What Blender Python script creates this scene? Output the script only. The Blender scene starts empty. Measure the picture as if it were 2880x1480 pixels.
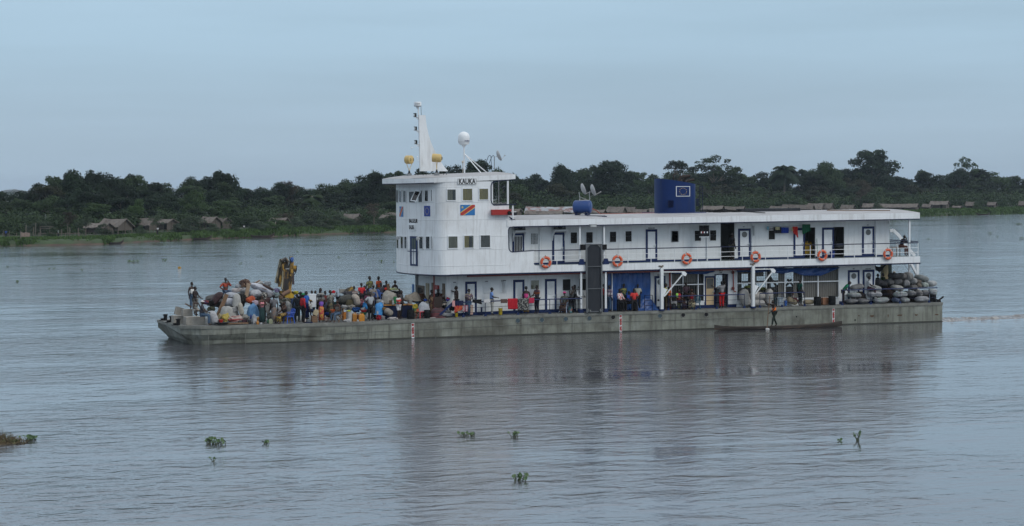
import bpy, bmesh, math, random
from mathutils import Vector, Matrix, noise as mnoise
sc = bpy.context.scene
col = sc.collection
PI = math.pi
rad = math.radians
# ------------------------------------------------------------ camera
FPX = 6000.0                                   # focal length in photograph pixels (2880 wide)
PSI = math.atan(.39)                           # the vessel's side is turned this far from square-on
CH = 9.2                                       # camera height over the river
D0 = 133.0
ROLL = .005
PITCH = math.atan(211 / FPX)
Zv = Vector((0, 0, 1))
F0 = Vector((math.sin(PSI), math.cos(PSI), 0)); R0 = Vector((math.cos(PSI), -math.sin(PSI), 0))
CAM = -D0 * F0 + CH * Zv
CF = F0 * math.cos(PITCH) - Zv * math.sin(PITCH); U0 = F0 * math.sin(PITCH) + Zv * math.cos(PITCH)
CR = R0 * math.cos(ROLL) - U0 * math.sin(ROLL); CU = U0 * math.cos(ROLL) + R0 * math.sin(ROLL)
cd = bpy.data.cameras.new('camera'); cam = bpy.data.objects.new('camera', cd); col.objects.link(cam)
cd.sensor_width = 36; cd.lens = FPX / 2880 * 36; cd.clip_start = 1; cd.clip_end = 20000
m = Matrix((CR, CU, -CF)).transposed().to_4x4(); m.translation = CAM
cam.matrix_world = m
sc.camera = cam
# ------------------------------------------------------------ world, sun, exposure
SUN_EL, SUN_AZ = rad(40), rad(145)             # azimuth from +Y clockwise: behind the camera, towards the stern
w = bpy.data.worlds.new('World'); sc.world = w; w.use_nodes = True
nt = w.node_tree; nt.nodes.clear()
N = nt.nodes.new; L = nt.links.new
out = N('ShaderNodeOutputWorld'); bg = N('ShaderNodeBackground'); bg.inputs[1].default_value = .1
L(bg.outputs[0], out.inputs[0])
sky = N('ShaderNodeTexSky'); sky.sky_type = 'NISHITA'; sky.sun_disc = False
sky.sun_elevation = SUN_EL; sky.sun_rotation = SUN_AZ; sky.air_density = 1.0; sky.dust_density = 2.5
tc = N('ShaderNodeTexCoord'); sep = N('ShaderNodeSeparateXYZ'); L(tc.outputs['Generated'], sep.inputs[0])
rp = N('ShaderNodeValToRGB'); rp.color_ramp.interpolation = 'B_SPLINE'
SKYC = [(0.0, (.378, .500, .612)), (.035, (.370, .495, .615)), (.09, (.365, .550, .70)), (.25, (.60, .71, .85)), (.6, (.80, .86, .93)), (1, (.85, .90, .95))]
el = rp.color_ramp.elements
while len(el) < len(SKYC): el.new(.5)
for e, (p_, c_) in zip(el, SKYC): e.position = p_; e.color = (*c_, 1)
L(sep.outputs['Z'], rp.inputs[0])
# thin overcast: long faint streaks low over the horizon
mp = N('ShaderNodeMapping'); mp.inputs['Scale'].default_value = (2.2, 2.2, 26); L(tc.outputs['Generated'], mp.inputs[0])
nz = N('ShaderNodeTexNoise'); nz.inputs['Scale'].default_value = 1.6; nz.inputs['Detail'].default_value = 5; L(mp.outputs[0], nz.inputs[0])
mr = N('ShaderNodeMapRange'); mr.inputs[1].default_value = .35; mr.inputs[2].default_value = .75; mr.inputs[3].default_value = 1.04; mr.inputs[4].default_value = .90; L(nz.outputs[0], mr.inputs[0])
vm = N('ShaderNodeVectorMath'); vm.operation = 'SCALE'; L(rp.outputs[0], vm.inputs[0]); L(mr.outputs[0], vm.inputs['Scale'])
v10 = N('ShaderNodeVectorMath'); v10.operation = 'SCALE'; v10.inputs['Scale'].default_value = 11.1; L(vm.outputs[0], v10.inputs[0])
mx = N('ShaderNodeMix'); mx.data_type = 'RGBA'; mx.inputs[0].default_value = .88; L(sky.outputs[0], mx.inputs[6]); L(v10.outputs[0], mx.inputs[7])
L(mx.outputs[2], bg.inputs[0])
sl = bpy.data.lights.new('sun', 'SUN'); sl.energy = .95; sl.angle = rad(22); sl.color = (1, .95, .88)
so = bpy.data.objects.new('sun', sl); col.objects.link(so)
sd = Vector((math.sin(SUN_AZ) * math.cos(SUN_EL), math.cos(SUN_AZ) * math.cos(SUN_EL), math.sin(SUN_EL)))
so.rotation_euler = sd.to_track_quat('Z', 'Y').to_euler()
vs = sc.view_settings; vs.view_transform = 'Standard'; vs.look = 'None'; vs.exposure = 0.0; vs.gamma = 1
sc.render.engine = 'CYCLES'
sc.cycles.max_bounces = 6; sc.cycles.diffuse_bounces = 3; sc.cycles.glossy_bounces = 3; sc.cycles.transparent_max_bounces = 12
# ------------------------------------------------------------ from photograph pixels to places
def ray(x, y): return CF + CR * ((x - 1440) / FPX) - CU * ((y - 740) / FPX)
def W(px, py, y=0.0):
	"""where the sight line through a photograph pixel meets the lengthwise plane y"""
	d = ray(px, py); t = (y - CAM.y) / d.y; return CAM + d * t
def WX(px, py, x):
	d = ray(px, py); t = (x - CAM.x) / d.x; return CAM + d * t
def G(px, py, z=0.0):
	d = ray(px, py); t = (z - CAM.z) / d.z; return CAM + d * t
def atd(px, py, dist):
	return CAM + ray(px, py) * dist
def proj(p):
	d = Vector(p) - CAM; w_ = d.dot(CF); return 1440 + FPX * d.dot(CR) / w_, 740 - FPX * d.dot(CU) / w_
ZOOM = dict(A=(440, 680, 4.413), B=(900, 680, 4.413), C=(1060, 270, 5.295), D=(1060, 480, 4.414), E=(1400, 560, 3.677),
			F=(1880, 560, 3.679), H=(2250, 560, 3.311), K=(1440, 420, 3.903), a1=(500, 760, 6.969), a2=(740, 780, 8.273),
			a3=(900, 780, 8.273), a4=(1110, 790, 9.456), a5=(640, 770, 8.273), s1=(2380, 740, 9.2), s2=(1800, 740, 9.458),
			s3=(1680, 760, 11.03), s4=(2040, 740, 7.156), cr=(760, 700, 13.24), pir=(1960, 820, 5.6), up=(1380, 600, 7.789),
			L1=(0, 440, 4.293), L2=(500, 440, 4.155), R1=(2050, 400, 3.104), hl=(1160, 850, 10.733))
def q(z, x, y): a, b, s = ZOOM[z]; return a + x / s, b + y / s
def V(z, x, y, yp=0.0): return W(*q(z, x, y), yp)
def interp(t, pts):
	if t <= pts[0][0]: return pts[0][1]
	for (a, b), (c, d) in zip(pts, pts[1:]):
		if t <= c: return b + (d - b) * (t - a) / (c - a)
	return pts[-1][1]
def zd(X): return interp(X, [(-21, 1.13), (-11, 1.09), (0, 1.27), (31.5, 1.31)])   # main deck
def zu(X): return 4.33 + .0042 * X            # upper deck, top of the slab
def zb(X): return 3.87 + .0045 * X            # its underside
def zr(X): return 6.79 + .0066 * X            # roof underside
def zt(X): return 7.20 + .0070 * X            # roof edge, top
# ------------------------------------------------------------ mesh helpers
class MB:
	def __init__(s): s.v = []; s.f = []; s.m = []; s.M = None; s.mi = 0
	def add(s, vs_, fs):
		b = len(s.v)
		for p in vs_:
			p = Vector(p); s.v.append(s.M @ p if s.M else p)
		for f in fs: s.f.append(tuple(b + i for i in f)); s.m.append(s.mi)
		return s
	def box(s, x0, x1, y0, y1, z0, z1):
		return s.add([(x0,y0,z0),(x1,y0,z0),(x1,y1,z0),(x0,y1,z0),(x0,y0,z1),(x1,y0,z1),(x1,y1,z1),(x0,y1,z1)],
					 [(0,3,2,1),(4,5,6,7),(0,1,5,4),(1,2,6,5),(2,3,7,6),(3,0,4,7)])
	def slab(s, x0, x1, y0, y1, f0, f1, n=1):
		"""box whose underside and top follow f0(x), f1(x)"""
		for i in range(n):
			a = x0 + (x1-x0)*i/n; b = x0 + (x1-x0)*(i+1)/n
			s.add([(a,y0,f0(a)),(b,y0,f0(b)),(b,y1,f0(b)),(a,y1,f0(a)),(a,y0,f1(a)),(b,y0,f1(b)),(b,y1,f1(b)),(a,y1,f1(a))],
				  [(0,3,2,1),(4,5,6,7),(0,1,5,4),(1,2,6,5),(2,3,7,6),(3,0,4,7)])
		return s
	def bbox(s, c, size, rot=None):
		M0 = s.M; T = Matrix.Translation(c)
		if rot is not None: T = T @ rot.to_4x4()
		s.M = (M0 @ T) if M0 else T
		x, y, z = size; s.box(-x/2, x/2, -y/2, y/2, -z/2, z/2); s.M = M0; return s
	def bar(s, a, b, wx, wy=None):
		a = Vector(a); b = Vector(b); d = b-a; wy = wy or wx
		return s.bbox((a+b)/2, (wx, wy, d.length), d.to_track_quat('Z', 'Y').to_matrix())
	def tube(s, pts, r, n=8, cap=True, closed=False):
		pts = [Vector(p) for p in pts]; k = len(pts); rs = r if isinstance(r, (list, tuple)) else [r]*k
		base = []; up = None; fs = []; vs_ = []
		for i, p in enumerate(pts):
			if closed: d = pts[(i+1) % k] - pts[i-1]
			else: d = pts[min(i+1, k-1)] - pts[max(i-1, 0)]
			d.normalize()
			if up is None:
				up = Vector((0,0,1)) if abs(d.z) < .9 else Vector((1,0,0))
			a = d.cross(up)
			if a.length < 1e-4: a = d.cross(Vector((0,1,0)))
			a.normalize(); b = a.cross(d).normalized(); up = b
			for j in range(n):
				t = 2*PI*j/n; vs_.append(p + (a*math.cos(t) + b*math.sin(t))*rs[i])
		seg = k if closed else k-1
		for i in range(seg):
			for j in range(n):
				a0 = i*n+j; a1 = i*n+(j+1) % n; b0 = ((i+1) % k)*n+j; b1 = ((i+1) % k)*n+(j+1) % n
				fs.append((a0, b0, b1, a1))
		if cap and not closed:
			fs.append(tuple(range(n))); fs.append(tuple(range((k-1)*n+n-1, (k-1)*n-1, -1)))
		return s.add(vs_, fs)
	def lathe(s, prof, c=(0,0,0), axis='Z', n=16, rot=None):
		vs_ = []; fs = []
		for r, h in prof:
			for j in range(n):
				t = 2*PI*j/n; x, y = r*math.cos(t), r*math.sin(t)
				p = {'Z': (x, y, h), 'X': (h, x, y), 'Y': (x, h, y)}[axis]
				p = Vector(p)
				if rot is not None: p = rot @ p
				vs_.append(p + Vector(c))
		k = len(prof)
		for i in range(k-1):
			for j in range(n):
				fs.append((i*n+j, i*n+(j+1) % n, (i+1)*n+(j+1) % n, (i+1)*n+j))
		fs.append(tuple(range(n-1, -1, -1))); fs.append(tuple(range((k-1)*n, k*n)))
		return s.add(vs_, fs)
	def prism(s, poly, y0, y1):
		"""polygon in X,Z pushed from y0 to y1"""
		n = len(poly)
		return s.add([(x, y0, z) for x, z in poly] + [(x, y1, z) for x, z in poly],
					 [tuple(range(n)), tuple(range(2*n-1, n-1, -1))] + [(i, i+n, (i+1) % n+n, (i+1) % n) for i in range(n)])
	def plan(s, poly, z0, z1):
		n = len(poly); f = lambda z, x, y: z(z, x, y) if callable(z) else z
		return s.add([(x, y, f(z0,x,y)) for x, y in poly] + [(x, y, f(z1,x,y)) for x, y in poly],
					 [tuple(range(n-1, -1, -1)), tuple(range(n, 2*n))] + [(i, (i+1) % n, (i+1) % n+n, i+n) for i in range(n)])
	def quad(s, a, b, c, d): return s.add([a, b, c, d], [(0,1,2,3)])
	def ell(s, c, r, n=10, k=7, fn=None):
		vs_ = []; fs = []; c = Vector(c)
		for i in range(k+1):
			ph = PI*i/k
			for j in range(n):
				t = 2*PI*j/n
				u = Vector((math.sin(ph)*math.cos(t), math.sin(ph)*math.sin(t), math.cos(ph)))
				p = Vector((u.x*r[0], u.y*r[1], u.z*r[2]))
				if fn: p = fn(u, p)
				vs_.append(c + p)
		for i in range(k):
			for j in range(n): fs.append((i*n+j, (i+1)*n+j, (i+1)*n+(j+1) % n, i*n+(j+1) % n))
		return s.add(vs_, fs)
	def mesh(s, name, mats, smooth=False):
		me = bpy.data.meshes.new(name); me.from_pydata([tuple(v) for v in s.v], [], s.f)
		mats = mats if isinstance(mats, (list, tuple)) else [mats]
		for mm in mats: me.materials.append(mm)
		me.polygons.foreach_set('material_index', s.m)
		if smooth: me.polygons.foreach_set('use_smooth', [True]*len(s.f))
		me.update()
		bm = bmesh.new(); bm.from_mesh(me)
		bmesh.ops.remove_doubles(bm, verts=bm.verts, dist=1e-5)
		bmesh.ops.recalc_face_normals(bm, faces=bm.faces); bm.to_mesh(me); bm.free()
		return me
	def build(s, name, mats, parent=None, smooth=False, loc=None, keep=False):
		me = s.mesh(name, mats, smooth)
		o = bpy.data.objects.new(name, me); col.objects.link(o)
		if parent: o.parent = parent
		if loc is not None: o.location = loc
		if smooth:
			try: me.set_sharp_from_angle(angle=rad(40))
			except Exception: pass
		return o
def tag(o, label=None, cat=None, group=None, kind=None):
	if label: o['label'] = label
	if cat: o['category'] = cat
	if group: o['group'] = group
	if kind: o['kind'] = kind
	return o
def empty(name, loc=(0,0,0), rz=0.0):
	o = bpy.data.objects.new(name, None); col.objects.link(o); o.location = loc; o.rotation_euler = (0,0,rz); o.empty_display_size = .3
	return o
def copy_tree(o, parent=None):
	c = o.copy(); col.objects.link(c); c.parent = parent
	for ch in list(o.children): copy_tree(ch, c)
	return c
# ------------------------------------------------------------ materials
_mc = {}
def mat(name, c, rough=.6, metal=0.0, var=.12, scale=4.0, streak=None, patch=None, bump=0.0, spec=.5, stretch=(1,1,1), rnd=0.0, sheen=0.0, coat=0.0, bscale=None):
	if name in _mc: return _mc[name]
	mm = bpy.data.materials.new(name); mm.use_nodes = True; t = mm.node_tree; n = t.nodes; l = t.links
	b = n['Principled BSDF']; b.inputs['Roughness'].default_value = rough; b.inputs['Metallic'].default_value = metal
	b.inputs['Specular IOR Level'].default_value = spec
	tcn = n.new('ShaderNodeTexCoord')
	mpn = n.new('ShaderNodeMapping'); mpn.inputs['Scale'].default_value = stretch; l.new(tcn.outputs['Object'], mpn.inputs[0])
	no = n.new('ShaderNodeTexNoise'); no.inputs['Scale'].default_value = scale; no.inputs['Detail'].default_value = 5; no.inputs['Roughness'].default_value = .6; l.new(mpn.outputs[0], no.inputs[0])
	m1 = n.new('ShaderNodeMapRange'); m1.inputs[1].default_value = .3; m1.inputs[2].default_value = .7; m1.inputs[3].default_value = 1-var; m1.inputs[4].default_value = 1+var; l.new(no.outputs[0], m1.inputs[0])
	sc1 = n.new('ShaderNodeVectorMath'); sc1.operation = 'SCALE'; sc1.inputs[0].default_value = c; l.new(m1.outputs[0], sc1.inputs['Scale'])
	cur = sc1.outputs[0]
	if rnd:
		oi = n.new('ShaderNodeObjectInfo'); m2 = n.new('ShaderNodeMapRange'); m2.inputs[3].default_value = 1-rnd; m2.inputs[4].default_value = 1+rnd; l.new(oi.outputs['Random'], m2.inputs[0])
		s2 = n.new('ShaderNodeVectorMath'); s2.operation = 'SCALE'; l.new(cur, s2.inputs[0]); l.new(m2.outputs[0], s2.inputs['Scale']); cur = s2.outputs[0]
	for k_, (colr, amt, scl, st, lo, hi) in enumerate([x for x in (streak or [])] + [x for x in (patch or [])]):
		mp2 = n.new('ShaderNodeMapping'); mp2.inputs['Scale'].default_value = st; mp2.inputs['Location'].default_value = (k_*7.3, k_*3.1, k_*5.7); l.new(tcn.outputs['Object'], mp2.inputs[0])
		n2 = n.new('ShaderNodeTexNoise'); n2.inputs['Scale'].default_value = scl; n2.inputs['Detail'].default_value = 6; n2.inputs['Roughness'].default_value = .65; l.new(mp2.outputs[0], n2.inputs[0])
		m3 = n.new('ShaderNodeMapRange'); m3.inputs[1].default_value = lo; m3.inputs[2].default_value = hi; m3.inputs[3].default_value = 0; m3.inputs[4].default_value = amt; l.new(n2.outputs[0], m3.inputs[0])
		mi = n.new('ShaderNodeMix'); mi.data_type = 'RGBA'; l.new(m3.outputs[0], mi.inputs[0]); l.new(cur, mi.inputs[6]); mi.inputs[7].default_value = (*colr, 1); cur = mi.outputs[2]
	l.new(cur, b.inputs['Base Color'])
	if sheen: b.inputs['Sheen Weight'].default_value = sheen
	if coat: b.inputs['Coat Weight'].default_value = coat
	if bump:
		n4 = n.new('ShaderNodeTexNoise'); n4.inputs['Scale'].default_value = bscale or scale*2.5; n4.inputs['Detail'].default_value = 4; l.new(mpn.outputs[0], n4.inputs[0])
		bp = n.new('ShaderNodeBump'); bp.inputs['Strength'].default_value = min(1, bump); bp.inputs['Distance'].default_value = .05*bump; l.new(n4.outputs[0], bp.inputs['Height']); l.new(bp.outputs[0], b.inputs['Normal'])
	_mc[name] = mm; return mm
DIRT = (.23, .21, .18)
M = {}
M['white'] = mat('white_painted_steel', (.75, .78, .80), .45, var=.05, scale=1.2,
	streak=[(DIRT, .42, 2.2, (2.2, 2.2, .22), .50, .78), ((.36, .34, .31), .30, .6, (1, 1, .6), .5, .7)], patch=[((.33, .2, .11), .6, 1.6, (1.2, 1.2, .5), .70, .78)], bump=.10, bscale=.9)
M['white2'] = mat('white_house_wall', (.70, .73, .74), .5, var=.05, scale=1.5, streak=[(DIRT, .35, 2.6, (2, 2, .2), .52, .8)])
M['trim'] = mat('clean_white_paint', (.74, .77, .79), .4, var=.05, scale=3, streak=[(DIRT, .35, 4, (1,1,.3), .52, .8)])
M['roof'] = mat('grey_deck_paint', (.37, .37, .38), .7, var=.12, scale=1.0, streak=[((.25,.23,.21), .6, 1.2, (.5, 1.4, 1), .45, .75)], patch=[((.6,.6,.6), .4, 2.3, (1,1,1), .6, .7)])
M['deck'] = mat('worn_deck_steel', (.15, .155, .15), .75, var=.2, scale=2, patch=[((.08,.07,.06), .7, 1.5, (1,1,1), .5, .62)])
M['blue'] = mat('navy_blue_paint', (.007, .020, .085), .45, spec=.25, var=.15, scale=3, patch=[((.06,.08,.14), .5, 5, (1,1,1), .58, .7)])
M['navy'] = mat('dark_blue_trim', (.006, .012, .045), .5, spec=.2, var=.15, scale=3)
M['fblue'] = mat('funnel_blue_paint', (.006, .024, .105), .45, spec=.2, var=.10, scale=1.2, streak=[((.02,.03,.07), .5, 1.5, (1.5,1.5,.3), .5, .75)])
M['hull'] = mat('weathered_grey_green_hull', (.190, .202, .168), .55, var=.2, scale=1.1,
	streak=[((.035,.033,.025), .85, 2.0, (1.4, 1.4, .14), .47, .70), ((.32,.35,.32), .5, .9, (.6,.6,.8), .50, .68), ((.09,.085,.065), .7, 5.0, (1.6, 1.6, .12), .58, .74)],
	patch=[((.16,.07,.03), .8, 1.4, (.7,.7,1.2), .66, .72), ((.065,.062,.048), .8, .35, (1,1,1), .48, .64), ((.40,.42,.40), .5, 6, (1,1,1), .70, .75)], bump=.25, bscale=.8)
M['hullrim'] = mat('worn_hull_rim', (.17, .175, .155), .65, var=.2, scale=2.5, patch=[((.33,.33,.31), .5, 3, (.4,1,1), .55, .7), ((.07,.06,.05), .7, 2, (1,1,1), .55, .7)])
M['black'] = mat('black_paint', (.008, .008, .009), .6, spec=.2, var=.2)
M['dark'] = mat('dark_interior', (.012, .012, .011), .9, var=.3)  # near-black colour stands for the shade inside rooms and doorways
M['gunmetal'] = mat('dark_grey_ramp_paint', (.026, .030, .037), .6, spec=.2, var=.10, scale=2, streak=[((.10,.10,.10), .3, 3, (2,2,.3), .5, .75)])
M['grey'] = mat('grey_paint', (.19, .20, .21), .5)
M['red'] = mat('red_paint', (.33, .015, .012), .5, var=.1)
M['dred'] = mat('dark_red_pipe', (.14, .018, .012), .5, var=.15)
M['orange'] = mat('orange_foam_ring', (.62, .10, .035), .5, var=.08, rnd=.06)
M['silver'] = mat('reflective_band', (.35, .36, .36), .35, var=.1)
M['yel'] = mat('ochre_crane_paint', (.34, .19, .02), .5, var=.25, scale=3, patch=[((.02,.016,.012), .95, 3, (1,1,.3), .47, .54), ((.2,.15,.08), .6, 5, (1,1,1), .55, .68)])
M['cream'] = mat('pale_crane_paint', (.27, .24, .16), .55, var=.2, scale=4, patch=[((.03,.026,.02), .9, 4, (1,1,.5), .47, .56)])
M['lampy'] = mat('faded_yellow_lamp_paint', (.55, .40, .16), .5, var=.08, scale=6, patch=[((.3,.2,.1), .4, 7, (1,1,1), .6, .75)])
M['rubber'] = mat('black_rubber', (.008, .009, .010), .7, spec=.15)
M['plastic_w'] = mat('white_plastic_dome', (.75, .78, .80), .3, var=.02)
M['dishgrey'] = mat('grey_dish', (.38, .39, .40), .5, var=.06)
M['galv'] = mat('galvanised_tube', (.40, .41, .41), .4, metal=.4, var=.1)
M['concrete'] = mat('stained_concrete', (.29, .275, .245), .9, var=.15, scale=3, patch=[((.14,.12,.10), .6, 2, (1,1,1), .5, .68)], bump=.2)
M['tarp'] = mat('blue_tarpaulin', (.010, .062, .235), .4, var=.22, scale=2.5, bump=.9, bscale=2.2, patch=[((.06,.2,.45), .6, 3, (1,1,.5), .55, .75)])
M['tarp2'] = mat('bright_blue_plastic_sheet', (.03, .22, .52), .35, var=.2, scale=5, bump=1, bscale=4)
M['wood'] = mat('raw_brown_wood', (.17, .10, .055), .8, var=.25, scale=3, stretch=(1,6,6))
M['ply'] = mat('pale_plywood', (.56, .42, .24), .7, var=.08, scale=4, stretch=(1,1,.2))
M['curtain'] = mat('ochre_curtain', (.60, .42, .12), .8, var=.25, scale=9, stretch=(1,1,.05))
M['curtain2'] = mat('taupe_curtain', (.36, .31, .22), .8, var=.2, scale=9, stretch=(1,1,.05))
M['brownc'] = mat('brown_blind', (.17, .15, .135), .8, var=.08)
M['mesh'] = mat('grey_brown_pleated_sheet', (.15, .145, .13), .8, var=.2, scale=6, stretch=(2,2,.08))
M['chrome'] = mat('chrome', (.6,.6,.6), .15, metal=1, var=.02)
M['skin'] = mat('dark_brown_skin', (.030, .016, .011), .45, var=.15, scale=8, spec=.4)
M['skin2'] = mat('brown_skin', (.060, .028, .017), .5, var=.12, scale=8, spec=.35)
M['hair'] = mat('black_hair', (.006, .005, .005), .7, var=.3, scale=30)
M['eye'] = mat('eye_white', (.5, .47, .42), .3, var=.02)
def glass_mat():
	mm = bpy.data.materials.new('window_glass'); mm.use_nodes = True; t = mm.node_tree; n = t.nodes; l = t.links
	n.clear(); o = n.new('ShaderNodeOutputMaterial'); mix = n.new('ShaderNodeMixShader'); tr = n.new('ShaderNodeBsdfTransparent'); tr.inputs[0].default_value = (.90,.93,.92,1)
	gl = n.new('ShaderNodeBsdfGlossy'); gl.inputs['Roughness'].default_value = .03; fr = n.new('ShaderNodeFresnel'); fr.inputs[0].default_value = 1.6
	l.new(fr.outputs[0], mix.inputs[0]); l.new(tr.outputs[0], mix.inputs[1]); l.new(gl.outputs[0], mix.inputs[2]); l.new(mix.outputs[0], o.inputs[0]); return mm
M['glass'] = glass_mat()
def cloth(c, name=None, var=.18, pat=None, rough=.85):
	"""cloth of one colour, or printed with a second one"""
	key = 'cloth_' + '_'.join('%d' % int(x*1000) for x in c) + ('p' + '_'.join('%d' % int(x*1000) for x in pat[0]) + pat[1] if pat else '')
	if key in _mc: return _mc[key]
	if pat and pat[1] == 'spot': mm = mat(key, c, rough, var=var, scale=5, patch=[(pat[0], .95, 11, (1,1,1), .50, .54)], bump=.3)
	elif pat and pat[1] == 'stripe': mm = mat(key, c, rough, var=var, scale=5, patch=[(pat[0], .95, 6.5, (.02,.02,1), .50, .52)], bump=.3)
	elif pat and pat[1] == 'check': mm = mat(key, c, rough, var=var, scale=5, patch=[(pat[0], .9, 14, (.02,.02,1), .50, .52), (pat[0], .9, 14, (1,.02,.02), .50, .52)], bump=.3)
	else: mm = mat(key, c, rough, var=var, scale=5, bump=.35, spec=.2)
	return mm
# ============================================================ the river vessel
ship = empty('passenger_riverboat', (0, 0, 0))
tag(ship, 'long two-decked white riverboat with blue trim, grey-green hull and blue funnel crossing the river', 'riverboat')
BM = 8.5; WI = 1.2; WO = 7.3                   # beam; near and far walls of the deck houses
def rect(z, x0, y0, x1, y1, yp=0.0):
	a = V(z, x0, y0, yp); b = V(z, x1, y1, yp); c = V(z, x0, y1, yp); d = V(z, x1, y0, yp)
	return (a.x+c.x)/2, (b.x+d.x)/2, (c.z+b.z)/2, (a.z+d.z)/2       # X0, X1, Zlow, Zhigh
def px(x, y, yp=0.0): return W(x, y, yp).x
# ---- hull
hull = None
def hull_build():
	global hull
	ST = [(-20.75, 3.15, .66, .75, .0), (-20.3, 3.6, .62, .35, .0), (-19.7, 4.1, .60, .12, .35), (-19.0, 4.25, .60, .0, .42), (-16, 4.25, .66, 0, .36), (-12, 4.25, .74, 0, .12), (-8, 4.25, .6, 0, 0), (-4, 4.25, .58, 0, 0),
		  (4, 4.25, .6, 0, 0), (12, 4.25, .6, 0, 0), (20, 4.25, .6, 0, 0), (31.28, 4.25, .6, 0, 0)]
	mb = MB(); rings = []
	for X, hb, zk, rake, tuck in ST:
		zt_ = zd(X)
		half = [(X, hb, zt_ - .03), (X, hb, zk), (X + rake*.55, hb - tuck*.6 - rake*.3, .25), (X + rake*1.5, hb - tuck - rake*.8, -.6)]
		rings.append([(x, 4.25 - h, z) for x, h, z in half] + [(x, 4.25 + h, z) for x, h, z in reversed(half)])
	n = 8; vs_ = [p for r in rings for p in r]; fs = []
	for i in range(len(rings)-1):
		for j in range(n): fs.append((i*n+j, (i+1)*n+j, (i+1)*n+(j+1) % n, i*n+(j+1) % n))
	fs.append(tuple(range(n))); fs.append(tuple(range(len(rings)*n-1, (len(rings)-1)*n-1, -1)))
	mb.add(vs_, fs)
	hull = mb.build('hull', M['hull'], ship)
	# deck plate with its thick worn rim
	pl = [(-20.8, 1.05), (-20.35, .6), (-19.75, .1), (-19.1, -.03)] + [(x, -.03) for x in (-16, -11, -5, 0, 6, 12, 18, 25, 31.32)]
	poly = pl + [(x, 8.5 - y) for x, y in reversed(pl)]
	mb = MB()
	n = len(poly)
	mb.add([(x, y, zd(x) - .17) for x, y in poly] + [(x, y, zd(x)) for x, y in poly],
		   [(i, (i+1) % n, (i+1) % n+n, i+n) for i in range(n)])
	for i in range(len(pl)-1):
		a, b = pl[i], pl[i+1]; c, d = (b[0], 8.5-b[1]), (a[0], 8.5-a[1])
		mb.add([(a[0], a[1], zd(a[0])), (b[0], b[1], zd(b[0])), (c[0], c[1], zd(b[0])), (d[0], d[1], zd(a[0]))], [(0,1,2,3)])
	mb.build('deck_edge', M['hullrim'], ship)
	# the walking surface, a few millimetres over the plate
	mb = MB(); inn = [(x + (.2 if x < -20 else 0), y + .16) for x, y in pl]
	for i in range(len(inn)-1):
		a, b = inn[i], inn[i+1]; c, d = (b[0], 8.5-b[1]), (a[0], 8.5-a[1])
		mb.add([(a[0], a[1], zd(a[0])+.005), (b[0], b[1], zd(b[0])+.005), (c[0], c[1], zd(b[0])+.005), (d[0], d[1], zd(a[0])+.005)], [(0,1,2,3)])
	mb.build('deck_plating', M['deck'], ship)
	# plate seams along the side
	mb = MB()
	for zo, xa, xb in ((.20, -18.9, 31.2), (.62, -12, 17.2)):
		for i in range(25):
			a = xa + (xb-xa)*i/25; b = xa + (xb-xa)*(i+1)/25
			mb.bar((a, -.012, zd(a)-zo), (b, -.012, zd(b)-zo), .03, .02)
	for pxx in (586, 690, 848, 1036, 1225, 2045):
		X = px(pxx, 930); mb.bar((X, -.012, zd(X)-.2), (X, -.012, .0), .022, .02)
	mb.build('plate_seam', M['hullrim'], hull)
hull_build()
MB().slab(-19.2, 31.25, -.006, .02, lambda x: -.1, lambda x: .07, 8).build('wet_band', mat('wet_slimy_waterline', (.035,.036,.026), .35, var=.4, scale=3), hull)
def rustmark(pxx, pyy, w, h, seed):
	rr = random.Random(seed); c = W(pxx, pyy, -.006); pts = []
	for i in range(12):
		t = 2*PI*i/12; k = rr.uniform(.6, 1.2); pts.append((c.x + math.cos(t)*w/2*k, c.z + math.sin(t)*h/2*k))
	MB().prism(pts, -.008, .0).build('rust_patch', mat('rusty_scrape', (.085,.045,.025), .8, var=.4, scale=14), hull)
for i, (x, y, w_, h_) in enumerate([(2452,889,.34,.13), (2531,887,.42,.12), (2577,886,.22,.13), (2634,885,.4,.10), (2416,888,.14,.1), (2498,889,.08,.2)]): rustmark(x, y, w_, h_, i)
def porthole(X, Z, y, r, open_=False):
	o = MB(); o.tube([(X + math.cos(t)*r, y-.01, Z + math.sin(t)*r) for t in [2*PI*i/20 for i in range(20)]], .02, 6, closed=True)
	p = o.build('porthole', M['hullrim'] if y < .5 else M['grey'], hull if y < .5 else ship, smooth=True)
	g = MB().lathe([(r*.97, 0), (r*.97, .02)], (X, y-.012 if not open_ else y-.006, Z), 'Y', 20)
	g.build('porthole_glass', M['black'] if open_ else mat('dull_blue_grey_glass', (.045,.07,.085), .15), p)
for z_, x_, y_, op in (('E',207,1258,0),('E',455,1250,0),('E',702,1241,0),('E',947,1233,0),('E',1192,1222,1),('E',1677,1207,0),('F',152,1200,1),('F',390,1195,1)):
	p = V(z_, x_, y_); porthole(p.x, p.z, 0.0, .155, op)
for z_, x_, y_ in (('H',513,1127), ('pir', 2490, 450), ('pir', 1568, 398)):
	p = V(z_, x_, y_); MB().lathe([(.05, 0), (.05, .02)], (p.x, -.02, p.z), 'Y', 12).build('drain_hole', M['black'], hull)
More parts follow.
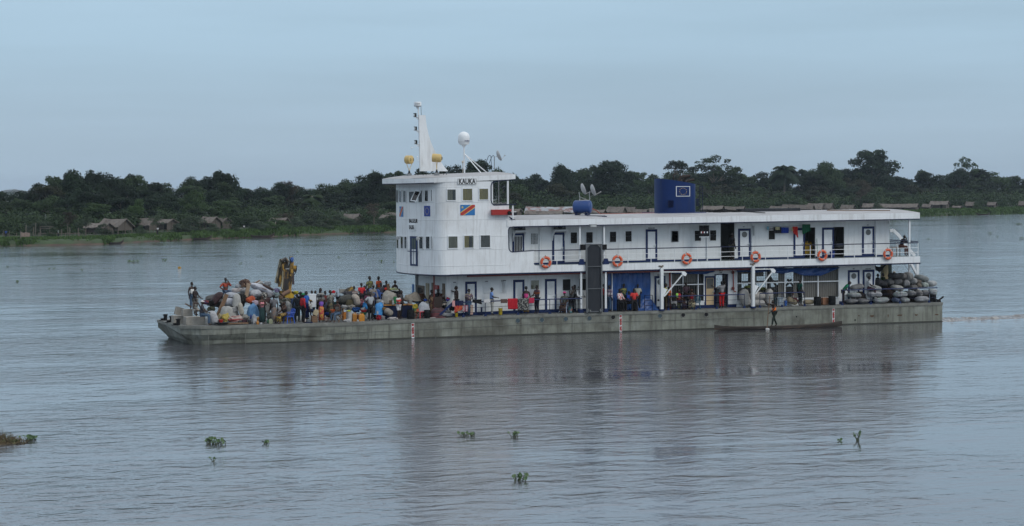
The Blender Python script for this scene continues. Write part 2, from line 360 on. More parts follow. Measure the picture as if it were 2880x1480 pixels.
# ---- draught marks: white boards with red figures
def text(s, size, mt, Mx, parent, name='lettering', ext=.004, width=None, bold=0.0):
	cu = bpy.data.curves.new(name, 'FONT'); cu.body = s; cu.size = size; cu.extrude = ext; cu.align_x = 'CENTER'; cu.align_y = 'CENTER'; cu.offset = bold; cu.resolution_u = 3
	o = bpy.data.objects.new(name, cu); col.objects.link(o)
	me = bpy.data.meshes.new_from_object(o); bpy.data.objects.remove(o); bpy.data.curves.remove(cu)
	me.name = name; me.materials.clear(); me.materials.append(mt)
	xs = [v.co.x for v in me.vertices]
	if width and xs:
		k = width/(max(xs)-min(xs)); me.transform(Matrix.Diagonal((k, 1, 1, 1)))
	me.transform(Mx @ Matrix.Rotation(PI/2, 4, 'X'))
	r = bpy.data.objects.new(name, me); col.objects.link(r); r.parent = parent; return r
for pxx, yt, yb in ((1161, 908, 953), (1745.5, 884, 940), (2344, 866, 909)):
	a = W(pxx, yt); b = W(pxx, yb); X = a.x; zt_, z0 = a.z, max(.02, b.z)
	p = MB().box(X-.085, X+.085, -.018, 0, z0, zt_).build('draught_mark', M['trim'], hull)
	k = 0; z = zt_ - .12
	digs = ['8M', '6', '4', '2', '7M', '8', '6', '4', '2', '6M']
	while z > z0 + .04:
		text(digs[k % 10], .135, M['red'], Matrix.Translation((X, -.019, z)), p, 'figure', .003, width=.14, bold=.022); k += 1; z -= .10
# ---- bollards at the bow, cleat at the stern
def bollard(z_, x_, y_, yp):
	p = V(z_, x_, y_, yp); X = p.x; z = zd(X)
	b = MB(); b.lathe([(.11, 0), (.11, .30), (.15, .31), (.15, .37), (.05, .40)], (X, yp, z), 'Z', 14); b.lathe([(.16, 0), (.16, .03)], (X-.25, yp, z)); b.tube([(X-.3, yp, z+.08), (X, yp, z+.1)], .06)
	b.build('bollard', M['black'], ship, smooth=True)
bollard('A', 112, 1005, 6.5); bollard('A', 188, 1005, 4.5); bollard('A', 270, 1015, 1.6)
MB().lathe([(.22, 0), (.22, .5), (.19, .55)], (px(2624, 850, .7), .7, zd(31)), 'Z', 14).build('bollard', M['black'], ship)
X = px(2640, 850, .4)
MB().box(X-.12, X+.12, .3, .5, zd(31), zd(31)+.12).add([], []).tube([(X-.35, .4, zd(31)+.22), (X, .4, zd(31)+.12), (X+.38, .4, zd(31)+.36)], .06).build('cleat', M['black'], ship)
# ---- the tall forward block with its bowed front
XC, BF, YM = -4.74, .88, BM/2
def arcX(y, off=0.0): return XC - off - BF*(1 - ((y-YM)/YM)**2)
def plan_poly(xr, off=0.0, ys=0.0, rc=.5, n=18):
	"""near side from the rear, round the corner, along the bowed front, to the far side"""
	P = [(xr, ys)]; a = (XC - off + rc, ys); b = (XC - off, ys); c = (arcX(ys + rc, off), ys + rc)
	for i in range(7):
		t = i/6; P.append(tuple(a[k]*(1-t)**2 + 2*b[k]*t*(1-t) + c[k]*t*t for k in (0, 1)))
	for i in range(1, n): y = ys + rc + (BM - 2*ys - 2*rc)*i/n; P.append((arcX(y, off), y))
	for i in range(7):
		t = 1 - i/6; P.append(tuple(v if k == 0 else BM - v for k, v in enumerate([a[k]*(1-t)**2 + 2*b[k]*t*(1-t) + c[k]*t*t for k in (0, 1)])))
	P.append((xr, BM - ys)); return P
XR1 = px(1428, 680); XR2 = px(1381, 540)
tower = MB().plan(plan_poly(XR1), lambda z, x, y: zb(x), 7.27).build('forward_block', M['white'], ship)
MB().plan(plan_poly(XR2), 7.27, 9.62).build('wheelhouse_wall', M['white'], ship)
# weld seams
mb = MB()
for z, xr in ((4.42, XR1), (5.42, XR1), (6.22, XR1), (7.27, XR1), (8.35, XR2), (9.3, XR2)):
	mb.tube([(x, y, z + .004*x) for x, y in [(a + (-.004 if a < -4 else 0), b - (.004 if b < .2 else 0)) for a, b in plan_poly(xr)][:22]], .014, 4)
mb.build('weld_seam', M['white2'], tower)
# dark blue edge under the block
MB().tube([(x, y, zb(x) - .02) for x, y in plan_poly(px(1428, 775), .0, -.01)], .045, 6).build('lower_trim', M['navy'], ship)
MB().plan(plan_poly(XR1 - .1, -.12, .1), lambda z, x, y: zb(x) - .05, lambda z, x, y: zb(x) + .01).build('block_underside', M['navy'], ship)
# side plating with the rounded opening
def zl(z_, x, y): p = V(z_, x, y); return (p.x, p.z)
c1 = [zl('up', *a) for a in [(390,400),(388,370),(396,340),(415,315),(445,300),(475,296)]]
c0 = [zl('up', *a) for a in [(470,850),(440,838),(415,812),(402,780),(398,740)]]
xe = px(1502, 720)
notch = [zl('up', 945, 1100), zl('up', 955, 1128), zl('up', 975, 1148), zl('up', 1000, 1158)]
outline = [(XR1-.3, zb(XR1)), (xe, zb(xe)), (notch[-1][0], zu(xe)-.002)] + notch[::-1][1:] + [(xe, zl('up', 945, 815)[1])] + c0 + c1 + [(c1[-1][0], 7.27), (XR1-.3, 7.27)]
outline[1] = (notch[-1][0], zb(xe))
MB().prism(outline, -.004, .07).build('side_plating', M['white'], ship)
f_outline = [(x, z) for x, z in outline]
MB().prism(f_outline, 8.43, 8.504).build('side_plating', M['white'], ship)
# blue edge round the opening
tr = [(zl('up', 945, 812))] + c0 + c1
tr2 = [(x, -.012, z) for x, z in tr]
MB().tube(tr2, .03, 6).build('opening_trim', M['navy'], ship)
# ---- upper deck slab
XS = px(2588, 730)
mb = MB(); mb.slab(XR1-.2, XS, 0, BM, zb, zu, 12); slab = mb.build('upper_deck_edge', M['white'], ship)
MB().slab(px(1502,745), XS-.1, .05, BM-.05, lambda x: zu(x)+.001, lambda x: zu(x)+.006, 12).build('upper_deck_floor', mat('grey_green_deck_paint', (.20,.24,.24), .6, var=.15), ship)
MB().slab(px(1256,777)+.2, XS, -.006, .03, lambda x: zb(x)-.055, lambda x: zb(x)+.03, 14).build('lower_trim', M['navy'], ship)
MB().slab(XS-.01, XS+.03, -.006, BM, lambda x: zb(x)-.05, lambda x: zb(x)+.03).build('lower_trim', M['navy'], ship)
MB().slab(-2.9, 17.4, .15, .28, lambda x: zb(x)-.16, lambda x: zb(x)-.05, 8).build('ceiling_pipe', M['dred'], ship)
# ---- main roof, cambered
def cambered(x0, x1, z0, z1, name, camber=.22, y0=-.05, y1=BM+.05, n=14, mats=None, fn=None):
	mb = MB(); ys = [y0 + (y1-y0)*j/12 for j in range(13)]; vs_ = []; fs = []
	for i in range(n+1):
		x = x0 + (x1-x0)*i/n
		for j, y in enumerate(ys):
			vs_.append((x, y, z1(x) + camber*(1-((y-YM)/(YM+.05))**2)))
	for i in range(n):
		for j in range(12): fs.append((i*13+j, (i+1)*13+j, (i+1)*13+j+1, i*13+j+1))
	mb.mi = 1; mb.add(vs_, fs); mb.mi = 0
	for yy in (y0, y1):
		for i in range(n):
			a = x0+(x1-x0)*i/n; b = x0+(x1-x0)*(i+1)/n
			mb.add([(a, yy, z0(a)), (b, yy, z0(b)), (b, yy, z1(b)), (a, yy, z1(a))], [(0,1,2,3)])
	for xx in (x0, x1):
		mb.add([(xx, y, z0(xx)) for y in ys] + [(xx, y, z1(xx) + camber*(1-((y-YM)/(YM+.05))**2)) for y in ys], [(j, j+1, j+14, j+13) for j in range(12)])
	mb.add([(x0, y0, z0(x0)), (x1, y0, z0(x1)), (x1, y1, z0(x1)), (x0, y1, z0(x0))], [(0,1,2,3)])
	return mb.build(name, [M['white'], M['roof']], ship)
XE = px(2586, 607)
cambered(XR1-.05, XE, zr, zt, 'main_roof')
MB().slab(XR1+.3, XE, -.062, -.03, lambda x: zr(x)-.045, lambda x: zr(x)+.02, 14).build('roof_trim', M['navy'], ship)
MB().slab(XR1+.3, XE, -.03, .15, lambda x: zr(x)-.045, lambda x: zr(x)-.01, 14).build('roof_trim', M['navy'], ship)
a = V('up', 400, 85); b = V('up', 545, 145)
MB().prism([zl('up',400,62), zl('up',402,95), zl('up',425,125), zl('up',460,145), zl('up',545,145), zl('up',500,125), zl('up',440,95)], -.07, -.052).build('scupper', M['navy'], ship)
# ---- upper deck house
X1, X2 = XR1 - .3, px(2501.6, 640, WI)
def wall(name, x0, x1, z0, z1, y, openings, mt, th=.07, parent=None):
	mb = MB(); xs = x0
	for (a, b, c, d) in sorted(openings):
		mb.slab(xs, a, y, y+th, z0, z1, 3)
		if c is not None: mb.slab(a, b, y, y+th, z0, (lambda x, c=c: c))
		mb.slab(a, b, y, y+th, (lambda x, d=d: d), z1); xs = b
	mb.slab(xs, x1, y, y+th, z0, z1, 3)
	return mb.build(name, mt, parent or ship)
ops = []
for z_, x0, y0, x1, y1 in (('F',540,245,685,635), ('F',1410,295,1520,590), ('H',310,260,412,545)):
	r = rect(z_, x0, y0, x1, y1, WI); ops.append((r[0], r[1], None, min(r[3], zr(r[0])-.04)))
uh = wall('upper_house_wall', X1, X2, zu, zr, WI, ops, M['white2'])
wall('upper_house_wall', X1, X2, zu, zr, WO-.07, [], M['white2'])
MB().slab(X2-.07, X2, WI+.07, WO-.07, zu, zr).build('upper_house_wall', M['white2'], ship)
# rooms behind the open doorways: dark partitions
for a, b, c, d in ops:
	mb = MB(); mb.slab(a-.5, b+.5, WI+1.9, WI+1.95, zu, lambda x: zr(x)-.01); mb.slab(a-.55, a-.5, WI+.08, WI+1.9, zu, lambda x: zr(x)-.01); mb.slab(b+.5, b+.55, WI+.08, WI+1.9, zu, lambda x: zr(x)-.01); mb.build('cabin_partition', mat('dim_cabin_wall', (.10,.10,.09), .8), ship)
# blue base strip
mb = MB(); xs = X1
for a, b, c, d in sorted(ops): mb.slab(xs, a, WI-.012, WI, lambda x: zu(x)+.002, lambda x: zu(x)+.12, 4); xs = b
mb.slab(xs, X2, WI-.012, WI, lambda x: zu(x)+.002, lambda x: zu(x)+.12, 4)
mb.build('base_strip', M['blue'], ship)
# seams and pipes on the wall
mb = MB()
for zo in (.85, 1.7):
	mb.slab(X1, ops[0][0], WI-.008, WI, lambda x: zu(x)+zo, lambda x: zu(x)+zo+.02, 5)
mb.build('weld_seam', M['white'], uh)
for z_, x_, y0, y1, r_ in (('E',435,290,660,.045), ('E',1090,275,640,.035), ('F',400,400,620,.05), ('F',866,245,620,.03), ('H',708,200,530,.06)):
	a = V(z_, x_, y0, WI-.06); MB().tube([(a.x, WI-.06, zu(a.x)), (a.x, WI-.06, zr(a.x)-.02)], r_, 8).build('wall_pipe', M['trim'], ship, smooth=True)
# ---- windows and doors
def frame_box(mb, w, h, t, y0, y1):
	mb.box(-w/2-t, w/2+t, y0, y1, h/2, h/2+t); mb.box(-w/2-t, w/2+t, y0, y1, -h/2-t, -h/2)
	mb.box(-w/2-t, -w/2, y0, y1, -h/2, h/2); mb.box(w/2, w/2+t, y0, y1, -h/2, h/2)
def window(Mx, w, h, style='dark', t=.05, glass=True, parent=ship):
	f = MB(); f.M = Mx; frame_box(f, w, h, t, -.045, -.002)
	f.mi = 1; f.box(-w/2, w/2, -.008, -.003, -h/2, h/2)
	o = f.build('window', [M['trim'], M['dark']], parent)
	def folds(x0, x1, mt):
		c = MB(); c.M = Mx; n = max(8, int((x1-x0)/.03)); vs_ = []; fs = []
		for i in range(n+1):
			x = x0 + (x1-x0)*i/n; y = -.018 + .006*math.sin(i*1.9) + .003*math.sin(i*.7)
			vs_ += [(x, y, -h/2), (x, y, h/2)]
		for i in range(n): fs.append((2*i, 2*i+2, 2*i+3, 2*i+1))
		c.add(vs_, fs); c.build('curtain', mt, o)
	if style == 'yellow': folds(-w/2, w/2, M['curtain'])
	elif style == 'taupe': folds(-w/2, w/2, M['curtain2'])
	elif style == 'halfy': folds(-w/2, .02, M['curtain']); folds(w*.36, w/2, M['curtain2'])
	elif style == 'halft': folds(-w/2, w*.15, M['curtain2'])
	elif style == 'brown': c = MB(); c.M = Mx; c.box(-w/2, w/2, -.02, -.012, -h/2, h/2); c.build('blind', M['brownc'], o)
	elif style == 'green': c = MB(); c.M = Mx; c.box(-w/2, w/2*.3, -.02, -.012, -h/2, h/2); c.build('blind', mat('grey_green_blind', (.06,.085,.075), .6), o)
	elif style == 'bars':
		b = MB(); b.M = Mx
		for i in range(1, 5): b.bar((-w/2 + w*i/5, -.06, -h/2), (-w/2 + w*i/5, -.06, h/2), .022)
		b.build('window_bars', M['trim'], o)
	if glass: g = MB(); g.M = Mx; g.box(-w/2, w/2, -.036, -.030, -h/2, h/2); g.build('pane', M['glass'], o)
	return o
def side_window(z_, x0, y0, x1, y1, yp, style, **k):
	r = rect(z_, x0, y0, x1, y1, yp); return window(Matrix.Translation(((r[0]+r[1])/2, yp, (r[2]+r[3])/2)), r[1]-r[0], r[3]-r[2], style, **k)
# near side of the forward block
for a in ((872,235,976,368,'halft'), (1065,226,1181,370,'yellow'), (1270,226,1378,360,'yellow'), (886,818,998,962,'taupe'), (1083,810,1196,957,'halfy'), (1287,805,1402,952,'brown')):
	side_window('D', *a[:4], 0.0, a[4])
# bowed front
def arc_at(pxx, z):
	lo, hi = .7, 7.0
	for _ in range(40):
		md = (lo+hi)/2
		if proj((arcX(md), md, z))[0] > pxx: lo = md
		else: hi = md
	return (lo+hi)/2
def arc_frame(y, z):
	dx = 2*BF*(y-YM)/YM**2; u = Vector((-dx, -1, 0)).normalized(); i = Vector((0,0,1)).cross(u)
	Mx = Matrix((u, i, (0,0,1))).transposed().to_4x4(); Mx.translation = (arcX(y), y, z); return Mx
def py_z(x, y, yy): return WX(x, y, arcX(yy)).z
def arc_rect(x0, y0, x1, y1):
	X0, Y0 = q('D', x0, y0); X1_, Y1 = q('D', x1, y1); z = 8
	ya, yb = arc_at(X0, z), arc_at(X1_, z); ym = (ya+yb)/2
	zt_ = py_z((X0+X1_)/2, Y0, ym); z0 = py_z((X0+X1_)/2, Y1, ym)
	return arc_frame(ym, (zt_+z0)/2), max(.08, ya-yb), zt_-z0
for x0, y0, x1, y1, st in ((250,245,268,395,'green'), (285,250,314,390,'green'), (334,252,367,392,'green'), (408,262,482,396,'green'), (522,250,568,390,'dark'), (600,246,642,380,'green'), (682,242,725,376,'green'),
						   (250,822,272,965,'brown'), (299,822,327,965,'green'), (345,822,373,967,'brown'), (528,820,573,968,'brown'), (611,820,658,968,'taupe'), (686,820,738,970,'brown')):
	Mx, w_, h_ = arc_rect(x0, y0, x1, y1); window(Mx, w_, h_, st, t=.04)
# the tilted-open wheelhouse casement
Mx, w_, h_ = arc_rect(482, 245, 560, 385)
Mt = Mx @ Matrix.Translation((w_*.3, -.35, 0)) @ Matrix.Rotation(rad(-28), 4, 'X') @ Matrix.Rotation(rad(12), 4, 'Z')
f = MB(); f.M = Mt; frame_box(f, w_*.6, h_*.9, .05, -.02, .02); o = f.build('open_casement', M['trim'], ship)
g = MB(); g.M = Mt; g.box(-w_*.3, w_*.3, -.004, .004, -h_*.45, h_*.45); g.build('pane', M['glass'], o)
# front door, blue, with a bar across
Mx, w_, h_ = arc_rect(414, 815, 505, 1182)
d = MB(); d.M = Mx; d.box(-w_/2, w_/2, -.03, 0, -h_/2, h_/2); o = d.build('front_door', M['blue'], ship)
d = MB(); d.M = Mx; d.box(-w_*.22, w_*.30, -.045, -.03, -h_*.44, h_*.06); d.build('door_panel', M['trim'], o)
d = MB(); d.M = Mx; d.box(-w_*.22, w_*.30, -.045, -.03, h_*.08, h_*.43); d.build('door_window', mat('grey_green_blind', (.06,.085,.075), .6), o)
d = MB(); d.M = Mx; d.box(-.02, .02, -.06, -.045, -h_*.44, h_*.43); d.bar((-w_*.62, -.12, -.02), (w_*.6, -.12, -.02), .05); d.build('door_bar', M['blue'], o)
# flood lights over the lower front windows
for x_, y_ in ((320, 828), (562, 832)):
	X_, Y_ = q('D', x_, y_); yy = arc_at(X_, 6); z = py_z(X_, Y_, yy); Mx = arc_frame(yy, z)
	b = MB(); b.M = Mx; b.tube([(0, 0, 0), (0, -.18, .06), (0, -.28, .0)], .025, 6); o = b.build('front_lamp', M['galv'], ship)
	b = MB(); b.M = Mx @ Matrix.Translation((0, -.33, -.03)) @ Matrix.Rotation(rad(25), 4, 'X'); b.lathe([(.04, .1), (.10, .05), (.13, -.1), (.12, -.1)], (0,0,0), 'Z', 12); b.build('lamp_head', M['silver'], o, smooth=True)
# ---- painted flags, name boards
gold = mat('flag_yellow', (.62,.46,.12), .5); flagblue = mat('flag_sky_blue', (.015,.16,.42), .5, var=.06); eub = mat('flag_navy_blue', (.012,.045,.26), .5, var=.06); flagred = mat('flag_red', (.42,.03,.02), .5)
def star(mb, cx, cz, r, y0, y1, n=5, rot=0.0):
	mb.prism([(cx + math.sin(rot + PI*i/n)*(r if i % 2 == 0 else r*.42), cz + math.cos(rot + PI*i/n)*(r if i % 2 == 0 else r*.42)) for i in range(2*n)], y0, y1)
def congo_flag(Mx, w, h):
	b = MB(); b.M = Mx; b.box(-w/2, w/2, -.02, 0, -h/2, h/2); o = b.build('flag_panel', flagblue, ship)
	def band(t, y0, y1, mt, nm):
		p = [(-w/2, -h/2), (-w/2 + t, -h/2), (w/2, h/2 - t*h/w*1.1), (w/2, h/2), (w/2 - t, h/2), (-w/2, -h/2 + t*h/w*1.1)]
		c = MB(); c.M = Mx; c.prism(p, y0, y1); c.build(nm, mt, o)
	band(w*.26, -.024, -.02, gold, 'flag_border'); band(w*.18, -.028, -.024, flagred, 'flag_stripe')
	s = MB(); s.M = Mx; star(s, -w*.36, h*.26, h*.15, -.024, -.02); s.build('flag_star', gold, o)
def eu_flag(Mx, w, h, border=False, r=.31):
	b = MB(); b.M = Mx; b.box(-w/2, w/2, -.02, 0, -h/2, h/2); o = b.build('flag_panel', eub if not border else M['fblue'], ship)
	s = MB(); s.M = Mx
	for i in range(12): t = 2*PI*i/12; star(s, math.sin(t)*min(w, h*1.2)*r, math.cos(t)*h*r, h*.055, -.024, -.02)
	s.build('star_ring', gold, o)
	if border:
		s = MB(); s.M = Mx; frame_box(s, w, h, .035, -.026, -.0); s.build('flag_border', M['trim'], o)
r = rect('D', 1035, 425, 1216, 554); congo_flag(Matrix.Translation(((r[0]+r[1])/2, -.002, (r[2]+r[3])/2)), r[1]-r[0], r[3]-r[2])
Mx, w_, h_ = arc_rect(285, 446, 328, 573); congo_flag(Mx, w_, h_)
Mx, w_, h_ = arc_rect(587, 438, 664, 568); eu_flag(Mx, w_, h_)
r = rect('D', 1002, 103, 1230, 170); Mx = Matrix.Translation(((r[0]+r[1])/2, -.002, (r[2]+r[3])/2)); w_, h_ = r[1]-r[0], r[3]-r[2]
b = MB(); b.M = Mx; b.box(-w_/2, w_/2, -.05, 0, -h_/2, h_/2); o = b.build('name_board', M['trim'], ship)
b = MB(); b.M = Mx; frame_box(b, w_-.04, h_-.04, .03, -.062, -.045); b.build('board_rim', mat('grey_board_rim', (.35,.36,.36), .5), o)
text('KAUKA', .46, M['black'], Mx @ Matrix.Translation((0, -.052, 0)), o, 'lettering', .008, width=w_*.90, bold=.012)
Mx, w_, h_ = arc_rect(405, 676, 482, 745)
b = MB(); b.M = Mx; b.box(-w_/2, w_/2, -.05, 0, -h_/2, h_/2); o = b.build('name_board', M['trim'], ship)
text('KAUKA', .36, M['black'], Mx @ Matrix.Translation((-.03, -.052, .02)), o, 'lettering', .006, width=w_*.86, bold=.012)
Mx, w_, h_ = arc_rect(400, 600, 505, 654)
text('BALISEUR', .34, M['black'], Mx @ Matrix.Translation((0, -.004, 0)), ship, 'ship_lettering', .004, width=w_, bold=.008)
# ---- bridge roof with its visor
def zrb(x): return 9.57 + .036*(x + 4.5)
XR3 = px(1449.5, 499)
def bridge_roof():
	P = plan_poly(XR3, .95, -.03, 1.5, 24); n = len(P); mb = MB(); NT = 8
	# rows across: pair near/far points by index
	h2 = n//2; rows = []
	def top(x, y): return zrb(x) + .30 + .20*(1 - ((y-YM)/(YM+.03))**2)
	mb.add([(x, y, zrb(x)) for x, y in P] + [(x, y, zrb(x) + .30) for x, y in P], [(i, (i+1) % n, (i+1) % n+n, i+n) for i in range(n)] + [tuple(range(n))])
	mb.mi = 1; vs_ = []; fs = []
	for i in range(h2):
		a, b = P[i], P[n-1-i]
		for j in range(NT+1):
			t = j/NT; x = a[0] + (b[0]-a[0])*t; y = a[1] + (b[1]-a[1])*t
			edge = .30 if False else 0
			k = min(1, (1 - abs(2*t-1))*3) if i > 8 else 1
			e = 1 - ((y-YM)/(YM+.03))**2
			# towards the visor's tip the crown dies down to the rim
			fx = min(1.0, max(0.0, (x - arcX(y, .95))/1.2)) if x < -3 else 1.0
			vs_.append((x, y, zrb(x) + .30 + .20*e*(fx**.5)))
	for i in range(h2-1):
		for j in range(NT): fs.append((i*(NT+1)+j, (i+1)*(NT+1)+j, (i+1)*(NT+1)+j+1, i*(NT+1)+j+1))
	mb.add(vs_, fs); mb.mi = 0
	ys = [-.03 + (BM+.06)*j/12 for j in range(13)]
	mb.add([(XR3, y, zrb(XR3)+.30) for y in ys] + [(XR3, y, top(XR3, y)) for y in ys], [(j, j+1, j+14, j+13) for j in range(12)])
	mb.build('bridge_roof', [M['white'], M['roof']], ship)
	MB().tube([(x, y, zrb(x) - .01) for x, y in P[3:-3]], .03, 5).build('roof_trim', M['navy'], ship)
bridge_roof()
# ---- balcony behind the wheelhouse
p577 = V('D', 1500, 428).z
xr = px(1431.3, 590)
for y0, y1 in ((-.004, .06), (8.44, 8.504)):
	MB().prism([(XR2-.2, 7.27), (xr, 7.27), (xr, p577), (XR2+.18, p577), (XR2+.06, p577+.1), (XR2, p577+.3), (XR2, 9.4), (XR2+.06, 9.55), (XR2-.2, 9.62)], y0, y1).build('balcony_side', M['white'], ship)
MB().tube([(px(1451, 575), -.01, p577+.03), (XR2+.18, -.01, p577), (XR2+.06, -.01, p577+.1), (XR2, -.01, p577+.3), (XR2, -.01, 9.35), (XR2+.06, -.01, 9.52), (XR2+.3, -.01, 9.62), (XR3, -.01, zrb(XR3))], .035, 6).build('opening_trim', M['navy'], ship)
for x_, y_ in ((px(1429, 530), .06), (px(1429, 530), 8.4), (px(1385.5, 530), .12)):
	MB().box(x_-.05, x_+.05, y_-.05, y_+.05, p577-.1 if y_ > .1 else p577, 9.66).build('roof_post', M['trim'], ship)
MB().slab(XR2-.1, xr, .06, 8.44, lambda x: 7.2, lambda x: 7.3).build('balcony_floor', M['roof'], ship)
MB().box(xr-.06, xr, .06, 8.44, 7.3, p577-.25).build('balcony_back', M['white'], ship)
for yy in (3.2, 3.6):
	MB().tube([(px(1399+yy, 540, yy), yy, 7.3), (px(1399+yy, 540, yy), yy, 9.7)], .03).build('roof_ladder', M['grey'], ship)
r = rect('D', 1426, 484, 1660, 550, -.18)
o = MB().box(r[0], r[1], -.30, -.01, r[2], r[3]).build('red_lamp_box', M['red'], ship)
MB().lathe([(.10, 0), (.12, .04), (.12, .1)], (px(1427, 599), -.42, V('D', 1620, 525).z), 'Y', 12).build('side_lamp', M['black'], o)
xl = px(1441, 590)
mb = MB(); mb.box(xl-.04, xl+.04, -.12, -.04, 7.25, 8.1)
for z_ in (7.4, 7.72): mb.bar((xl-.18, -.08, z_), (xl+.22, -.08, z_), .035)
mb.build('side_ladder', M['trim'], ship)
mb = MB();
for i in range(9): mb.ell((px(1386 + i*4.5, 575, .35), .35, p577 + .05 + .03*(i % 3)), (.09, .09, .07), 7, 5)
mb.build('coiled_rope', mat('tangled_grey_line', (.15,.15,.15), .8), ship)
# ---- mast, radar, lights on the bridge roof
zroof = lambda x, y: zrb(x) + .5
YC = 4.25
mast_pts = [('C', 620, 287), ('C', 718, 287), ('C', 722, 340), ('C', 735, 440), ('C', 762, 570), ('C', 800, 690), ('C', 850, 810), ('C', 915, 930), ('C', 985, 1040), ('C', 1055, 1122), ('C', 640, 1122)]
pts = [(lambda p: (p.x, p.z))(V(*a, YC)) for a in mast_pts]
MB().prism(pts, YC-.09, YC+.09).build('mast_fin', M['white'], ship)
top = V('C', 617, 160, YC); bot = V('C', 620, 300, YC)
MB().tube([(top.x, YC, top.z), (bot.x, YC, bot.z-.1)], .045).build('radar_pole', M['trim'], ship, smooth=True)
c = V('C', 600, 120, YC); rr_ = .24
o = MB().lathe([(.05, -.3), (.12, -.17), (rr_*.96, -.13), (rr_, -.08), (rr_, .08), (rr_*.93, .13), (.0, .14)], (c.x+.03, YC, c.z), 'Z', 24).build('radar_dome', M['plastic_w'], ship, smooth=True)
MB().lathe([(rr_*.97, -.15), (rr_*.97, -.125)], (c.x+.03, YC, c.z), 'Z', 24).build('dome_base', M['black'], o)
text('RADAR', .09, M['black'], Matrix.Translation((c.x-.05, YC-rr_-.005, c.z)), o, 'lettering', .002)
a = V('C', 655, 150, YC); b = V('C', 662, 285, YC)
MB().tube([(a.x, YC, a.z), (b.x, YC, b.z)], .014, 5).build('radar_cable', M['rubber'], ship)
for x_, y_ in ((566, 285), (573, 485), (578, 688)):
	p = V('C', x_, y_, YC)
	b = MB(); b.box(p.x-.08, p.x+.28, YC-.06, YC+.06, p.z-.14, p.z-.115); b.prism([(p.x+.03, p.z-.14), (p.x+.25, p.z-.14), (p.x+.25, p.z-.34)], YC-.01, YC+.01)
	o = b.build('lamp_bracket', M['trim'], ship)
	b = MB(); b.box(p.x-.08, p.x+.08, YC-.09, YC+.09, p.z-.115, p.z-.09); b.box(p.x-.08, p.x+.08, YC-.09, YC+.09, p.z+.09, p.z+.12); b.box(p.x, p.x+.08, YC-.09, YC+.09, p.z-.09, p.z+.09)
	b.build('navigation_lamp', M['black'], o)
	MB().lathe([(.05, -.08), (.05, .08)], (p.x-.03, YC-.02, p.z), 'Z', 10).build('lamp_glass', mat('clear_lamp_glass', (.4,.42,.42), .1), o)
a = V('C', 600, 745, YC); b = V('C', 518, 775, YC); MB().tube([(a.x+.15, YC, a.z+.05), (b.x, YC, b.z)], .012, 5).ell((b.x, YC, b.z), (.04,.04,.04), 8, 5).build('camera_arm', M['trim'], ship)
a = V('C', 630, 965, YC); b = V('C', 602, 910, YC); MB().tube([(a.x, YC, a.z), (b.x+.05, YC, a.z+.03), (b.x, YC, b.z)], .015, 5).ell((b.x, YC, b.z), (.04,.04,.06), 8, 5).build('camera_arm', M['trim'], ship)
# searchlights
def searchlight(z_, cx, cy, yp, r, ln, yaw, pitch=0, ped=(475, 1045, 1135)):
	p = V(z_, cx, cy, yp); base = zrb(p.x) + .45
	b = MB(); b.box(p.x-.13, p.x+.13, yp-.13, yp+.13, base-.1, base+.16 if z_ else 0); o = b.build('searchlight', M['grey'], ship)
	R = Matrix.Rotation(rad(yaw), 3, 'Z') @ Matrix.Rotation(rad(pitch), 3, 'X')
	b = MB(); b.lathe([(r*.55, -ln*.62), (r*.93, -ln*.5), (r, -ln*.45), (r, ln*.5), (r*.95, ln*.52), (r*.95, ln*.5)], tuple(p), 'Y', 24, R)
	dr = b.build('lamp_drum', M['lampy'], o, smooth=True)
	g = MB()
	for sx in (-1, 1):
		u = R @ Vector((sx*r*1.06, 0, 0)); g.tube([p + u, p + u + Vector((0,0,-r*.6)), Vector((p.x, yp, base+.33))], .018, 6)
	g.build('yoke', M['lampy'], o)
	g = MB(); g.lathe([(.10, .16), (.09, .2), (.05, .26), (.06, .34)], (p.x, yp, base), 'Z', 10); g.build('lamp_swivel', M['black'], o)
	for sx in (-.5, .5):
		u = R @ Vector((sx*r, -ln*.57, .0)); h = MB(); h.tube([p + u + Vector((0,0,.09)), p + u + R @ Vector((0,-.05,.06)), p + u + R @ Vector((0,-.05,-.06)), p + u + Vector((0,0,-.09))], .012, 5); h.build('lamp_handle', M['black'], o)
searchlight('C', 480, 950, 3.6, .27, .38, 30, 0)
searchlight('C', 890, 925, 1.8, .26, .52, 62, 4)
for x_, y_, yy in ((712, 1100, 2.6), (1013, 1115, 2.2), (590, 1128, 3.2)):
	p = V('C', x_, y_, yy); z = zrb(p.x)+.45; MB().tube([(p.x-.1, yy, z-.05), (p.x-.09, yy, z+.12), (p.x, yy, z+.18), (p.x+.09, yy, z+.12), (p.x+.1, yy, z-.05)], .02, 6).build('roof_eye', M['black'], ship)
# satellite dome on its braced pole
p = V('C', 1295, 640, YC); zb_ = zrb(p.x)+.48
MB().tube([(p.x+.03, YC, zb_-.1), (p.x, YC, p.z-.25)], .055).build('dome_pole', M['trim'], ship, smooth=True)
rr_ = .375; prof = [(.12, -.5), (.16, -.38), (.30, -.36), (rr_*.93, -.25), (rr_*.96, -.22), (rr_, -.2), (rr_, .12)] + [(rr_*math.cos(t), .12 + .34*math.sin(t)) for t in [PI/2*i/8 for i in range(1, 8)]] + [(.01, .47)]
o = MB().lathe(prof, tuple(p), 'Z', 28).build('satellite_dome', M['plastic_w'], ship, smooth=True)
MB().lathe([(rr_*1.005, -.205), (rr_*1.005, -.19)], tuple(p), 'Z', 28).build('dome_seam', M['dishgrey'], o)
t_ = rad(-8); text('Intellian', .11, mat('dome_lettering_blue', (.03,.04,.12), .5), Matrix.Translation((p.x + .09, YC - rr_ - .003, p.z - .13)), o, 'lettering', .003, bold=.003)
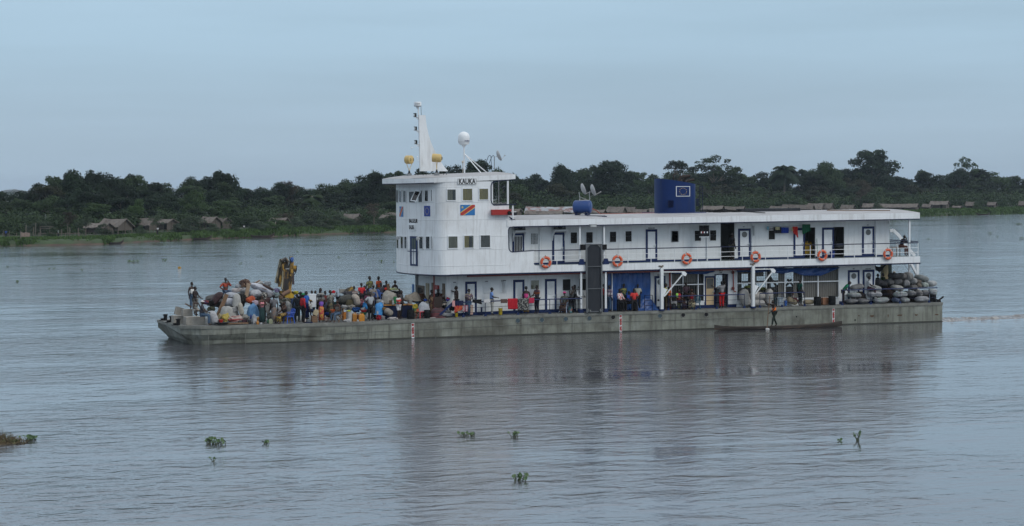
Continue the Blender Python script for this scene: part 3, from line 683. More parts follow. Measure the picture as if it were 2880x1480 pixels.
for x_, y_, yy in ((1562, 1108, 3.0), (1652, 1105, 5.5)):
	a = V('C', 1312, 862, YC); b = V('C', x_, y_, yy); MB().tube([(p.x+.03, YC, a.z), (b.x, yy, zrb(b.x)+.4)], .035, 6).build('pole_brace', M['trim'], ship)
a = V('C', 1278, 985, 3.0); MB().tube([(a.x, 3, zrb(a.x)+.4), (a.x, 3, a.z-.08)], .02).ell((a.x, 3, a.z), (.07,.07,.09), 10, 7).build('roof_horn', mat('beige_horn', (.42,.38,.32), .5), ship)
a = V('C', 1179, 1030, 4); MB().tube([(a.x, 4, zrb(a.x)+.4), (a.x, 4, a.z)], .01, 5).build('whip_aerial', M['rubber'], ship)
for pts_ in ([(1630, 985), (1660, 900), (1682, 885), (1698, 900), (1708, 1100)], [(1672, 1005), (1710, 905), (1733, 886), (1748, 905), (1748, 1095)]):
	MB().tube([V('C', x_, y_, 5.5 if k < 2 else 5) for k, (x_, y_) in enumerate(pts_)], .018, 6).build('ladder_hoop', M['navy'], ship, smooth=True)
def dish(z_, cx, cy, yp, r, yaw, tilt, arm, parent=ship, foot=None):
	p = V(z_, cx, cy, yp); R = Matrix.Rotation(rad(yaw), 3, 'Z') @ Matrix.Rotation(rad(tilt), 3, 'Y')
	prof = [(r*math.sin(t), -.0 + .16*r*(1-math.cos(t))*3) for t in [PI/2*i/6 for i in range(7)]]
	b = MB(); b.lathe([(max(.002, a), h) for a, h in prof] + [(a*.98, h+.012) for a, h in reversed(prof[1:])] + [(.002, .012)], tuple(p), 'X', 24, R)
	o = b.build('satellite_dish', M['dishgrey'], parent, smooth=True)
	e = V(z_, *arm, yp); s = p + R @ Vector((.1, 0, -r*.95)); MB().tube([s, e], .014, 6).bbox(e, (.08,.06,.06)).build('receiver_arm', M['galv'], o)
	if foot: MB().tube([p + R @ Vector((-.02,0,0)), V(z_, *foot[0], yp), V(z_, *foot[1], yp)], .022, 6).build('dish_post', M['galv'], o)
dish('C', 1790, 900, 5, .36, -14, -22, (1905, 888), foot=((1750, 912), (1750, 1095)))
# ---- funnel
def funnel():
	r = rect('K', 1665, 322, 2060, 685, 3.2); x0, x1 = r[0], r[1]; z0 = zt(x0) + .18; zl_ = V('K', 1665, 322, 3.2).z; zr_ = V('K', 2060, 385, 3.2).z
	P = []; n = 28; cx = (x0+x1)/2; hx = (x1-x0)/2; hy = 1.05
	for i in range(n):
		t = 2*PI*i/n; e = .62
		P.append((cx + hx*math.copysign(abs(math.cos(t))**.8, math.cos(t)), YC + hy*math.copysign(abs(math.sin(t))**e, math.sin(t))))
	zt_ = lambda x, y=0: zl_ + (zr_-zl_)*(x-x0)/(x1-x0) if x > x0 else zl_
	mb = MB(); mb.add([(x, y, z0) for x, y in P] + [(x, y, zt_(x)) for x, y in P] + [(cx + (x-cx)*.95, YC + (y-YC)*.93, zt_(x)) for x, y in P] + [(cx + (x-cx)*.95, YC + (y-YC)*.93, zt_(x)-.35) for x, y in P],
		[(i, (i+1) % n, (i+1) % n+n, i+n) for i in range(n)] + [(i+n, (i+1) % n+n, (i+1) % n+2*n, i+2*n) for i in range(n)] + [(i+2*n, (i+1) % n+2*n, (i+1) % n+3*n, i+3*n) for i in range(n)] + [tuple(range(3*n, 4*n))])
	fu = mb.build('funnel', M['fblue'], ship, smooth=True)
	b = rect('K', 1605, 678, 2125, 692, 3.0); MB().box(b[0], b[1], 2.9, 5.6, zt(x0)+.05, zt(x0)+.26).build('funnel_base', M['fblue'], fu)
	yn = YC - hy - .02
	r = rect('K', 1806, 412, 1948, 512, yn); eu_flag(Matrix.Translation(((r[0]+r[1])/2, yn+.01, (r[2]+r[3])/2)), r[1]-r[0], r[3]-r[2], True, .36)
	for a in ((1715,560,1773,637), (2022,542,2052,620)):
		yy = yn + (.06 if a[0] < 1900 else .22); r = rect('K', *a, yy); mb = MB(); k = 8
		for i in range(k): z = r[2] + (r[3]-r[2])*(i+.5)/k; mb.bbox(((r[0]+r[1])/2, yy+.01, z), (r[1]-r[0], .05, (r[3]-r[2])/k*.55), Matrix.Rotation(rad(25), 3, 'X'))
		mb.build('funnel_louvre', M['navy'], fu)
	mb = MB(); a = V('K', 2072, 400, 4.25); b2 = V('K', 2088, 665, 4.25)
	for yy in (4.0, 4.4): mb.tube([(a.x, yy, a.z), (a.x+.02, yy, z0)], .02, 6)
	for i in range(9): z = z0 + .1 + (a.z-z0-.15)*i/8; mb.bar((a.x+.01, 4.0, z), (a.x+.01, 4.4, z), .02)
	mb.build('funnel_ladder', M['navy'], fu)
	rust = mat('sooty_exhaust', (.025,.016,.013), .8)
	for k, (pts_, r_, yy) in enumerate(([[(1775, 340), (1772, 285), (1800, 268)], .05, 4.6], [[(1835, 350), (1850, 305), (1950, 292)], .11, 4.2], [[(1905, 365), (1930, 345), (1995, 335)], .09, 3.8], [[(1880, 350), (1900, 315), (1920, 300)], .10, 4.5])):
		MB().tube([V('K', x_, y_, yy) for x_, y_ in pts_], r_, 10).build('exhaust_pipe', rust, fu, smooth=True)
funnel()
# ---- blue tank with two dishes
def tank():
	a = V('K', 735, 628, 2.6); r_ = .42; z = zt(a.x) + .16 + r_ + .14
	ax = Vector((a.x-.16, 3.0, z)); bx = Vector((a.x + .72, 2.35, z)); d = (bx-ax).normalized(); R = d.to_track_quat('Z', 'Y').to_matrix(); ln = (bx-ax).length
	prof = [(.01, -.05), (r_*.8, -.03), (r_*.97, .03), (r_, .08), (r_, ln-.08), (r_*.97, ln-.03), (r_*.8, ln+.03), (.01, ln+.05)]
	t = MB().lathe(prof, tuple(ax), 'Z', 28, R).build('water_tank', mat('tank_blue_paint', (.012,.050,.19), .4, var=.1, scale=1.5), ship, smooth=True)
	mb = MB()
	for k in (.2, .8): c = ax + (bx-ax)*k; mb.bbox((c.x, c.y, zt(a.x)+.22), (.9, .16, .3), Matrix.Rotation(math.atan2(d.y, d.x)-PI/2, 3, 'Z'))
	mb.build('tank_cradle', M['navy'], t)
	yt = 2.7
	fr = MB()
	for x0, x1 in ((735, 745), (848, 855)):
		fr.tube([V('K', x0, 470, yt), V('K', x1, 545, yt), V('K', x1-15 if x0 < 800 else x1-20, 585, yt)], .024, 6)
	fr.tube([V('K', 740, 560, yt), V('K', 850, 560, yt)], .02, 6); fr.tube([V('K', 742, 520, yt), V('K', 835, 565, yt)], .016, 6)
	fr.build('dish_frame', M['galv'], t)
	dish('K', 762, 445, yt, .38, -12, -20, (855, 468)); dish('K', 868, 455, yt, .38, -12, -18, (972, 468))
	MB().tube([V('K', *c, yt-.1*k) for k, c in enumerate([(810,540),(822,590),(845,640),(865,668),(860,680),(800,698),(755,712)])], .014, 5).build('aerial_cable', mat('pale_cable', (.4,.4,.38), .6), t)
tank()
hose = [(875,650),(925,672),(970,692),(1020,703),(1100,702),(1200,701),(1350,700),(1500,698),(1640,696)]
MB().tube([(V('K', x_, y_, 3.6).x, 3.6, zt(V('K', x_, y_, 3.6).x)+.22 if x_ > 960 else V('K', x_, y_, 3.6).z) for x_, y_ in hose], .035, 6).build('roof_pipe', mat('faded_red_hose', (.26,.06,.035), .6), ship)
MB().tube([(V('K', *c, .9).x, .9 + .25*k, zt(3)+.16) for k, c in enumerate([(1025,740),(985,733),(960,712),(870,700)])], .03, 6).build('roof_bracket', M['navy'], ship)
MB().tube([(V('K', *c, .8).x, .8 + .25*k, zt(3)+.12) for k, c in enumerate([(1040,745),(1005,742)])], .05, 6).build('roof_bracket', M['navy'], ship)
# things lying on the roof aft of the funnel
r = rect('F', 750, 108, 1358, 135, 3.2)
MB().slab(r[0], r[1], 3.1, 3.9, lambda x: zt(x)+.19, lambda x: zt(x)+.40, 4).build('roof_trunk', M['gunmetal'], ship)
for k, (x0, x1, yy, dz) in enumerate(((385, 620, 3.6, .2), (420, 760, 3.2, .22), (470, 740, 2.9, .27), (500, 770, 3.5, .33), (400, 560, 3.9, .28))):
	a = V('F', x0, 120, yy); b = V('F', x1, 120, yy); MB().tube([(a.x + (b.x-a.x)*i/6, yy + .12*math.sin(i*1.7+k), zt(a.x) + dz + .05*math.sin(i*1.3+k*2)) for i in range(7)], .06, 6).build('roof_pipes', M['rubber'], ship)
MB().tube([(V('F', x_, 120, yy).x, yy, zt(18)+.14+.03*yy) for x_, yy in ((760, 3.0), (860, 2.2), (930, 1.4), (1000, .6))], .03, 6).build('roof_cable', M['rubber'], ship)
MB().tube([(V('H', x_, 110, yy).x, yy, zt(24)+.15+.03*yy) for x_, yy in ((250, 2.4), (500, 2.0), (700, 1.6), (840, 1.2))], .03, 6).build('roof_cable', M['wood'], ship)
# ---- doors
def door(z_, x0, y0, x1, y1, yp, zbot, style='plain', leaf=M['trim'], surround=M['blue'], t=.14, parent=ship):
	r = rect(z_, x0, y0, x1, y1, yp); X0, X1_, Z1 = r[0], r[1], r[3]; Z0 = zbot((X0+X1_)/2) + .01
	f = MB(); f.box(X0, X0+t, yp-.03, yp, Z0, Z1); f.box(X1_-t, X1_, yp-.03, yp, Z0, Z1); f.box(X0+t, X1_-t, yp-.03, yp, Z1-t*1.1, Z1); f.box(X0+t, X1_-t, yp-.03, yp, Z0, Z0+.2)
	o = f.build('door', surround, parent)
	a, b, c, d = X0+t, X1_-t, Z0+.2, Z1-t*1.1
	l = MB(); l.box(a, b, yp-.018, yp-.001, c, d); lf = l.build('door_leaf', leaf, o)
	h = MB(); h.bar((b-.02, yp-.07, c+(d-c)*.47), (b-.14, yp-.07, c+(d-c)*.47), .025); h.box(b-.02, b+.03, yp-.05, yp-.02, c+(d-c)*.36, c+(d-c)*.54); h.build('handle', M['chrome'], o)
	if 'port' in style:
		g = MB(); g.lathe([(.19, 0), (.19, .03)], ((a+b)/2, yp-.045, d-.24), 'Y', 24); p = g.build('door_porthole', mat('grey_port_rim', (.13,.14,.135), .5), o)
	if 'kick' in style:
		g = MB()
		for k in range(4): g.box((a+b)/2-.14, (a+b)/2+.14, yp-.030, yp-.018, c+.12+.07*k, c+.14+.07*k)
		g.build('vent_slats', M['white2'], o)
	if 'louv' in style:
		g = MB(); n = 11
		for k in range(n): z = d - .08 - (d-c)*.45*k/n; g.bbox(((a+b)/2, yp-.03, z), ((b-a)*.82, .035, .018), Matrix.Rotation(rad(35), 3, 'X'))
		g.build('door_louvre', M['white2'], o)
	if 'grille' in style:
		g = MB(); g.mi = 0; g.box(a, b, yp-.026, yp-.019, c+(d-c)*.33, d-.03); g.build('door_window', M['dark'], o)
		g = MB()
		for k in range(6): x = a + (b-a)*k/5; g.bar((x, yp-.05, c+(d-c)*.31), (x, yp-.05, d), .02)
		g.bar((a, yp-.05, c+(d-c)*.31), (b, yp-.05, c+(d-c)*.31), .025); g.bar((a, yp-.05, d), (b, yp-.05, d), .025); g.build('window_bars', M['trim'], o)
	return o, (a, b, c, d)
def sign(z_, x, y, yp, lines, size=.13, width=None):
	for k, s in enumerate(lines):
		p = V(z_, x, y, yp); text(s, size, M['black'], Matrix.Translation((p.x, yp-.006, p.z - k*size*1.15)), ship, 'door_lettering', .002, width=width, bold=.003)
door('E', 150, 355, 272, 640, WI, zu, 'grille'); door('E', 562, 345, 690, 640, WI, zu, 'plain')
door('E', 1530, 313, 1648, 640, WI, zu, 'plain'); sign('E', 1588, 302, WI, ['DOUCHES'], .10)
door('F', 720, 305, 850, 620, WI, zu, 'port kick'); sign('F', 780, 288, WI, ['WC'], .09)
door('H', 577, 255, 690, 525, WI, zu, 'port kick'); sign('H', 632, 243, WI, ['WC'], .09)
# leaves standing open beside the doorways
door('F', 1293, 300, 1410, 600, WI, zu, 'plain'); door('H', 205, 265, 315, 530, WI, zu, 'plain')
# awnings with air conditioners over the first two doors
for x0, x1, yt, yl in ((468, 780, 400, 620), (1335, 1660, 382, 600)):
	a = V('up', x0+60, yt, WI-.5); b = V('up', x1, yt, WI-.5); zt_ = a.z; X0, X1_ = V('up', x0+8, yt, WI).x, V('up', x1-40, yt, WI).x
	m_ = MB(); m_.box(X0, X1_, WI-.55, WI, zt_-.02, zt_+.05); zl2 = V('up', x0, yl, WI).z
	for x in (X0, X1_-.04): m_.add([(x, WI, zt_), (x, WI-.5, zt_), (x, WI-.16, zt_-.35), (x, WI-.05, zl2), (x, WI, zl2), (x+.04, WI, zt_), (x+.04, WI-.5, zt_), (x+.04, WI-.16, zt_-.35), (x+.04, WI-.05, zl2), (x+.04, WI, zl2)], [(0,1,2,3,4), (9,8,7,6,5), (0,5,6,1), (1,6,7,2), (2,7,8,3), (3,8,9,4)])
	m_.build('door_awning', M['trim'], ship)
	m_ = MB(); m_.box(X0+.1, X1_-.1, WI-.42, WI-.02, zt_+.07, zt_+.55); o = m_.build('air_conditioner', mat('dusty_unit', (.10,.11,.105), .7), ship)
	MB().lathe([(.19, 0), (.19, .02)], ((X0+X1_)/2-.05, WI-.45, zt_+.31), 'Y', 16).build('fan_grille', M['black'], o)
# windows of the upper house
for a in (('E',343,355,410,468,'bars'), ('E',752,345,818,457,'dark'), ('E',912,343,980,453,'dark'), ('E',1157,338,1222,445,'dark'), ('E',1318,333,1382,440,'dark'), ('E',1797,330,1862,438,'dark'),
		  ('F',33,332,97,438,'dark'), ('F',270,328,335,433,'dark'), ('F',428,323,492,430,'dark'), ('F',1035,312,1100,418,'dark')):
	side_window(a[0], *a[1:5], WI, a[5], t=.035, glass=a[5] != 'dark')
# ---- railings of the upper deck
def railing(name, pts, posts, h, rails, toprail_mat, rail_mat, post_mat, base, yp=.06, tr=.03, mr=.016, pr=.024, foot=False):
	"""pts: (x,y) line; h(x): height of the top rail over base"""
	m_ = MB(); m_.tube([(x, y, base(x) + h(x)) for x, y in pts], tr, 8); o = m_.build(name, toprail_mat, ship, smooth=True)
	for fr in rails: MB().tube([(x, y, base(x) + h(x)*fr) for x, y in pts], mr, 6).build('rail', rail_mat, o, smooth=True)
	for x, y in posts:
		b = MB(); b.tube([(x, y, base(x)), (x, y, base(x) + h(x) - .02)], pr, 6); b.build('rail_post', post_mat, o)
		if foot: MB().prism([(x-.10, base(x)), (x+.10, base(x)), (x+.035, base(x)+.16), (x-.035, base(x)+.16)], y-.035, y+.035).build('post_foot', M['blue'], o)
	return o
hr = lambda x: .93 - .0005*x
pxs = [1567, 1767, 1832, 1898, 1962, 2028, 2089, 2153.7, 2217, 2280, 2340, 2404, 2465, 2526, 2558]
x_end = px(2583, 700)
gap0, gap1 = px(1646, 720), px(1695, 720)
line1 = [(px(1502, 720), .05), (gap0, .05)]; line2 = [(gap1, .05)] + [(px(p_, 720), .05) for p_ in (1900, 2100, 2300, 2500)] + [(x_end, .05)]
railing('upper_railing', line1, [(px(1567, 720), .05)], lambda x: .93, (.64, .32), M['navy'], M['trim'], M['trim'], zu)
railing('upper_railing', line2, [(px(p_, 720), .05) for p_ in pxs[1:]], hr, (.64, .32), M['navy'], M['trim'], M['trim'], zu)
railing('stern_railing', [(x_end, .05), (x_end, 8.4)], [(x_end, y) for y in (.05, 1.4, 2.8, 4.2, 5.6, 7.0, 8.4)], hr, (.75, .5, .25), M['navy'], M['trim'], M['trim'], zu)
railing('far_railing', [(px(2501, 700, 8.4), 8.4), (x_end, 8.4)], [(px(2501, 700, 8.4) + (x_end-px(2501, 700, 8.4))*k/3, 8.4) for k in range(4)], hr, (.75, .5, .25), M['navy'], M['trim'], M['trim'], zu)
# ---- roof posts, upper and lower, with their blue feet
for z_, x_ in (('E', 857), ('E', 1108)):
	X = V(z_, x_, 400).x; MB().box(X-.05, X+.05, .10, .20, zu(X), zr(X)).build('roof_post', M['trim'], ship)
	MB().prism([(X-.22+.06, zu(X)-.02), (X+.22+.06, zu(X)-.02), (X+.12+.06, zu(X)+.34), (X-.10+.06, zu(X)+.34)], -.03, .08).build('post_bracket', M['blue'], ship)
X = V('H', 1021, 300, .1).x; MB().box(X-.05, X+.05, .08, .18, zu(X), zr(X)).build('roof_post', M['trim'], ship)
X = V('H', 833, 220, .9).x; MB().prism([(X, zr(X)-.25), (X+.06, zr(X)), (X-.04, zr(X)), (X-.04, zr(X)-.35)], .9, 1.0).build('post_bracket', M['trim'], ship)
for z_, x_, x2 in (('E', 862, 870), ('E', 1115, 1122)):
	X = V(z_, x_, 1000, .15).x; MB().box(X-.06, X+.06, .10, .22, zd(X)+.22, zb(X)).build('deck_post', M['trim'], ship)
	MB().prism([(X-.16, zd(X)), (X+.16, zd(X)), (X+.09, zd(X)+.24), (X-.09, zd(X)+.24)], .06, .26).build('post_foot', M['blue'], ship)
for x_ in (1182,):
	a = V('E', x_, 770, .9); MB().box(a.x-.025, a.x+.025, .88, .93, zd(a.x), zb(a.x)).build('deck_post', M['trim'], ship)
X = V('H', 1021, 640, 2.6).x; MB().box(X-.05, X+.05, 2.6, 2.7, zd(X), zb(X)).build('stern_post', M['trim'], ship)
X = V('H', 1098, 650, 2.4).x; MB().box(X-.10, X+.10, 2.4, 2.56, zd(X), zb(X)).build('stern_post', M['trim'], ship)
a = V('H', 1035, 605, 2.5); b = V('H', 1085, 700, 2.5); MB().bar(a, b, .15).build('stern_brace', M['trim'], ship)
MB().tube([V('s1', 1500, 25, .5), V('s1', 1640, 230, .5)], .008, 5).build('stay_wire', M['rubber'], ship)
# stern stair: sloping white stringers from the upper deck
sy = 3.6
for yy in (3.2, 4.1):
	pts_ = [V('H', *c, yy) for c in [(838,295),(870,292),(925,345),(1000,450),(1070,530)]]
	for a, b in zip(pts_, pts_[1:]): MB().bar(a, b, .05, .22).build('stair_stringer', M['trim'], ship)
MB().tube([V('H', 835, 382, .3), V('H', 960, 388, .3), V('H', 1100, 397, .3)], .035, 6).build('inner_rail', M['navy'], ship)
# ---- hinged boarding ramp stowed upright, with its winch boxes
def ramp():
	a = V('E', 905, 466, -.02); b = V('E', 1070, 466, -.02); c = V('E', 920, 1163, -.15); d = V('E', 1085, 1163, -.15)
	zt_, z0 = a.z, zd(a.x)+.01; w2 = (b.x-a.x)/2; xm = (a.x+b.x)/2; xc = (c.x+d.x)/2
	mb = MB(); y0 = -.07
	P = lambda x, z, y: (xm + (xc-xm)*(zt_-z)/(zt_-z0) + x, y, z)
	mb.add([P(-w2, z0, y0), P(w2, z0, y0), P(w2, zt_, y0), P(-w2, zt_, y0), P(-w2, z0, y0+.04), P(w2, z0, y0+.04), P(w2, zt_, y0+.04), P(-w2, zt_, y0+.04)], [(0,1,2,3),(7,6,5,4),(0,4,5,1),(1,5,6,2),(2,6,7,3),(3,7,4,0)])
	o = mb.build('boarding_ramp', M['gunmetal'], ship)
	mb = MB()
	for s in (-1, 1): mb.bar(P(s*(w2-.035), z0, y0-.05), P(s*(w2-.035), zt_, y0-.05), .07, .10)
	for z in (zt_-.03, z0+.06, V('E', 950, 698).z, V('E', 950, 928).z): mb.bar(P(-w2+.07, z, y0-.04), P(w2-.07, z, y0-.04), .06, .05)
	mb.build('ramp_rib', mat('worn_ramp_edge', (.10,.11,.12), .6), o)
	for s in (-1, 1):
		mb = MB(); mb.add([P(s*(w2-.07), zt_-.06, y0-.045), P(s*(w2-.30), zt_-.06, y0-.045), P(s*(w2-.07), zt_-.28, y0-.045)], [(0,1,2)]); mb.add([P(s*(w2-.07), z0+.09, y0-.045), P(s*(w2-.27), z0+.09, y0-.045), P(s*(w2-.07), z0+.32, y0-.045)], [(0,1,2)]); mb.build('ramp_gusset', mat('pale_ramp_gusset', (.13,.14,.14), .6), o)
	for x0, x1 in ((855, 902), (1075, 1118)):
		r = rect('E', x0, 470, x1, 525, .05); MB().box(r[0], r[1], -.10, .12, r[2], r[3]).build('winch_box', M['black'], ship)
	for s in (-1, 1): MB().lathe([(.10, 0), (.10, .06)], P(s*(w2-.2), z0+.09, y0-.08), 'X', 12).build('ramp_hinge', mat('pale_ramp_gusset', (.13,.14,.14), .6), o)
ramp()
# ---- boat davits
def davit(z_, cx, ytop, ybot, armp, brace0, brace1, foot):
	p = V(z_, cx, ytop, -.0); X = p.x; yp = -.02
	z0 = zd(X); m_ = MB(); m_.box(X-.095, X+.095, yp-.10, yp+.10, z0+.1, p.z); o = m_.build('davit_post', M['white2'], ship)
	m_ = MB()
	for k in (.1, .22, .55, .83, .93): z = z0 + (p.z-z0)*k; m_.box(X-.102, X+.102, yp-.107, yp+.107, z, z+.015)
	m_.build('weld_ring', M['white2'], o)
	m_ = MB(); m_.box(X-.15, X+.15, yp-.14, yp+.16, z0, z0+.1); m_.build('post_foot', M['blue'], o)
	m_ = MB(); m_.tube([(X-.2, yp, p.z+.12), (X, yp, p.z+.10), (X+.12, yp, p.z+.14)], .05, 6); m_.lathe([(.06, 0), (.06, .12)], (X, yp, p.z)); m_.build('davit_cap', mat('rusty_fitting', (.16,.13,.10), .8), o)
	a = V(z_, *armp[0]); b = V(z_, *armp[1]); MB().bar((X+.1, yp, a.z), (b.x, yp, b.z), .06).build('davit_arm', M['white2'], o)
	c = V(z_, *brace0); d = V(z_, *brace1); MB().bar((c.x, yp-.03, c.z), (d.x, yp-.03, d.z), .07).build('davit_brace', M['white2'], o)
	MB().prism([(b.x-.25, b.z), (b.x+.03, b.z), (b.x+.14, b.z-.12), (b.x+.05, b.z-.28), (b.x-.16, b.z-.2)], yp-.08, yp+.04).build('davit_plate', M['trim'], o)
	f = V(z_, *foot); MB().prism([(X+.11, f.z+.55), (X+.40, f.z+.42), (X+.12, f.z-.05)], yp-.02, yp+.03).build('davit_gusset', M['trim'], o)
davit('s2', 570, 128, 1230, ((600, 238), (1180, 236)), (1150, 270), (630, 890), (610, 880))
davit('s4', 553, 55, 860, ((585, 125), (965, 120)), (945, 165), (600, 620), (590, 600))
# ---- lower house: front part, walls, engine-room grilles
XL0, XL1 = px(1256, 830, WI), px(2461, 800, WI)
g0, g1 = V('s2', 820, 500, WI).x, V('s2', 1715, 500, WI).x          # first grilled opening
dm0, dm1 = V('s2', 1990, 600, WI).x, V('s2', 2330, 600, WI).x       # open doorway
h0, h1 = V('s4', 222, 400, WI).x, V('s4', 2290, 400, WI).x          # long grilled opening
zg_t = lambda x: zb(x) - .12
zsill = lambda x: V('s4', 1600, 690, WI).z - .10
zbl = lambda x: zb(x) - .005
lw = MB()
def seg(a, b, f0=zd, f1=zbl): lw.slab(a, b, WI, WI+.07, f0, f1, 3)
seg(XL0, g0); seg(g1, dm0); seg(dm1, h0); seg(h1, XL1)
for a, b in ((g0, g1), (h0, h1)): seg(a, b, zd, zsill)
seg(g0, g1, zg_t, zbl); seg(h0, h1, zg_t, zbl)
ztop = V('s2', 2150, 318, WI).z; lw.slab(dm0, dm1, WI, WI+.07, lambda x: ztop, zbl)
# front wall, squared back from the deck edge
yf = WO - .3
xf = WX(1167, 820, 0).x
lw.slab(XL0, XL0+.07, WI+.07, 6.6, zd, zbl)
lw.build('lower_house_wall', M['white2'], ship)
MB().slab(XL1-.07, XL1, WI+.07, 5.4, zd, zbl).build('lower_house_wall', M['white2'], ship)
mb = MB()
for a, b in ((XL0, g0), (h1, XL1)): mb.slab(a, b, WO-.07, WO, zd, zbl, 2)
for a, b in ((g0, h1),):
	n = 11
	for i in range(n):
		x0 = a + (b-a)*i/n; x1 = a + (b-a)*(i+1)/n; mb.slab(x0, x0+.35, WO-.07, WO, zd, zbl); mb.slab(x0+.35, x1, WO-.07, WO, zd, lambda x: zd(x)+.95); mb.slab(x0+.35, x1, WO-.07, WO, lambda x: zb(x)-.4, zbl)
mb.build('lower_house_wall', M['white2'], ship)
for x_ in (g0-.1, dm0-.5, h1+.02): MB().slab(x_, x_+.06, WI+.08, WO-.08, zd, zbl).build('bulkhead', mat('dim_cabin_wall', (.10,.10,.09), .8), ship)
# base strip of the lower house
mb = MB()
for a, b in ((XL0, g0), (g0, dm0), (dm1, h0), (h1, XL1)): mb.slab(a, b, WI-.014, WI, lambda x: zd(x)+.006, lambda x: zd(x)+.20, 3)
mb.build('base_strip', M['blue'], ship)
# grilled openings: white frame, thin bars, sheeting behind
def grille(a, b, mull, zmid_f, sheets, bars=True):
	fr = MB(); zt_ = zg_t
	fr.slab(a, b, WI-.03, WI+.03, lambda x: zsill(x)-.02, lambda x: zsill(x)+.07, 3); fr.slab(a, b, WI-.03, WI+.03, lambda x: zmid_f(x)-.035, lambda x: zmid_f(x)+.035, 3)
	for m_ in mull: fr.slab(m_-.035, m_+.035, WI-.032, WI+.032, lambda x: zsill(x)+.07, zt_)
	o = fr.build('grille_frame', M['trim'], ship)
	bb = MB(); n = int((b-a)/.16)
	for i in range(n): x = a + (b-a)*(i+.5)/n; bb.box(x-.008, x+.008, WI+.035, WI+.05, zsill(x), zt_(x))
	bb.build('grille_bars', mat('grille_bar_grey', (.22,.22,.21), .6), o)
	for x0, x1, z0, z1, mt in sheets:
		s = MB(); n = max(2, int((x1-x0)/.08)); vs_ = []; fs = []
		for i in range(n+1): x = x0 + (x1-x0)*i/n; y = WI + .12 + .03*(i % 2); vs_ += [(x, y, z0(x)), (x, y, z1(x))]
		for i in range(n): fs.append((2*i, 2*i+2, 2*i+3, 2*i+1))
		s.add(vs_, fs); s.build('pleated_sheet', mt, o)
	return o
full0 = lambda x: zsill(x); full1 = lambda x: zg_t(x)
zm1 = lambda x: V('s2', 1300, 572, WI).z; zm2 = lambda x: interp(x, [(h0, V('s4', 240, 410, WI).z), (h1, V('s4', 2280, 362, WI).z)])
sA = V('s2', 1140, 500, WI).x; sB = V('s2', 1545, 500, WI).x
grille(g0, g1, [sA, sB, g0+.03, g1-.03], zm1, [(g0, sA-.1, lambda x: zm1(x), full1, M['mesh']), (sA+.05, sB-.05, lambda x: zsill(x)+1.25, full1, M['mesh'])])
mA = [V('s4', x_, 400, WI).x for x_ in (820, 1197, 1553, 1865)]
xs_ = lambda x_: V('s4', x_, 400, WI).x
grille(h0, h1, mA + [h0+.02, h1-.02], zm2, [(mA[2], h1, full0, full1, M['mesh']), (xs_(1390), mA[2], full0, full1, M['mesh']), (xs_(1080), mA[1], full0, full1, M['mesh']), (xs_(235), xs_(265), full0, full1, M['mesh']),
	(xs_(590), mA[0]-.1, lambda x: zg_t(x)-.55, full1, M['mesh']), (xs_(340), xs_(500), lambda x: zg_t(x)-.35, full1, M['mesh']), (xs_(880), xs_(1080), lambda x: zg_t(x)-.3, full1, M['mesh'])])
# engine-room frames seen through the bars
mb = MB()
for x_ in (300, 400, 760, 1120, 1440): X = xs_(x_); mb.box(X-.09, X+.09, 3.0, 3.15, zd(X), zb(X)-.01)
mb.slab(h0, xs_(1500), 3.2, 3.3, lambda x: zd(x)+1.5, lambda x: zd(x)+1.6, 3); mb.slab(h0, xs_(1500), 3.2, 3.3, lambda x: zd(x)+.85, lambda x: zd(x)+.95, 3)
mb.build('engine_room_frame', mat('dim_steel', (.09,.085,.075), .8), ship)
for a, b in (((880, 260), (1040, 480)), ((960, 520), (1080, 440)), ((1220, 460), (1330, 330)), ((1250, 330), (1400, 500))):
	MB().bar(V('s4', *a, 2.6), V('s4', *b, 2.6), .11).build('room_brace', mat('dim_steel', (.09,.085,.075), .8), ship)
# rolled blue tarpaulins under the deck edge
def roll(z_, pts_, yp, rlist, name, label):
	P = [V(z_, x_, y_, yp) for x_, y_ in pts_]; mb = MB(); n = len(P)
	mb.tube([(p.x, yp + .05*math.sin(i*2.1), p.z) for i, p in enumerate(P)], rlist, 10)
	o = mb.build(name, M['tarp'], None, smooth=True); tag(o, label, 'tarpaulin', 'rolled blue tarpaulins along the lower deck'); return o
def sag(z_, top_pts, bot_pts, yp, name, label, seed=1):
	"""a tarpaulin bunched up along its top edge and sagging in a belly"""
	rr = random.Random(seed); n = 60; mb = MB(); rows = 9; vs_ = []; fs = []
	xa, xb = top_pts[0][0], top_pts[-1][0]
	for i in range(n+1):
		x = xa + (xb-xa)*i/n; yt = interp(x, top_pts); yb = interp(x, bot_pts)
		for j in range(rows+1):
			t = j/rows; y_ = yt + (yb-yt)*min(1, t*1.25 if t < .8 else 1 - (t-.8)*.6)
			p = V(z_, x, y_, yp); bulge = .16*math.sin(PI*t) + .02*math.sin(i*.9+j) + .025*math.sin(i*.37+j*1.3)
			vs_.append((p.x, yp - bulge + (.12 if j == rows else 0), p.z))
	for i in range(n):
		for j in range(rows): a = i*(rows+1)+j; fs.append((a, a+rows+1, a+rows+2, a+1))
	mb.add(vs_, fs); o = mb.build(name, M['tarp'], None, smooth=True)
	md = o.modifiers.new('t', 'SOLIDIFY'); md.thickness = .01
	return tag(o, label, 'tarpaulin', 'rolled blue tarpaulins along the lower deck')
sag('s4', [(915, 100), (1400, 98), (2290, 84)], [(915, 195), (1150, 215), (1330, 180), (1560, 255), (1900, 258), (2100, 180), (2290, 98)], WI-.12, 'rolled_tarpaulin', 'big blue tarpaulin hanging in a deep belly over the stern grilles', 3)
sag('s4', [(215, 140), (560, 122), (912, 125)], [(215, 185), (400, 180), (620, 195), (912, 160)], WI-.12, 'rolled_tarpaulin', 'narrow rolled blue tarpaulin behind the aft davit post', 4)
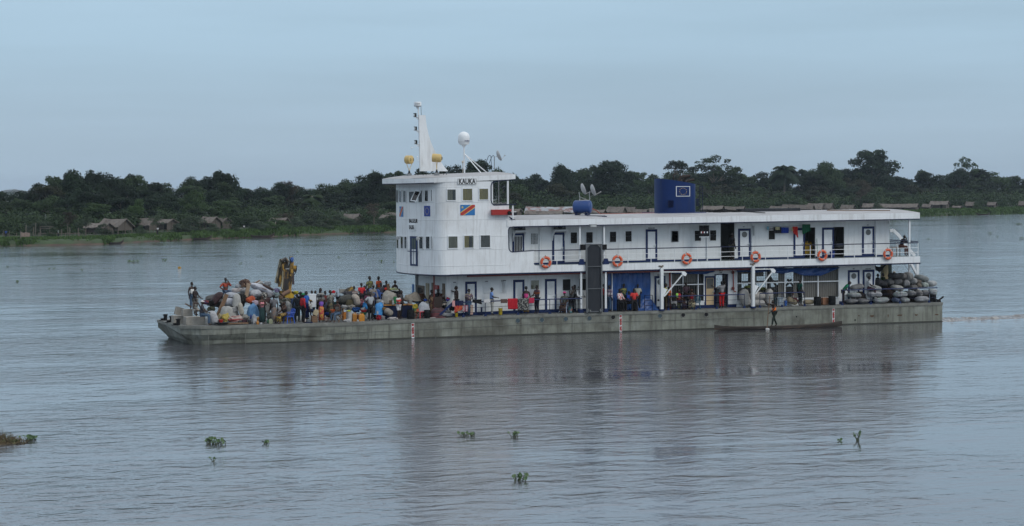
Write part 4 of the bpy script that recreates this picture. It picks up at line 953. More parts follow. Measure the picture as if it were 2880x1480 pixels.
sag('s2', [(830, 205), (1400, 205), (1965, 200)], [(830, 285), (1300, 292), (1720, 298), (1965, 235)], WI-.12, 'rolled_tarpaulin', 'rolled blue tarpaulin over the window grille beside the plywood door', 5)
# big blue sheet hung as a wall between the ramp and the forward davit
def hung_sheet():
	mb = MB(); n, k = 70, 16; vs_ = []; fs = []
	x0, x1 = V('s3', 330, 600, .95).x, V('s3', 1660, 600, .95).x
	for i in range(n+1):
		x = x0 + (x1-x0)*i/n
		for j in range(k+1):
			t = j/k; z = zb(x) - .16 - (zb(x)-.16-zd(x)-.02)*t
			y = .98 + .035*math.sin(i*.55) + .02*math.sin(i*1.3+j*.4) + .02*math.sin(j*.8+i*.2) - .28*max(0, t-.75)*(1 if i > 20 else 0)
			vs_.append((x, y, z))
	for i in range(n):
		for j in range(k): a = i*(k+1)+j; fs.append((a, a+k+1, a+k+2, a+1))
	mb.add(vs_, fs); o = mb.build('tarpaulin_wall', M['tarp'], None, smooth=True); o.modifiers.new('t', 'SOLIDIFY').thickness = .01
	tag(o, 'large blue tarpaulin hung as a wall behind the people beside the grey ramp', 'tarpaulin')
	# its loose skirt spread over the deck towards the davit
	mb = MB(); vs_ = []; fs = []; n, k = 24, 10
	for i in range(n+1):
		u = i/n; x = V('s3', 1240 + 690*u, 1200, .5).x; ht = interp(u, [(0, .42), (.35, .75), (.62, .85), (.8, .62), (1, .06)])
		for j in range(k+1): t = j/k; vs_.append((x + .05*math.sin(j), .92 - .55*t + .03*math.sin(i+j*2), zd(x)+.01 + ht*(1-t)**1.3 + .02*math.sin(i*1.7+j)*(1-t)))
	for i in range(n):
		for j in range(k): a = i*(k+1)+j; fs.append((a, a+k+1, a+k+2, a+1))
	mb.add(vs_, fs); o2 = mb.build('tarpaulin_skirt', M['tarp'], None, smooth=True); o2.modifiers.new('t', 'SOLIDIFY').thickness = .01
	tag(o2, 'loose foot of blue sheeting heaped over the deck beside the forward davit', 'tarpaulin')
hung_sheet()
# doors of the lower deck
door('B', 1803, 495, 1945, 890, WI, zd, 'louv'); door('E', 160, 835, 275, 1160, WI, zd, 'louv'); door('E', 488, 827, 607, 1145, WI, zd, 'louv')
door('E', 1620, 795, 1733, 1050, WI, zd, 'port'); sign('E', 1663, 787, WI, ['WC'], .10)
door('H', 445, 662, 553, 900, WI, zd, 'port'); sign('H', 500, 650, WI, ['WC'], .09); door('H', 583, 658, 690, 900, WI, zd, 'port'); sign('H', 635, 650, WI, ['DOUCHES'], .09)
o, (a, b, c, d) = door('s2', 1715, 345, 2000, 1110, WI, zd, '', t=.11)
MB().box(a, b, WI-.028, WI-.018, c, c+(d-c)*.60).build('plywood_panel', M['ply'], o)
f = MB(); zc = c+(d-c)*.60; f.box(a, a+.03, WI-.03, WI-.018, zc, d); f.box(b-.03, b, WI-.03, WI-.018, zc, d); f.box(a, b, WI-.03, WI-.018, d-.03, d); f.build('window_frame', M['ply'], o)
f = MB(); f.box(a+.03, b-.03, WI-.024, WI-.018, zc, d-.03)
for k in range(5): x = a + (b-a)*(k+.5)/5; f.box(x-.01, x+.01, WI-.03, WI-.024, zc, d-.03)
f.build('door_window', mat('grey_slats', (.12,.12,.11), .7), o)
sign('s2', 2150, 205, WI, ['SALLE', 'DES', 'MACHINES'], .105)
# blue casing of the open doorway
f = MB(); z0 = zd(dm0)+.01; f.box(dm0-.02, dm0+.06, WI-.03, WI, z0, ztop+.06); f.box(dm1-.06, dm1+.02, WI-.03, WI, z0, ztop+.06); f.box(dm0+.06, dm1-.06, WI-.03, WI, ztop, ztop+.06); f.build('door_casing', M['navy'], ship)
# louvre panels and windows, lower deck
def louvre(z_, x0, y0, x1, y1):
	r = rect(z_, x0, y0, x1, y1, WI); f = MB(); f.box(r[0], r[1], WI-.012, WI-.001, r[2], r[3]); o = f.build('louvre_panel', M['trim'], ship)
	s = MB(); n = 10
	for k in range(n): z = r[2] + (r[3]-r[2])*(k+.5)/n; s.bbox(((r[0]+r[1])/2, WI-.03, z), ((r[1]-r[0])*.9, .04, .016), Matrix.Rotation(rad(35), 3, 'X'))
	s.build('slats', M['white2'], o)
	MB().box((r[0]+r[1])/2-.09, (r[0]+r[1])/2+.09, WI-.03, WI, r[3]+.02, r[3]+.06).build('drip_cap', M['black'], o)
louvre('B', 1620, 512, 1720, 640); louvre('B', 2020, 500, 2115, 640); louvre('B', 2230, 495, 2296, 640); louvre('E', 45, 850, 95, 970)
side_window('E', 342, 840, 424, 932, WI, 'taupe', t=.02); side_window('E', 670, 830, 750, 945, WI, 'dark', t=.01, glass=False); side_window('E', 838, 825, 912, 942, WI, 'dark', t=.01, glass=False)
# front wall of the lower house with its open wooden door
def fw(z_, x0, y0, x1, y1):
	A = WX(*q(z_, x0, y0), XL0); B = WX(*q(z_, x1, y1), XL0); return B.y, A.y, B.z, A.z
mt_wood = mat('dark_varnished_wood', (.12,.085,.05), .6, var=.2, stretch=(6,6,1))
for a4, nm, mt_ in (((590, 110, 800, 700), 'front_doorway', mt_wood), ((640, 170, 745, 700), 'dark_door_opening', M['dark']), ((845, 60, 925, 600), 'front_window', M['curtain2']), ((1000, 50, 1062, 500), 'front_window', mt_wood), ((1285, 70, 1345, 600), 'front_window', mt_wood)):  # dark panel in the wooden frame stands for the unlit interior
	y0_, y1_, z0_, z1_ = fw('a4', *a4); z0_ = max(z0_, zd(XL0)+.01)
	MB().box(XL0-(.06 if nm != 'dark_door_opening' else .075), XL0-.001, y0_, y1_, z0_, z1_).build(nm, mt_, ship)
y0_, y1_, z0_, z1_ = fw('a4', 1100, 110, 1190, 240); MB().box(XL0-.12, XL0, y0_, y1_, z0_, z1_).build('red_wall_box', M['red'], ship)
y0_, y1_, z0_, z1_ = fw('a4', 550, 80, 640, 330); MB().box(XL0-.35, XL0-.30, y0_, min(y1_, 6.9), z0_, z1_).build('blue_door_leaf', mat('bright_blue_door', (.01,.12,.36), .5), ship)
p = WX(*q('a4', 1047, 20), XL0-.9); MB().tube([(XL0-.9, p.y, zd(-5)), (XL0-.9, p.y, zb(-5)-.05)], .05).build('deck_stanchion', M['dred'], ship)
# red fire main on the lower wall
pts_ = [V('s2', 790, 290, WI-.12), V('s2', 810, 1190, WI-.12)]; MB().tube([(pts_[0].x, WI-.12, zb(9)-.1), (pts_[1].x, WI-.12, zd(9))], .055).build('fire_main', mat('fire_main_red', (.30,.03,.02), .5), ship, smooth=True)
pp = [V('s4', *c, WI-.1) for c in [(0,130),(110,128),(145,145),(160,180),(165,500),(175,572),(215,572)]]; MB().tube(pp, .035, 8).build('fire_main', mat('fire_main_red', (.30,.03,.02), .5), ship, smooth=True)
for y_ in (190, 510): p = V('s4', 155, y_, WI-.12); MB().lathe([(.11, -.02), (.11, .02)], tuple(p), 'Y', 10).build('valve_wheel', M['dred'], ship)
# lower deck railings
def lrail(pts_px, posts_px, yp=.10, h=.93, zz=None, rails=(.62, .30)):
	return railing('deck_railing', [(px(x_, 850, yp), yp) for x_ in pts_px], [(px(x_, 850, yp), yp) for x_ in posts_px], lambda x: h, rails, M['blue'], M['navy'], M['navy'], zd, tr=.035, mr=.013, pr=.02, foot=True)
lrail([1303, 1450, 1636], [1303, 1365, 1457, 1546], h=.92)
a = V('hl', 830, 385, .1); b = V('hl', 1215, 0, .1); MB().bar(a, (b.x, .1, zd(b.x)+.92), .07, .12).build('rail_end_brace', M['blue'], ship)
f = MB()
x0, x1 = V('s3', 1465, 1000, .12).x, V('s3', 1705, 1000, .12).x; zc = zd(x0)
for z in (zc+1.0, zc+.68, zc+.35): f.bar((x0, .12, z), (x1, .12, z), .03)
for x in (x0, x1): f.bar((x, .12, zc), (x, .12, zc+1.02), .035)
f.build('gate_frame', M['navy'], ship)
lrail([V_ for V_ in (1880, 2094)], [1880, 1957, 2016, 2093.5], h=.90); lrail([2137, 2263], [2137, 2199.5, 2263], h=.93); lrail([2369, 2636], [2369, 2449.5, 2531.5, 2613], h=1.0, rails=(.66, .33))
# stern recess: cream column and dark arched shape under the deck
a = V('s1', 980, 400, 3.4); MB().box(a.x-.05, V('s1', 1110, 400, 3.4).x, 3.4, 3.8, zd(28), zb(28)).build('stern_column', mat('cream_column', (.36,.30,.17), .7), ship)
a = V('s1', 1140, 200, 1.6); MB().box(a.x-.06, a.x+.12, 1.6, 1.75, zd(28), zb(28)).build('stern_post', mat('green_grey_post', (.10,.13,.10), .7), ship)
mb = MB(); P = [V('s1', *c, 3.2) for c in [(755,55),(720,78),(800,92),(880,98),(960,78),(1030,40),(1030,60),(980,110),(935,190),(885,210),(860,255),(845,215),(770,190)]]
mb.prism([(p.x, p.z) for p in P], 3.2, 3.28); mb.build('dark_arch_shape', M['dark'], ship)
# blue bollards / vent by the near wall, flood light at the roof edge
p = V('hl', 2095, 130, .9); MB().tube([(p.x, .95, zd(p.x)), (p.x, .95, zd(p.x)+.5)], .06).build('deck_vent', M['navy'], ship)
r = rect('E', 950, 262, 1018, 294, -.25); o = MB().box(r[0], r[1], -.34, -.12, r[2], r[3]).build('flood_light', M['grey'], ship); MB().box(r[0]+.03, r[1]-.03, -.36, -.34, r[2]+.03, r[3]-.05).build('lamp_glass', mat('clear_lamp_glass', (.4,.42,.42), .1), o)
p = V('F', 880, 300, WI-.1); MB().tube([(p.x, WI-.1, p.z+.15), (p.x+.02, WI-.1, p.z-.5)], [.09, .05]).build('hose_reel', M['galv'], ship, smooth=True)
p = V('F', 1535, 440, WI-.1); MB().tube([(p.x, WI-.1, p.z+.2), (p.x+.06, WI-.12, zu(p.x)+.02)], .02, 6).build('broom_handle', mat('teal_handle', (.1,.25,.22), .6), ship)
# ---- lifebuoys hung on the upper rail
def lifebuoy(z_, cx, cy, rot, label):
	p = V(z_, cx, cy, -.08); R_, r_ = .29, .085; n = 40
	root = MB().tube([(math.cos(t)*R_, 0, math.sin(t)*R_) for t in [2*PI*i/n for i in range(n)]], r_, 12, closed=True).build('lifebuoy', M['orange'], None, smooth=True, loc=(p.x, -.10, p.z))
	tag(root, label, 'lifebuoy', 'orange lifebuoys along the upper rail')
	for k in range(4):
		t0 = rot + PI/2*k; b = MB(); b.tube([(math.cos(t0+d)*R_, 0, math.sin(t0+d)*R_) for d in (-.12, -.04, .04, .12)], r_*1.04, 12, cap=False); b.build('reflective_band', M['silver'], root, smooth=True)
	b = MB();
	for k in range(4): t0 = rot + PI/2*k; b.tube([(math.cos(t0+d)*(R_+r_*(1.02+.25*math.sin(d*2))), -.02, math.sin(t0+d)*(R_+r_*(1.02+.25*math.sin(d*2)))) for d in [i*.26 for i in range(7)]], .010, 5)
	b.build('grab_line', mat('pale_rope', (.5,.45,.4), .8), root)
	MB().tube([(0, 0, R_+r_), (0, .08, R_+r_+.06)], .02, 5).build('hanger', M['black'], root)
for z_, x_, y_, rot, lab in (('E', 495, 655, .5, 'orange lifebuoy nearest the forward block, left of the grey ramp'), ('E', 1235, 642, 1.5, 'orange lifebuoy on the rail just right of the grey ramp'), ('F', 187, 619, .3, 'orange lifebuoy on the rail above the davit arm, below the dark fringed towel'),
						  ('F', 899, 599, .9, 'orange lifebuoy in front of the porthole door, above the aft davit'), ('H', 205, 525, .4, 'orange lifebuoy on the rail left of the blue bucket'), ('H', 817, 514, .8, 'aftmost orange lifebuoy on the upper rail near the stern')):
	lifebuoy(z_, x_, y_, rot, lab)
# ============================================================ the far bank
SH = [(-500, 712), (-150, 698), (0, 693), (150, 691), (300, 688), (400, 681), (500, 677), (620, 671), (741, 667), (827, 662.6), (960, 658), (1111, 654), (1500, 641), (2000, 625), (2588, 609), (2880, 601), (3300, 592), (3700, 585)]
yhz = lambda x: 529 - .005*(x - 1440)
sdep = lambda x: CH*FPX/(interp(x, SH) - yhz(x)) / 1.0
def gz(off, x=0): return interp(off, [(-8, -1.2), (0, -.05), (1.2, .55), (2.8, 1.0), (60, 1.5), (150, 2.0), (600, 2.6), (1500, 3.5), (2600, 5), (3400, 6), (9000, 6)])
def gp(x, off, z=None):
	t = sdep(x) + off; v = CAM + ray(x, 600) * t; v.z = gz(off) if z is None else z; return v
def yz(x, y, off): return CH + (yhz(x) - y) * (sdep(x) + off) / FPX        # height of a point seen at pixel row y
def mpp(x, off=0): return (sdep(x) + off) / FPX
soil = mat('eroded_bank_soil', (.075, .048, .034), .9, var=.3, scale=.6, patch=[((.05,.06,.03), .9, .35, (1,1,2), .45, .6)])
turf = mat('bank_grass_ground', (.035, .058, .022), .9, var=.3, scale=.4, patch=[((.07,.055,.035), .8, .12, (1,1,1), .56, .68)])
floor_m = mat('forest_floor', (.025, .032, .018), .9, var=.3, scale=.2)
offs = [-8, 0, .6, 1.2, 2.0, 2.6, 5, 12, 25, 40, 60, 100, 150, 300, 600, 1200, 2600, 3400, 9000]
pxr = list(range(-1500, 4600, 22))
vs_ = []; fs = []; ms = []
for x in pxr:
	for k, o_ in enumerate(offs):
		j = mnoise.noise(Vector((x*.012, k*.2 if k > 6 else 0, 3.3)))*2.2 + mnoise.noise(Vector((x*.06, 0, 8.3)))*.8
		v = gp(x, o_ + (j if o_ < 60 else 0)); v.z = gz(o_) + (mnoise.noise(Vector((x*.05, k*1.1, 1))) * (.12 if o_ < 100 else .02*o_**.8) if o_ > 1 else 0)
		vs_.append(v)
nk = len(offs)
for i in range(len(pxr)-1):
	for k in range(nk-1): fs.append((i*nk+k, (i+1)*nk+k, (i+1)*nk+k+1, i*nk+k+1)); ms.append(0 if k < 2 else (1 if k < 10 else 2))
mb = MB(); mb.v = vs_; mb.f = fs; mb.m = ms
g_ = mb.build('ground', [soil, turf, floor_m], smooth=False); tag(g_, 'low grassy far bank with an eroded brown edge', kind='structure')
for p_ in g_.data.polygons: p_.use_smooth = True
# ---- foliage
def leafmat(name, c, v=.35):
	mm = bpy.data.materials.new(name); mm.use_nodes = True; t = mm.node_tree; n = t.nodes; l = t.links; b = n['Principled BSDF']
	b.inputs['Roughness'].default_value = .75; b.inputs['Specular IOR Level'].default_value = .15
	ge = n.new('ShaderNodeNewGeometry'); wn = n.new('ShaderNodeTexNoise'); wn.inputs['Scale'].default_value = .55; l.new(ge.outputs['Position'], wn.inputs[0])
	wf = n.new('ShaderNodeTexNoise'); wf.inputs['Scale'].default_value = 3; l.new(ge.outputs['Position'], wf.inputs[0])
	ad = n.new('ShaderNodeMath'); l.new(wn.outputs[0], ad.inputs[0]); l.new(wf.outputs[0], ad.inputs[1])
	m1 = n.new('ShaderNodeMapRange'); m1.inputs[1].default_value = .75; m1.inputs[2].default_value = 1.25; m1.inputs[3].default_value = 1-v; m1.inputs[4].default_value = 1+v*1.4; l.new(ad.outputs[0], m1.inputs[0])
	oi = n.new('ShaderNodeObjectInfo'); m2 = n.new('ShaderNodeMapRange'); m2.inputs[3].default_value = .75; m2.inputs[4].default_value = 1.3; l.new(oi.outputs['Random'], m2.inputs[0])
	mu = n.new('ShaderNodeMath'); mu.operation = 'MULTIPLY'; l.new(m1.outputs[0], mu.inputs[0]); l.new(m2.outputs[0], mu.inputs[1])
	sc1 = n.new('ShaderNodeVectorMath'); sc1.operation = 'SCALE'; sc1.inputs[0].default_value = c; l.new(mu.outputs[0], sc1.inputs['Scale']); l.new(sc1.outputs[0], b.inputs['Base Color'])
	tr = n.new('ShaderNodeBsdfTranslucent'); l.new(sc1.outputs[0], tr.inputs[0]); ms_ = n.new('ShaderNodeMixShader'); ms_.inputs[0].default_value = .2; l.new(b.outputs[0], ms_.inputs[1]); l.new(tr.outputs[0], ms_.inputs[2]); l.new(ms_.outputs[0], n['Material Output'].inputs[0])
	return mm
LF = {'dark': leafmat('dark_green_leaves', (.015, .028, .014)), 'mid': leafmat('mid_green_leaves', (.031, .052, .022)), 'olive': leafmat('olive_brown_leaves', (.028, .032, .017)),
	  'pale': leafmat('fresh_green_leaves', (.042, .074, .026)), 'shrub': leafmat('grey_green_shrub_leaves', (.050, .070, .043)), 'brown': leafmat('brownish_thin_leaves', (.050, .042, .030)), 'grass': leafmat('bank_grass_blades', (.050, .088, .027), .4)}
bark = mat('pale_bark', (.13, .11, .09), .9, var=.3, scale=2)
def leaf_cluster(mb, rr, c, R, n, size, flat=.7, hole=0.0):
	c = Vector(c)
	for _ in range(n):
		while True:
			u = Vector((rr.gauss(0,1), rr.gauss(0,1), rr.gauss(0,1)))
			if u.length > .01: break
		u.normalize()
		if u.z < -.35 and rr.random() < .7: u.z = -u.z
		k = rr.uniform(.62, 1.08) + .30*mnoise.noise(Vector((u.x*2.6+c.x, u.y*2.6+c.y, u.z*2.6))) + .22*mnoise.noise(Vector((u.x*6+c.x, u.y*6, u.z*6)))
		p = c + Vector((u.x*R[0]*k, u.y*R[1]*k, u.z*R[2]*k))
		nrm = (u + Vector((rr.uniform(-.8,.8), rr.uniform(-.8,.8), rr.uniform(-.3,1.0)))).normalized()
		a = nrm.orthogonal().normalized(); b = nrm.cross(a); t = rr.uniform(0, 2*PI); a, b = a*math.cos(t)+b*math.sin(t), b*math.cos(t)-a*math.sin(t)
		s = size*rr.uniform(.6, 1.35); q_ = s*rr.uniform(.5, .9)
		mb.add([p - a*s - b*q_*.3, p + b*q_ - a*s*.1 + nrm*s*.15, p + a*s + b*q_*.2, p - b*q_ + a*s*.2 - nrm*s*.1], [(0,1,2,3)])
def limb(mb, rr, a, b, r0, r1, bend=.12):
	a = Vector(a); b = Vector(b); L_ = (b-a).length; pts = [a + (b-a)*t + Vector((rr.uniform(-1,1), rr.uniform(-1,1), 0))*L_*bend*math.sin(PI*t) for t in (0, .3, .6, 1)]
	mb.tube(pts, [r0, r0*.75+r1*.25, r0*.4+r1*.6, r1], 6)
_trees = {}
def tree_proto(kind, seed):
	"""crown and trunk meshes, about 10 m tall, base at the origin"""
	key = (kind, seed)
	if key in _trees: return _trees[key]
	rr = random.Random(hash(kind) % 1000 if False else sum(map(ord, kind))*17 + seed); cr = MB(); tr = MB(); lobes = []
	if kind == 'broad':
		for i in range(22):
			a = rr.uniform(0, 2*PI); d = rr.uniform(.6, 3.8); h = 7.6 - d*.75 + rr.uniform(-1.1, .9); lobes.append(((d*math.cos(a), d*math.sin(a), h), rr.uniform(.8, 1.8)))
		for i in range(8):
			a = rr.uniform(0, 2*PI); d = rr.uniform(2.5, 4.0); lobes.append(((d*math.cos(a), d*math.sin(a), rr.uniform(2.6, 4.8)), rr.uniform(1.1, 1.7)))
		N_, sz, fl = 6000, .20, .7
	elif kind == 'round':
		for i in range(14):
			a = rr.uniform(0, 2*PI); d = rr.uniform(.2, 2.0); h = 6.6 + rr.uniform(-2.0, 2.3); lobes.append(((d*math.cos(a), d*math.sin(a), h), rr.uniform(.9, 1.5)))
		N_, sz, fl = 4400, .19, .8
	elif kind == 'layer':
		for i in range(25):
			a = rr.uniform(0, 2*PI); k = i/24; h = 4.6 + 4.9*k; d = rr.uniform(.5, 3.9)*(1 - .45*k); lobes.append(((d*math.cos(a), d*math.sin(a), h), rr.uniform(.8, 1.5)))
		N_, sz, fl = 5200, .19, .62
	elif kind == 'sparse':
		for i in range(38):
			a = rr.uniform(0, 2*PI); h = rr.uniform(4.2, 9.7); d = rr.uniform(.2, 2.7)*(1.25 - (h-5)*.14); lobes.append(((d*math.cos(a), d*math.sin(a), h), rr.uniform(.3, .68)))
		N_, sz, fl = 3000, .13, 1.0
	elif kind == 'shrub':
		for i in range(16):
			a = rr.uniform(0, 2*PI); d = rr.uniform(0, 4.2); lobes.append(((d*math.cos(a), d*math.sin(a), 1.2 + rr.uniform(0, 1)*(6.5 - d*1.1)), rr.uniform(1.2, 2.2)))
		N_, sz, fl = 4200, .20, .8
	elif kind == 'thin':
		for i in range(13):
			a = rr.uniform(0, 2*PI); d = rr.uniform(.5, 3.6); lobes.append(((d*math.cos(a), d*math.sin(a), 4.2 + rr.uniform(0, 4.8) - d*.35), rr.uniform(.8, 1.5)))
		N_, sz, fl = 1800, .15, .75
	if kind == 'palm':
		rr2 = rr; hc = 7.2
		for i in range(34):
			a = 2*PI*i/34*2.4 + rr.uniform(-.2, .2); up = rr.uniform(-.9, 1.25); L_ = rr.uniform(2.4, 3.3); pts = []
			for k in range(8): t = k/7; pts.append(Vector((math.cos(a)*L_*t*math.cos(up*.6), math.sin(a)*L_*t*math.cos(up*.6), hc + L_*(math.sin(up)*t - (.95 if up > -.3 else .5)*t*t*.8))))
			cr.tube(pts, [.035, .03, .03, .025, .02, .015, .01, .008], 3)
			for k in range(1, 8):
				d = (pts[k]-pts[k-1]).normalized(); s = d.cross(Vector((0,0,1))).normalized()
				for sg in (-1, 1):
					for m_ in (0, .5):
						p = pts[k-1].lerp(pts[k], m_); ln = .75*math.sin(PI*min(.95, (k+m_)/8.5))+.12; e = p + s*sg*ln + d*ln*.5 - Vector((0,0,ln*.55)); cr.add([p, p + d*.30, e + d*.06, e], [(0,1,2,3)])
		tr.tube([(0,0,-.3), (.08,0,2.5), (.02,.05,5), (0,0,7.2)], [.22, .16, .15, .2], 8); tr.ell((0,0,7.1), (.35,.35,.5), 8, 5)
		me = (cr.mesh('palm_fronds', LF['dark']), tr.mesh('palm_trunk', bark)); _trees[key] = me; return me
	tot = sum(r*r for _, r in lobes)
	for c, r in lobes: leaf_cluster(cr, rr, c, (r, r, r*fl), int(N_*r*r/tot), sz)
	top = Vector((0, 0, 4.2 if kind != 'shrub' else 2.0)); base_r = .30 if kind in ('broad', 'layer') else .2
	if kind in ('round', 'sparse'): top.z = 4.8
	limb(tr, rr, (0,0,-.3), top, base_r, base_r*.7, .04)
	for c, r in lobes[:13]: limb(tr, rr, top if c[2] > top.z else Vector((0,0,top.z*.55)), Vector(c)*.92 + Vector((0,0,.1)), base_r*.42, .04)
	zs = sorted(v.z for v in cr.v); k_ = 10.0/zs[int(len(zs)*.985)]
	for b_ in (cr, tr): b_.v = [Vector((v.x, v.y, v.z*k_ if v.z > 0 else v.z)) for v in b_.v]
	me = (cr.mesh('crown', LF['mid']), tr.mesh('trunk', bark)); _trees[key] = me; return me
def tree(kind, seed, p, h, wid, mt, label, cat='tree', group=None, name=None, rz=None):
	cm, tm = tree_proto(kind, seed); r = empty(name or {'palm': 'palm_tree', 'shrub': 'shrub'}.get(kind, 'broadleaf_tree'), p, rz if rz is not None else random.uniform(0, 6.28))
	r.scale = (wid, wid, h/10.0); tag(r, label, cat, group)
	c = bpy.data.objects.new('crown', cm); col.objects.link(c); c.parent = r; c.material_slots[0].link = 'OBJECT'; c.material_slots[0].material = LF[mt]
	t = bpy.data.objects.new('trunk', tm); col.objects.link(t); t.parent = r; return r
random.seed(11)
SKY = [(-120,546),(0,544),(50,548),(70,536),(95,536),(115,510),(165,500),(212,490),(280,492),(330,507),(380,500),(412,510),(440,524),(490,520),(540,505),(580,508),(610,488),(640,492),(665,536),(715,536),(760,534),(780,520),(830,516),(850,536),(895,526),(950,520),(985,508),(1040,498),(1073,490),(1110,488),(1200,480),(1290,478),(1353,460),(1400,482),(1440,497),
	   (1470,497),(1501,497),(1542,482),(1583,475),(1624,489),(1686,470),(1742,470),(1768,494),(1799,485),(1829,487),(1850,500),(1880,490),(1942,490),(1965,485),(2019,480),(2042,478),(2073,474),(2093,497),(2114,503),(2160,486),(2205,480),(2243,489),(2275,471),(2327,466),(2372,480),(2404,484),(2456,470),(2507,480),(2524,500),(2533,512),(2553,499),(2594,486),(2649,499),(2662,495),(2700,480),(2736,480),(2768,486),(2823,495),(2880,506),(3000,510),(3200,500)]
sp = [  # special trees: px, y top, distance past the shore, kind, seed, width factor, leaves, label
	(215, 488, 75, 'broad', 1, 1.05, 'dark', 'broadest dark dome-crowned tree on the left bank, behind the fence posts'),
	(290, 492, 85, 'broad', 2, 1.0, 'dark', 'dense dark tree overlapping the broad dome, above the leftmost thatched hut'),
	(361, 495, 95, 'round', 1, .95, 'dark', 'round-headed tree poking up just right of the big left dome'),
	(624, 485, 80, 'round', 2, 1.2, 'dark', 'tall round-crowned tree standing clear above the left forest, left of the yellow crane'),
	(808, 511, 95, 'thin', 1, 1.0, 'brown', 'thin brownish tree top above the gap in the forest over the river crane'),
	(1052, 489, 60, 'layer', 1, 1.1, 'dark', 'flat-topped spreading tree touching the wheelhouse visor'),
	(1353, 457, 80, 'layer', 2, 1.1, 'dark', 'dark crown seen between the satellite dome pole and its braces'),
	(1715, 456, 85, 'layer', 3, 1.25, 'dark', 'wide layered tree above the two roof dishes'),
	(1583, 471, 90, 'broad', 3, 1.0, 'dark', 'high dark tree left of the wide layered tree'),
	(1916, 455, 95, 'sparse', 1, 2.0, 'dark', 'open-crowned tree whose top stands over the blue funnel'),
	(2006, 441, 105, 'sparse', 2, 2.1, 'mid', 'sparse airy tree leaning up right behind the funnel'),
	(2207, 463, 75, 'palm', 1, 1.45, 'dark', 'tall oil palm with drooping fronds above the stern roof'),
	(2327, 463, 95, 'broad', 4, 1.0, 'mid', 'bright-edged broad tree just right of the oil palm'),
	(2456, 426, 110, 'layer', 4, 1.35, 'dark', 'tallest tree on the skyline, rising over the aft end of the roof'),
	(2594, 483, 140, 'broad', 5, 1.1, 'mid', 'rounded greyish tree beyond the stern, right of the tallest one'),
	(2714, 446, 120, 'sparse', 3, 1.5, 'mid', 'scraggly tree with a loose tuft on top near the right edge'),
	(2700, 480, 100, 'broad', 1, .9, 'dark', 'dark mound-shaped tree under the scraggly tuft near the right edge'),
	(640, 560, 45, 'palm', 2, 1.3, 'mid', 'low palm with arching fronds behind the last left thatched hut'),
	(878, 545, 40, 'palm', 3, 1.4, 'mid', 'spreading palm among the bushes midway between crane and wheelhouse'),
	(2420, 510, 60, 'thin', 2, 1.1, 'brown', 'pale brownish tree in front of the tallest tree'),
	(540, 540, 40, 'broad', 6, .8, 'pale', 'lighter green leafy tree behind the long thatched roof on the left'),
	(385, 562, 38, 'round', 3, .8, 'pale', 'small fresh green tree behind the two left stilt huts'),
]
for x, y, off, kind, seed, wf, mt, lab in sp:
	p = gp(x, off); h = yz(x, y, off) - p.z; k = 1.0 if kind != 'palm' else 1.0; hh = h if kind != 'palm' else h*1.22
	tree(kind, seed, p, hh, wf*max(.75, h/12 if kind != 'palm' else h/11), mt, lab, group=None)
def near_name(x):
	for a, b, n in ((-500, 130, 'at the far left edge'), (130, 420, 'behind the leftmost huts'), (420, 660, 'behind the long roofs'), (660, 860, 'behind the yellow crane'), (860, 1180, 'left of the wheelhouse'), (1180, 1460, 'behind the wheelhouse'), (1460, 1680, 'behind the blue tank'), (1680, 1900, 'between tank and funnel'),
					(1900, 2120, 'right of the funnel'), (2120, 2340, 'around the tall oil palm'), (2340, 2600, 'above the stern roof'), (2600, 4000, 'beyond the stern')):
		if a <= x < b: return n
rows = [(0, 95, 54, 0, 0, 'back row'), (1, 75, 72, 20, 12, 'second row'), (2, 56, 66, 46, 14, 'third row'), (3, 40, 64, 78, 14, 'front row')]
for ri, off0, step, dy, dj, rn in rows:
	x = -420 + ri*17
	while x < 3280:
		xx = x + random.uniform(-16, 16); ys_ = interp(xx, SKY); y = ys_ + dy + random.uniform(0, dj)*(1 if ri else .6)
		off = off0 + random.uniform(-8, 8) + (25 if xx > 1500 else 0); p = gp(xx, off); h = yz(xx, y, off) - p.z
		if 1130 < xx < 1430 and ri > 0 or (1500 < xx < 2560 and ri == 3 and False): x += step; continue
		if h > 2.5:
			kind = random.choice(['broad', 'broad', 'round', 'layer']); mt = random.choice(['dark', 'dark', 'mid', 'dark', 'olive' if ri > 0 else 'mid']) if ri < 3 else random.choice(['mid', 'mid', 'pale', 'dark', 'olive'])
			wpx = step*1.28*(1.25 if ri == 0 else 1); wf = wpx*mpp(xx, off)/7.6
			if kind == 'round': wf *= 1.55
			nn = near_name(xx)
			tree(kind, random.randint(1, 5), p, h*1.02, wf, mt, '%s green tree in the %s of the forest, %s' % ({'dark': 'dark', 'mid': 'mid', 'olive': 'olive', 'pale': 'fresh'}[mt], rn, nn), group='forest trees, %s, %s' % (rn, nn))
		x += step*random.uniform(.85, 1.15)
# undergrowth filling the foot of the forest, uncountable
mb = MB(); rr = random.Random(5)
for i in range(500):
	x = rr.uniform(-420, 3280); off = rr.uniform(27, 60) if x < 1400 else rr.uniform(45, 90); p = gp(x, off); r = rr.uniform(1.6, 3.0)*(1 if x < 1400 else 1.5)
	leaf_cluster(mb, rr, (p.x, p.y, p.z + r*.45), (r*1.3, r*1.3, r*rr.uniform(.8, 1.3)), 300, .20 if x < 1400 else .30)
tag(mb.build('undergrowth', LF['mid']), 'tangled low undergrowth at the foot of the forest', 'undergrowth', kind='stuff')
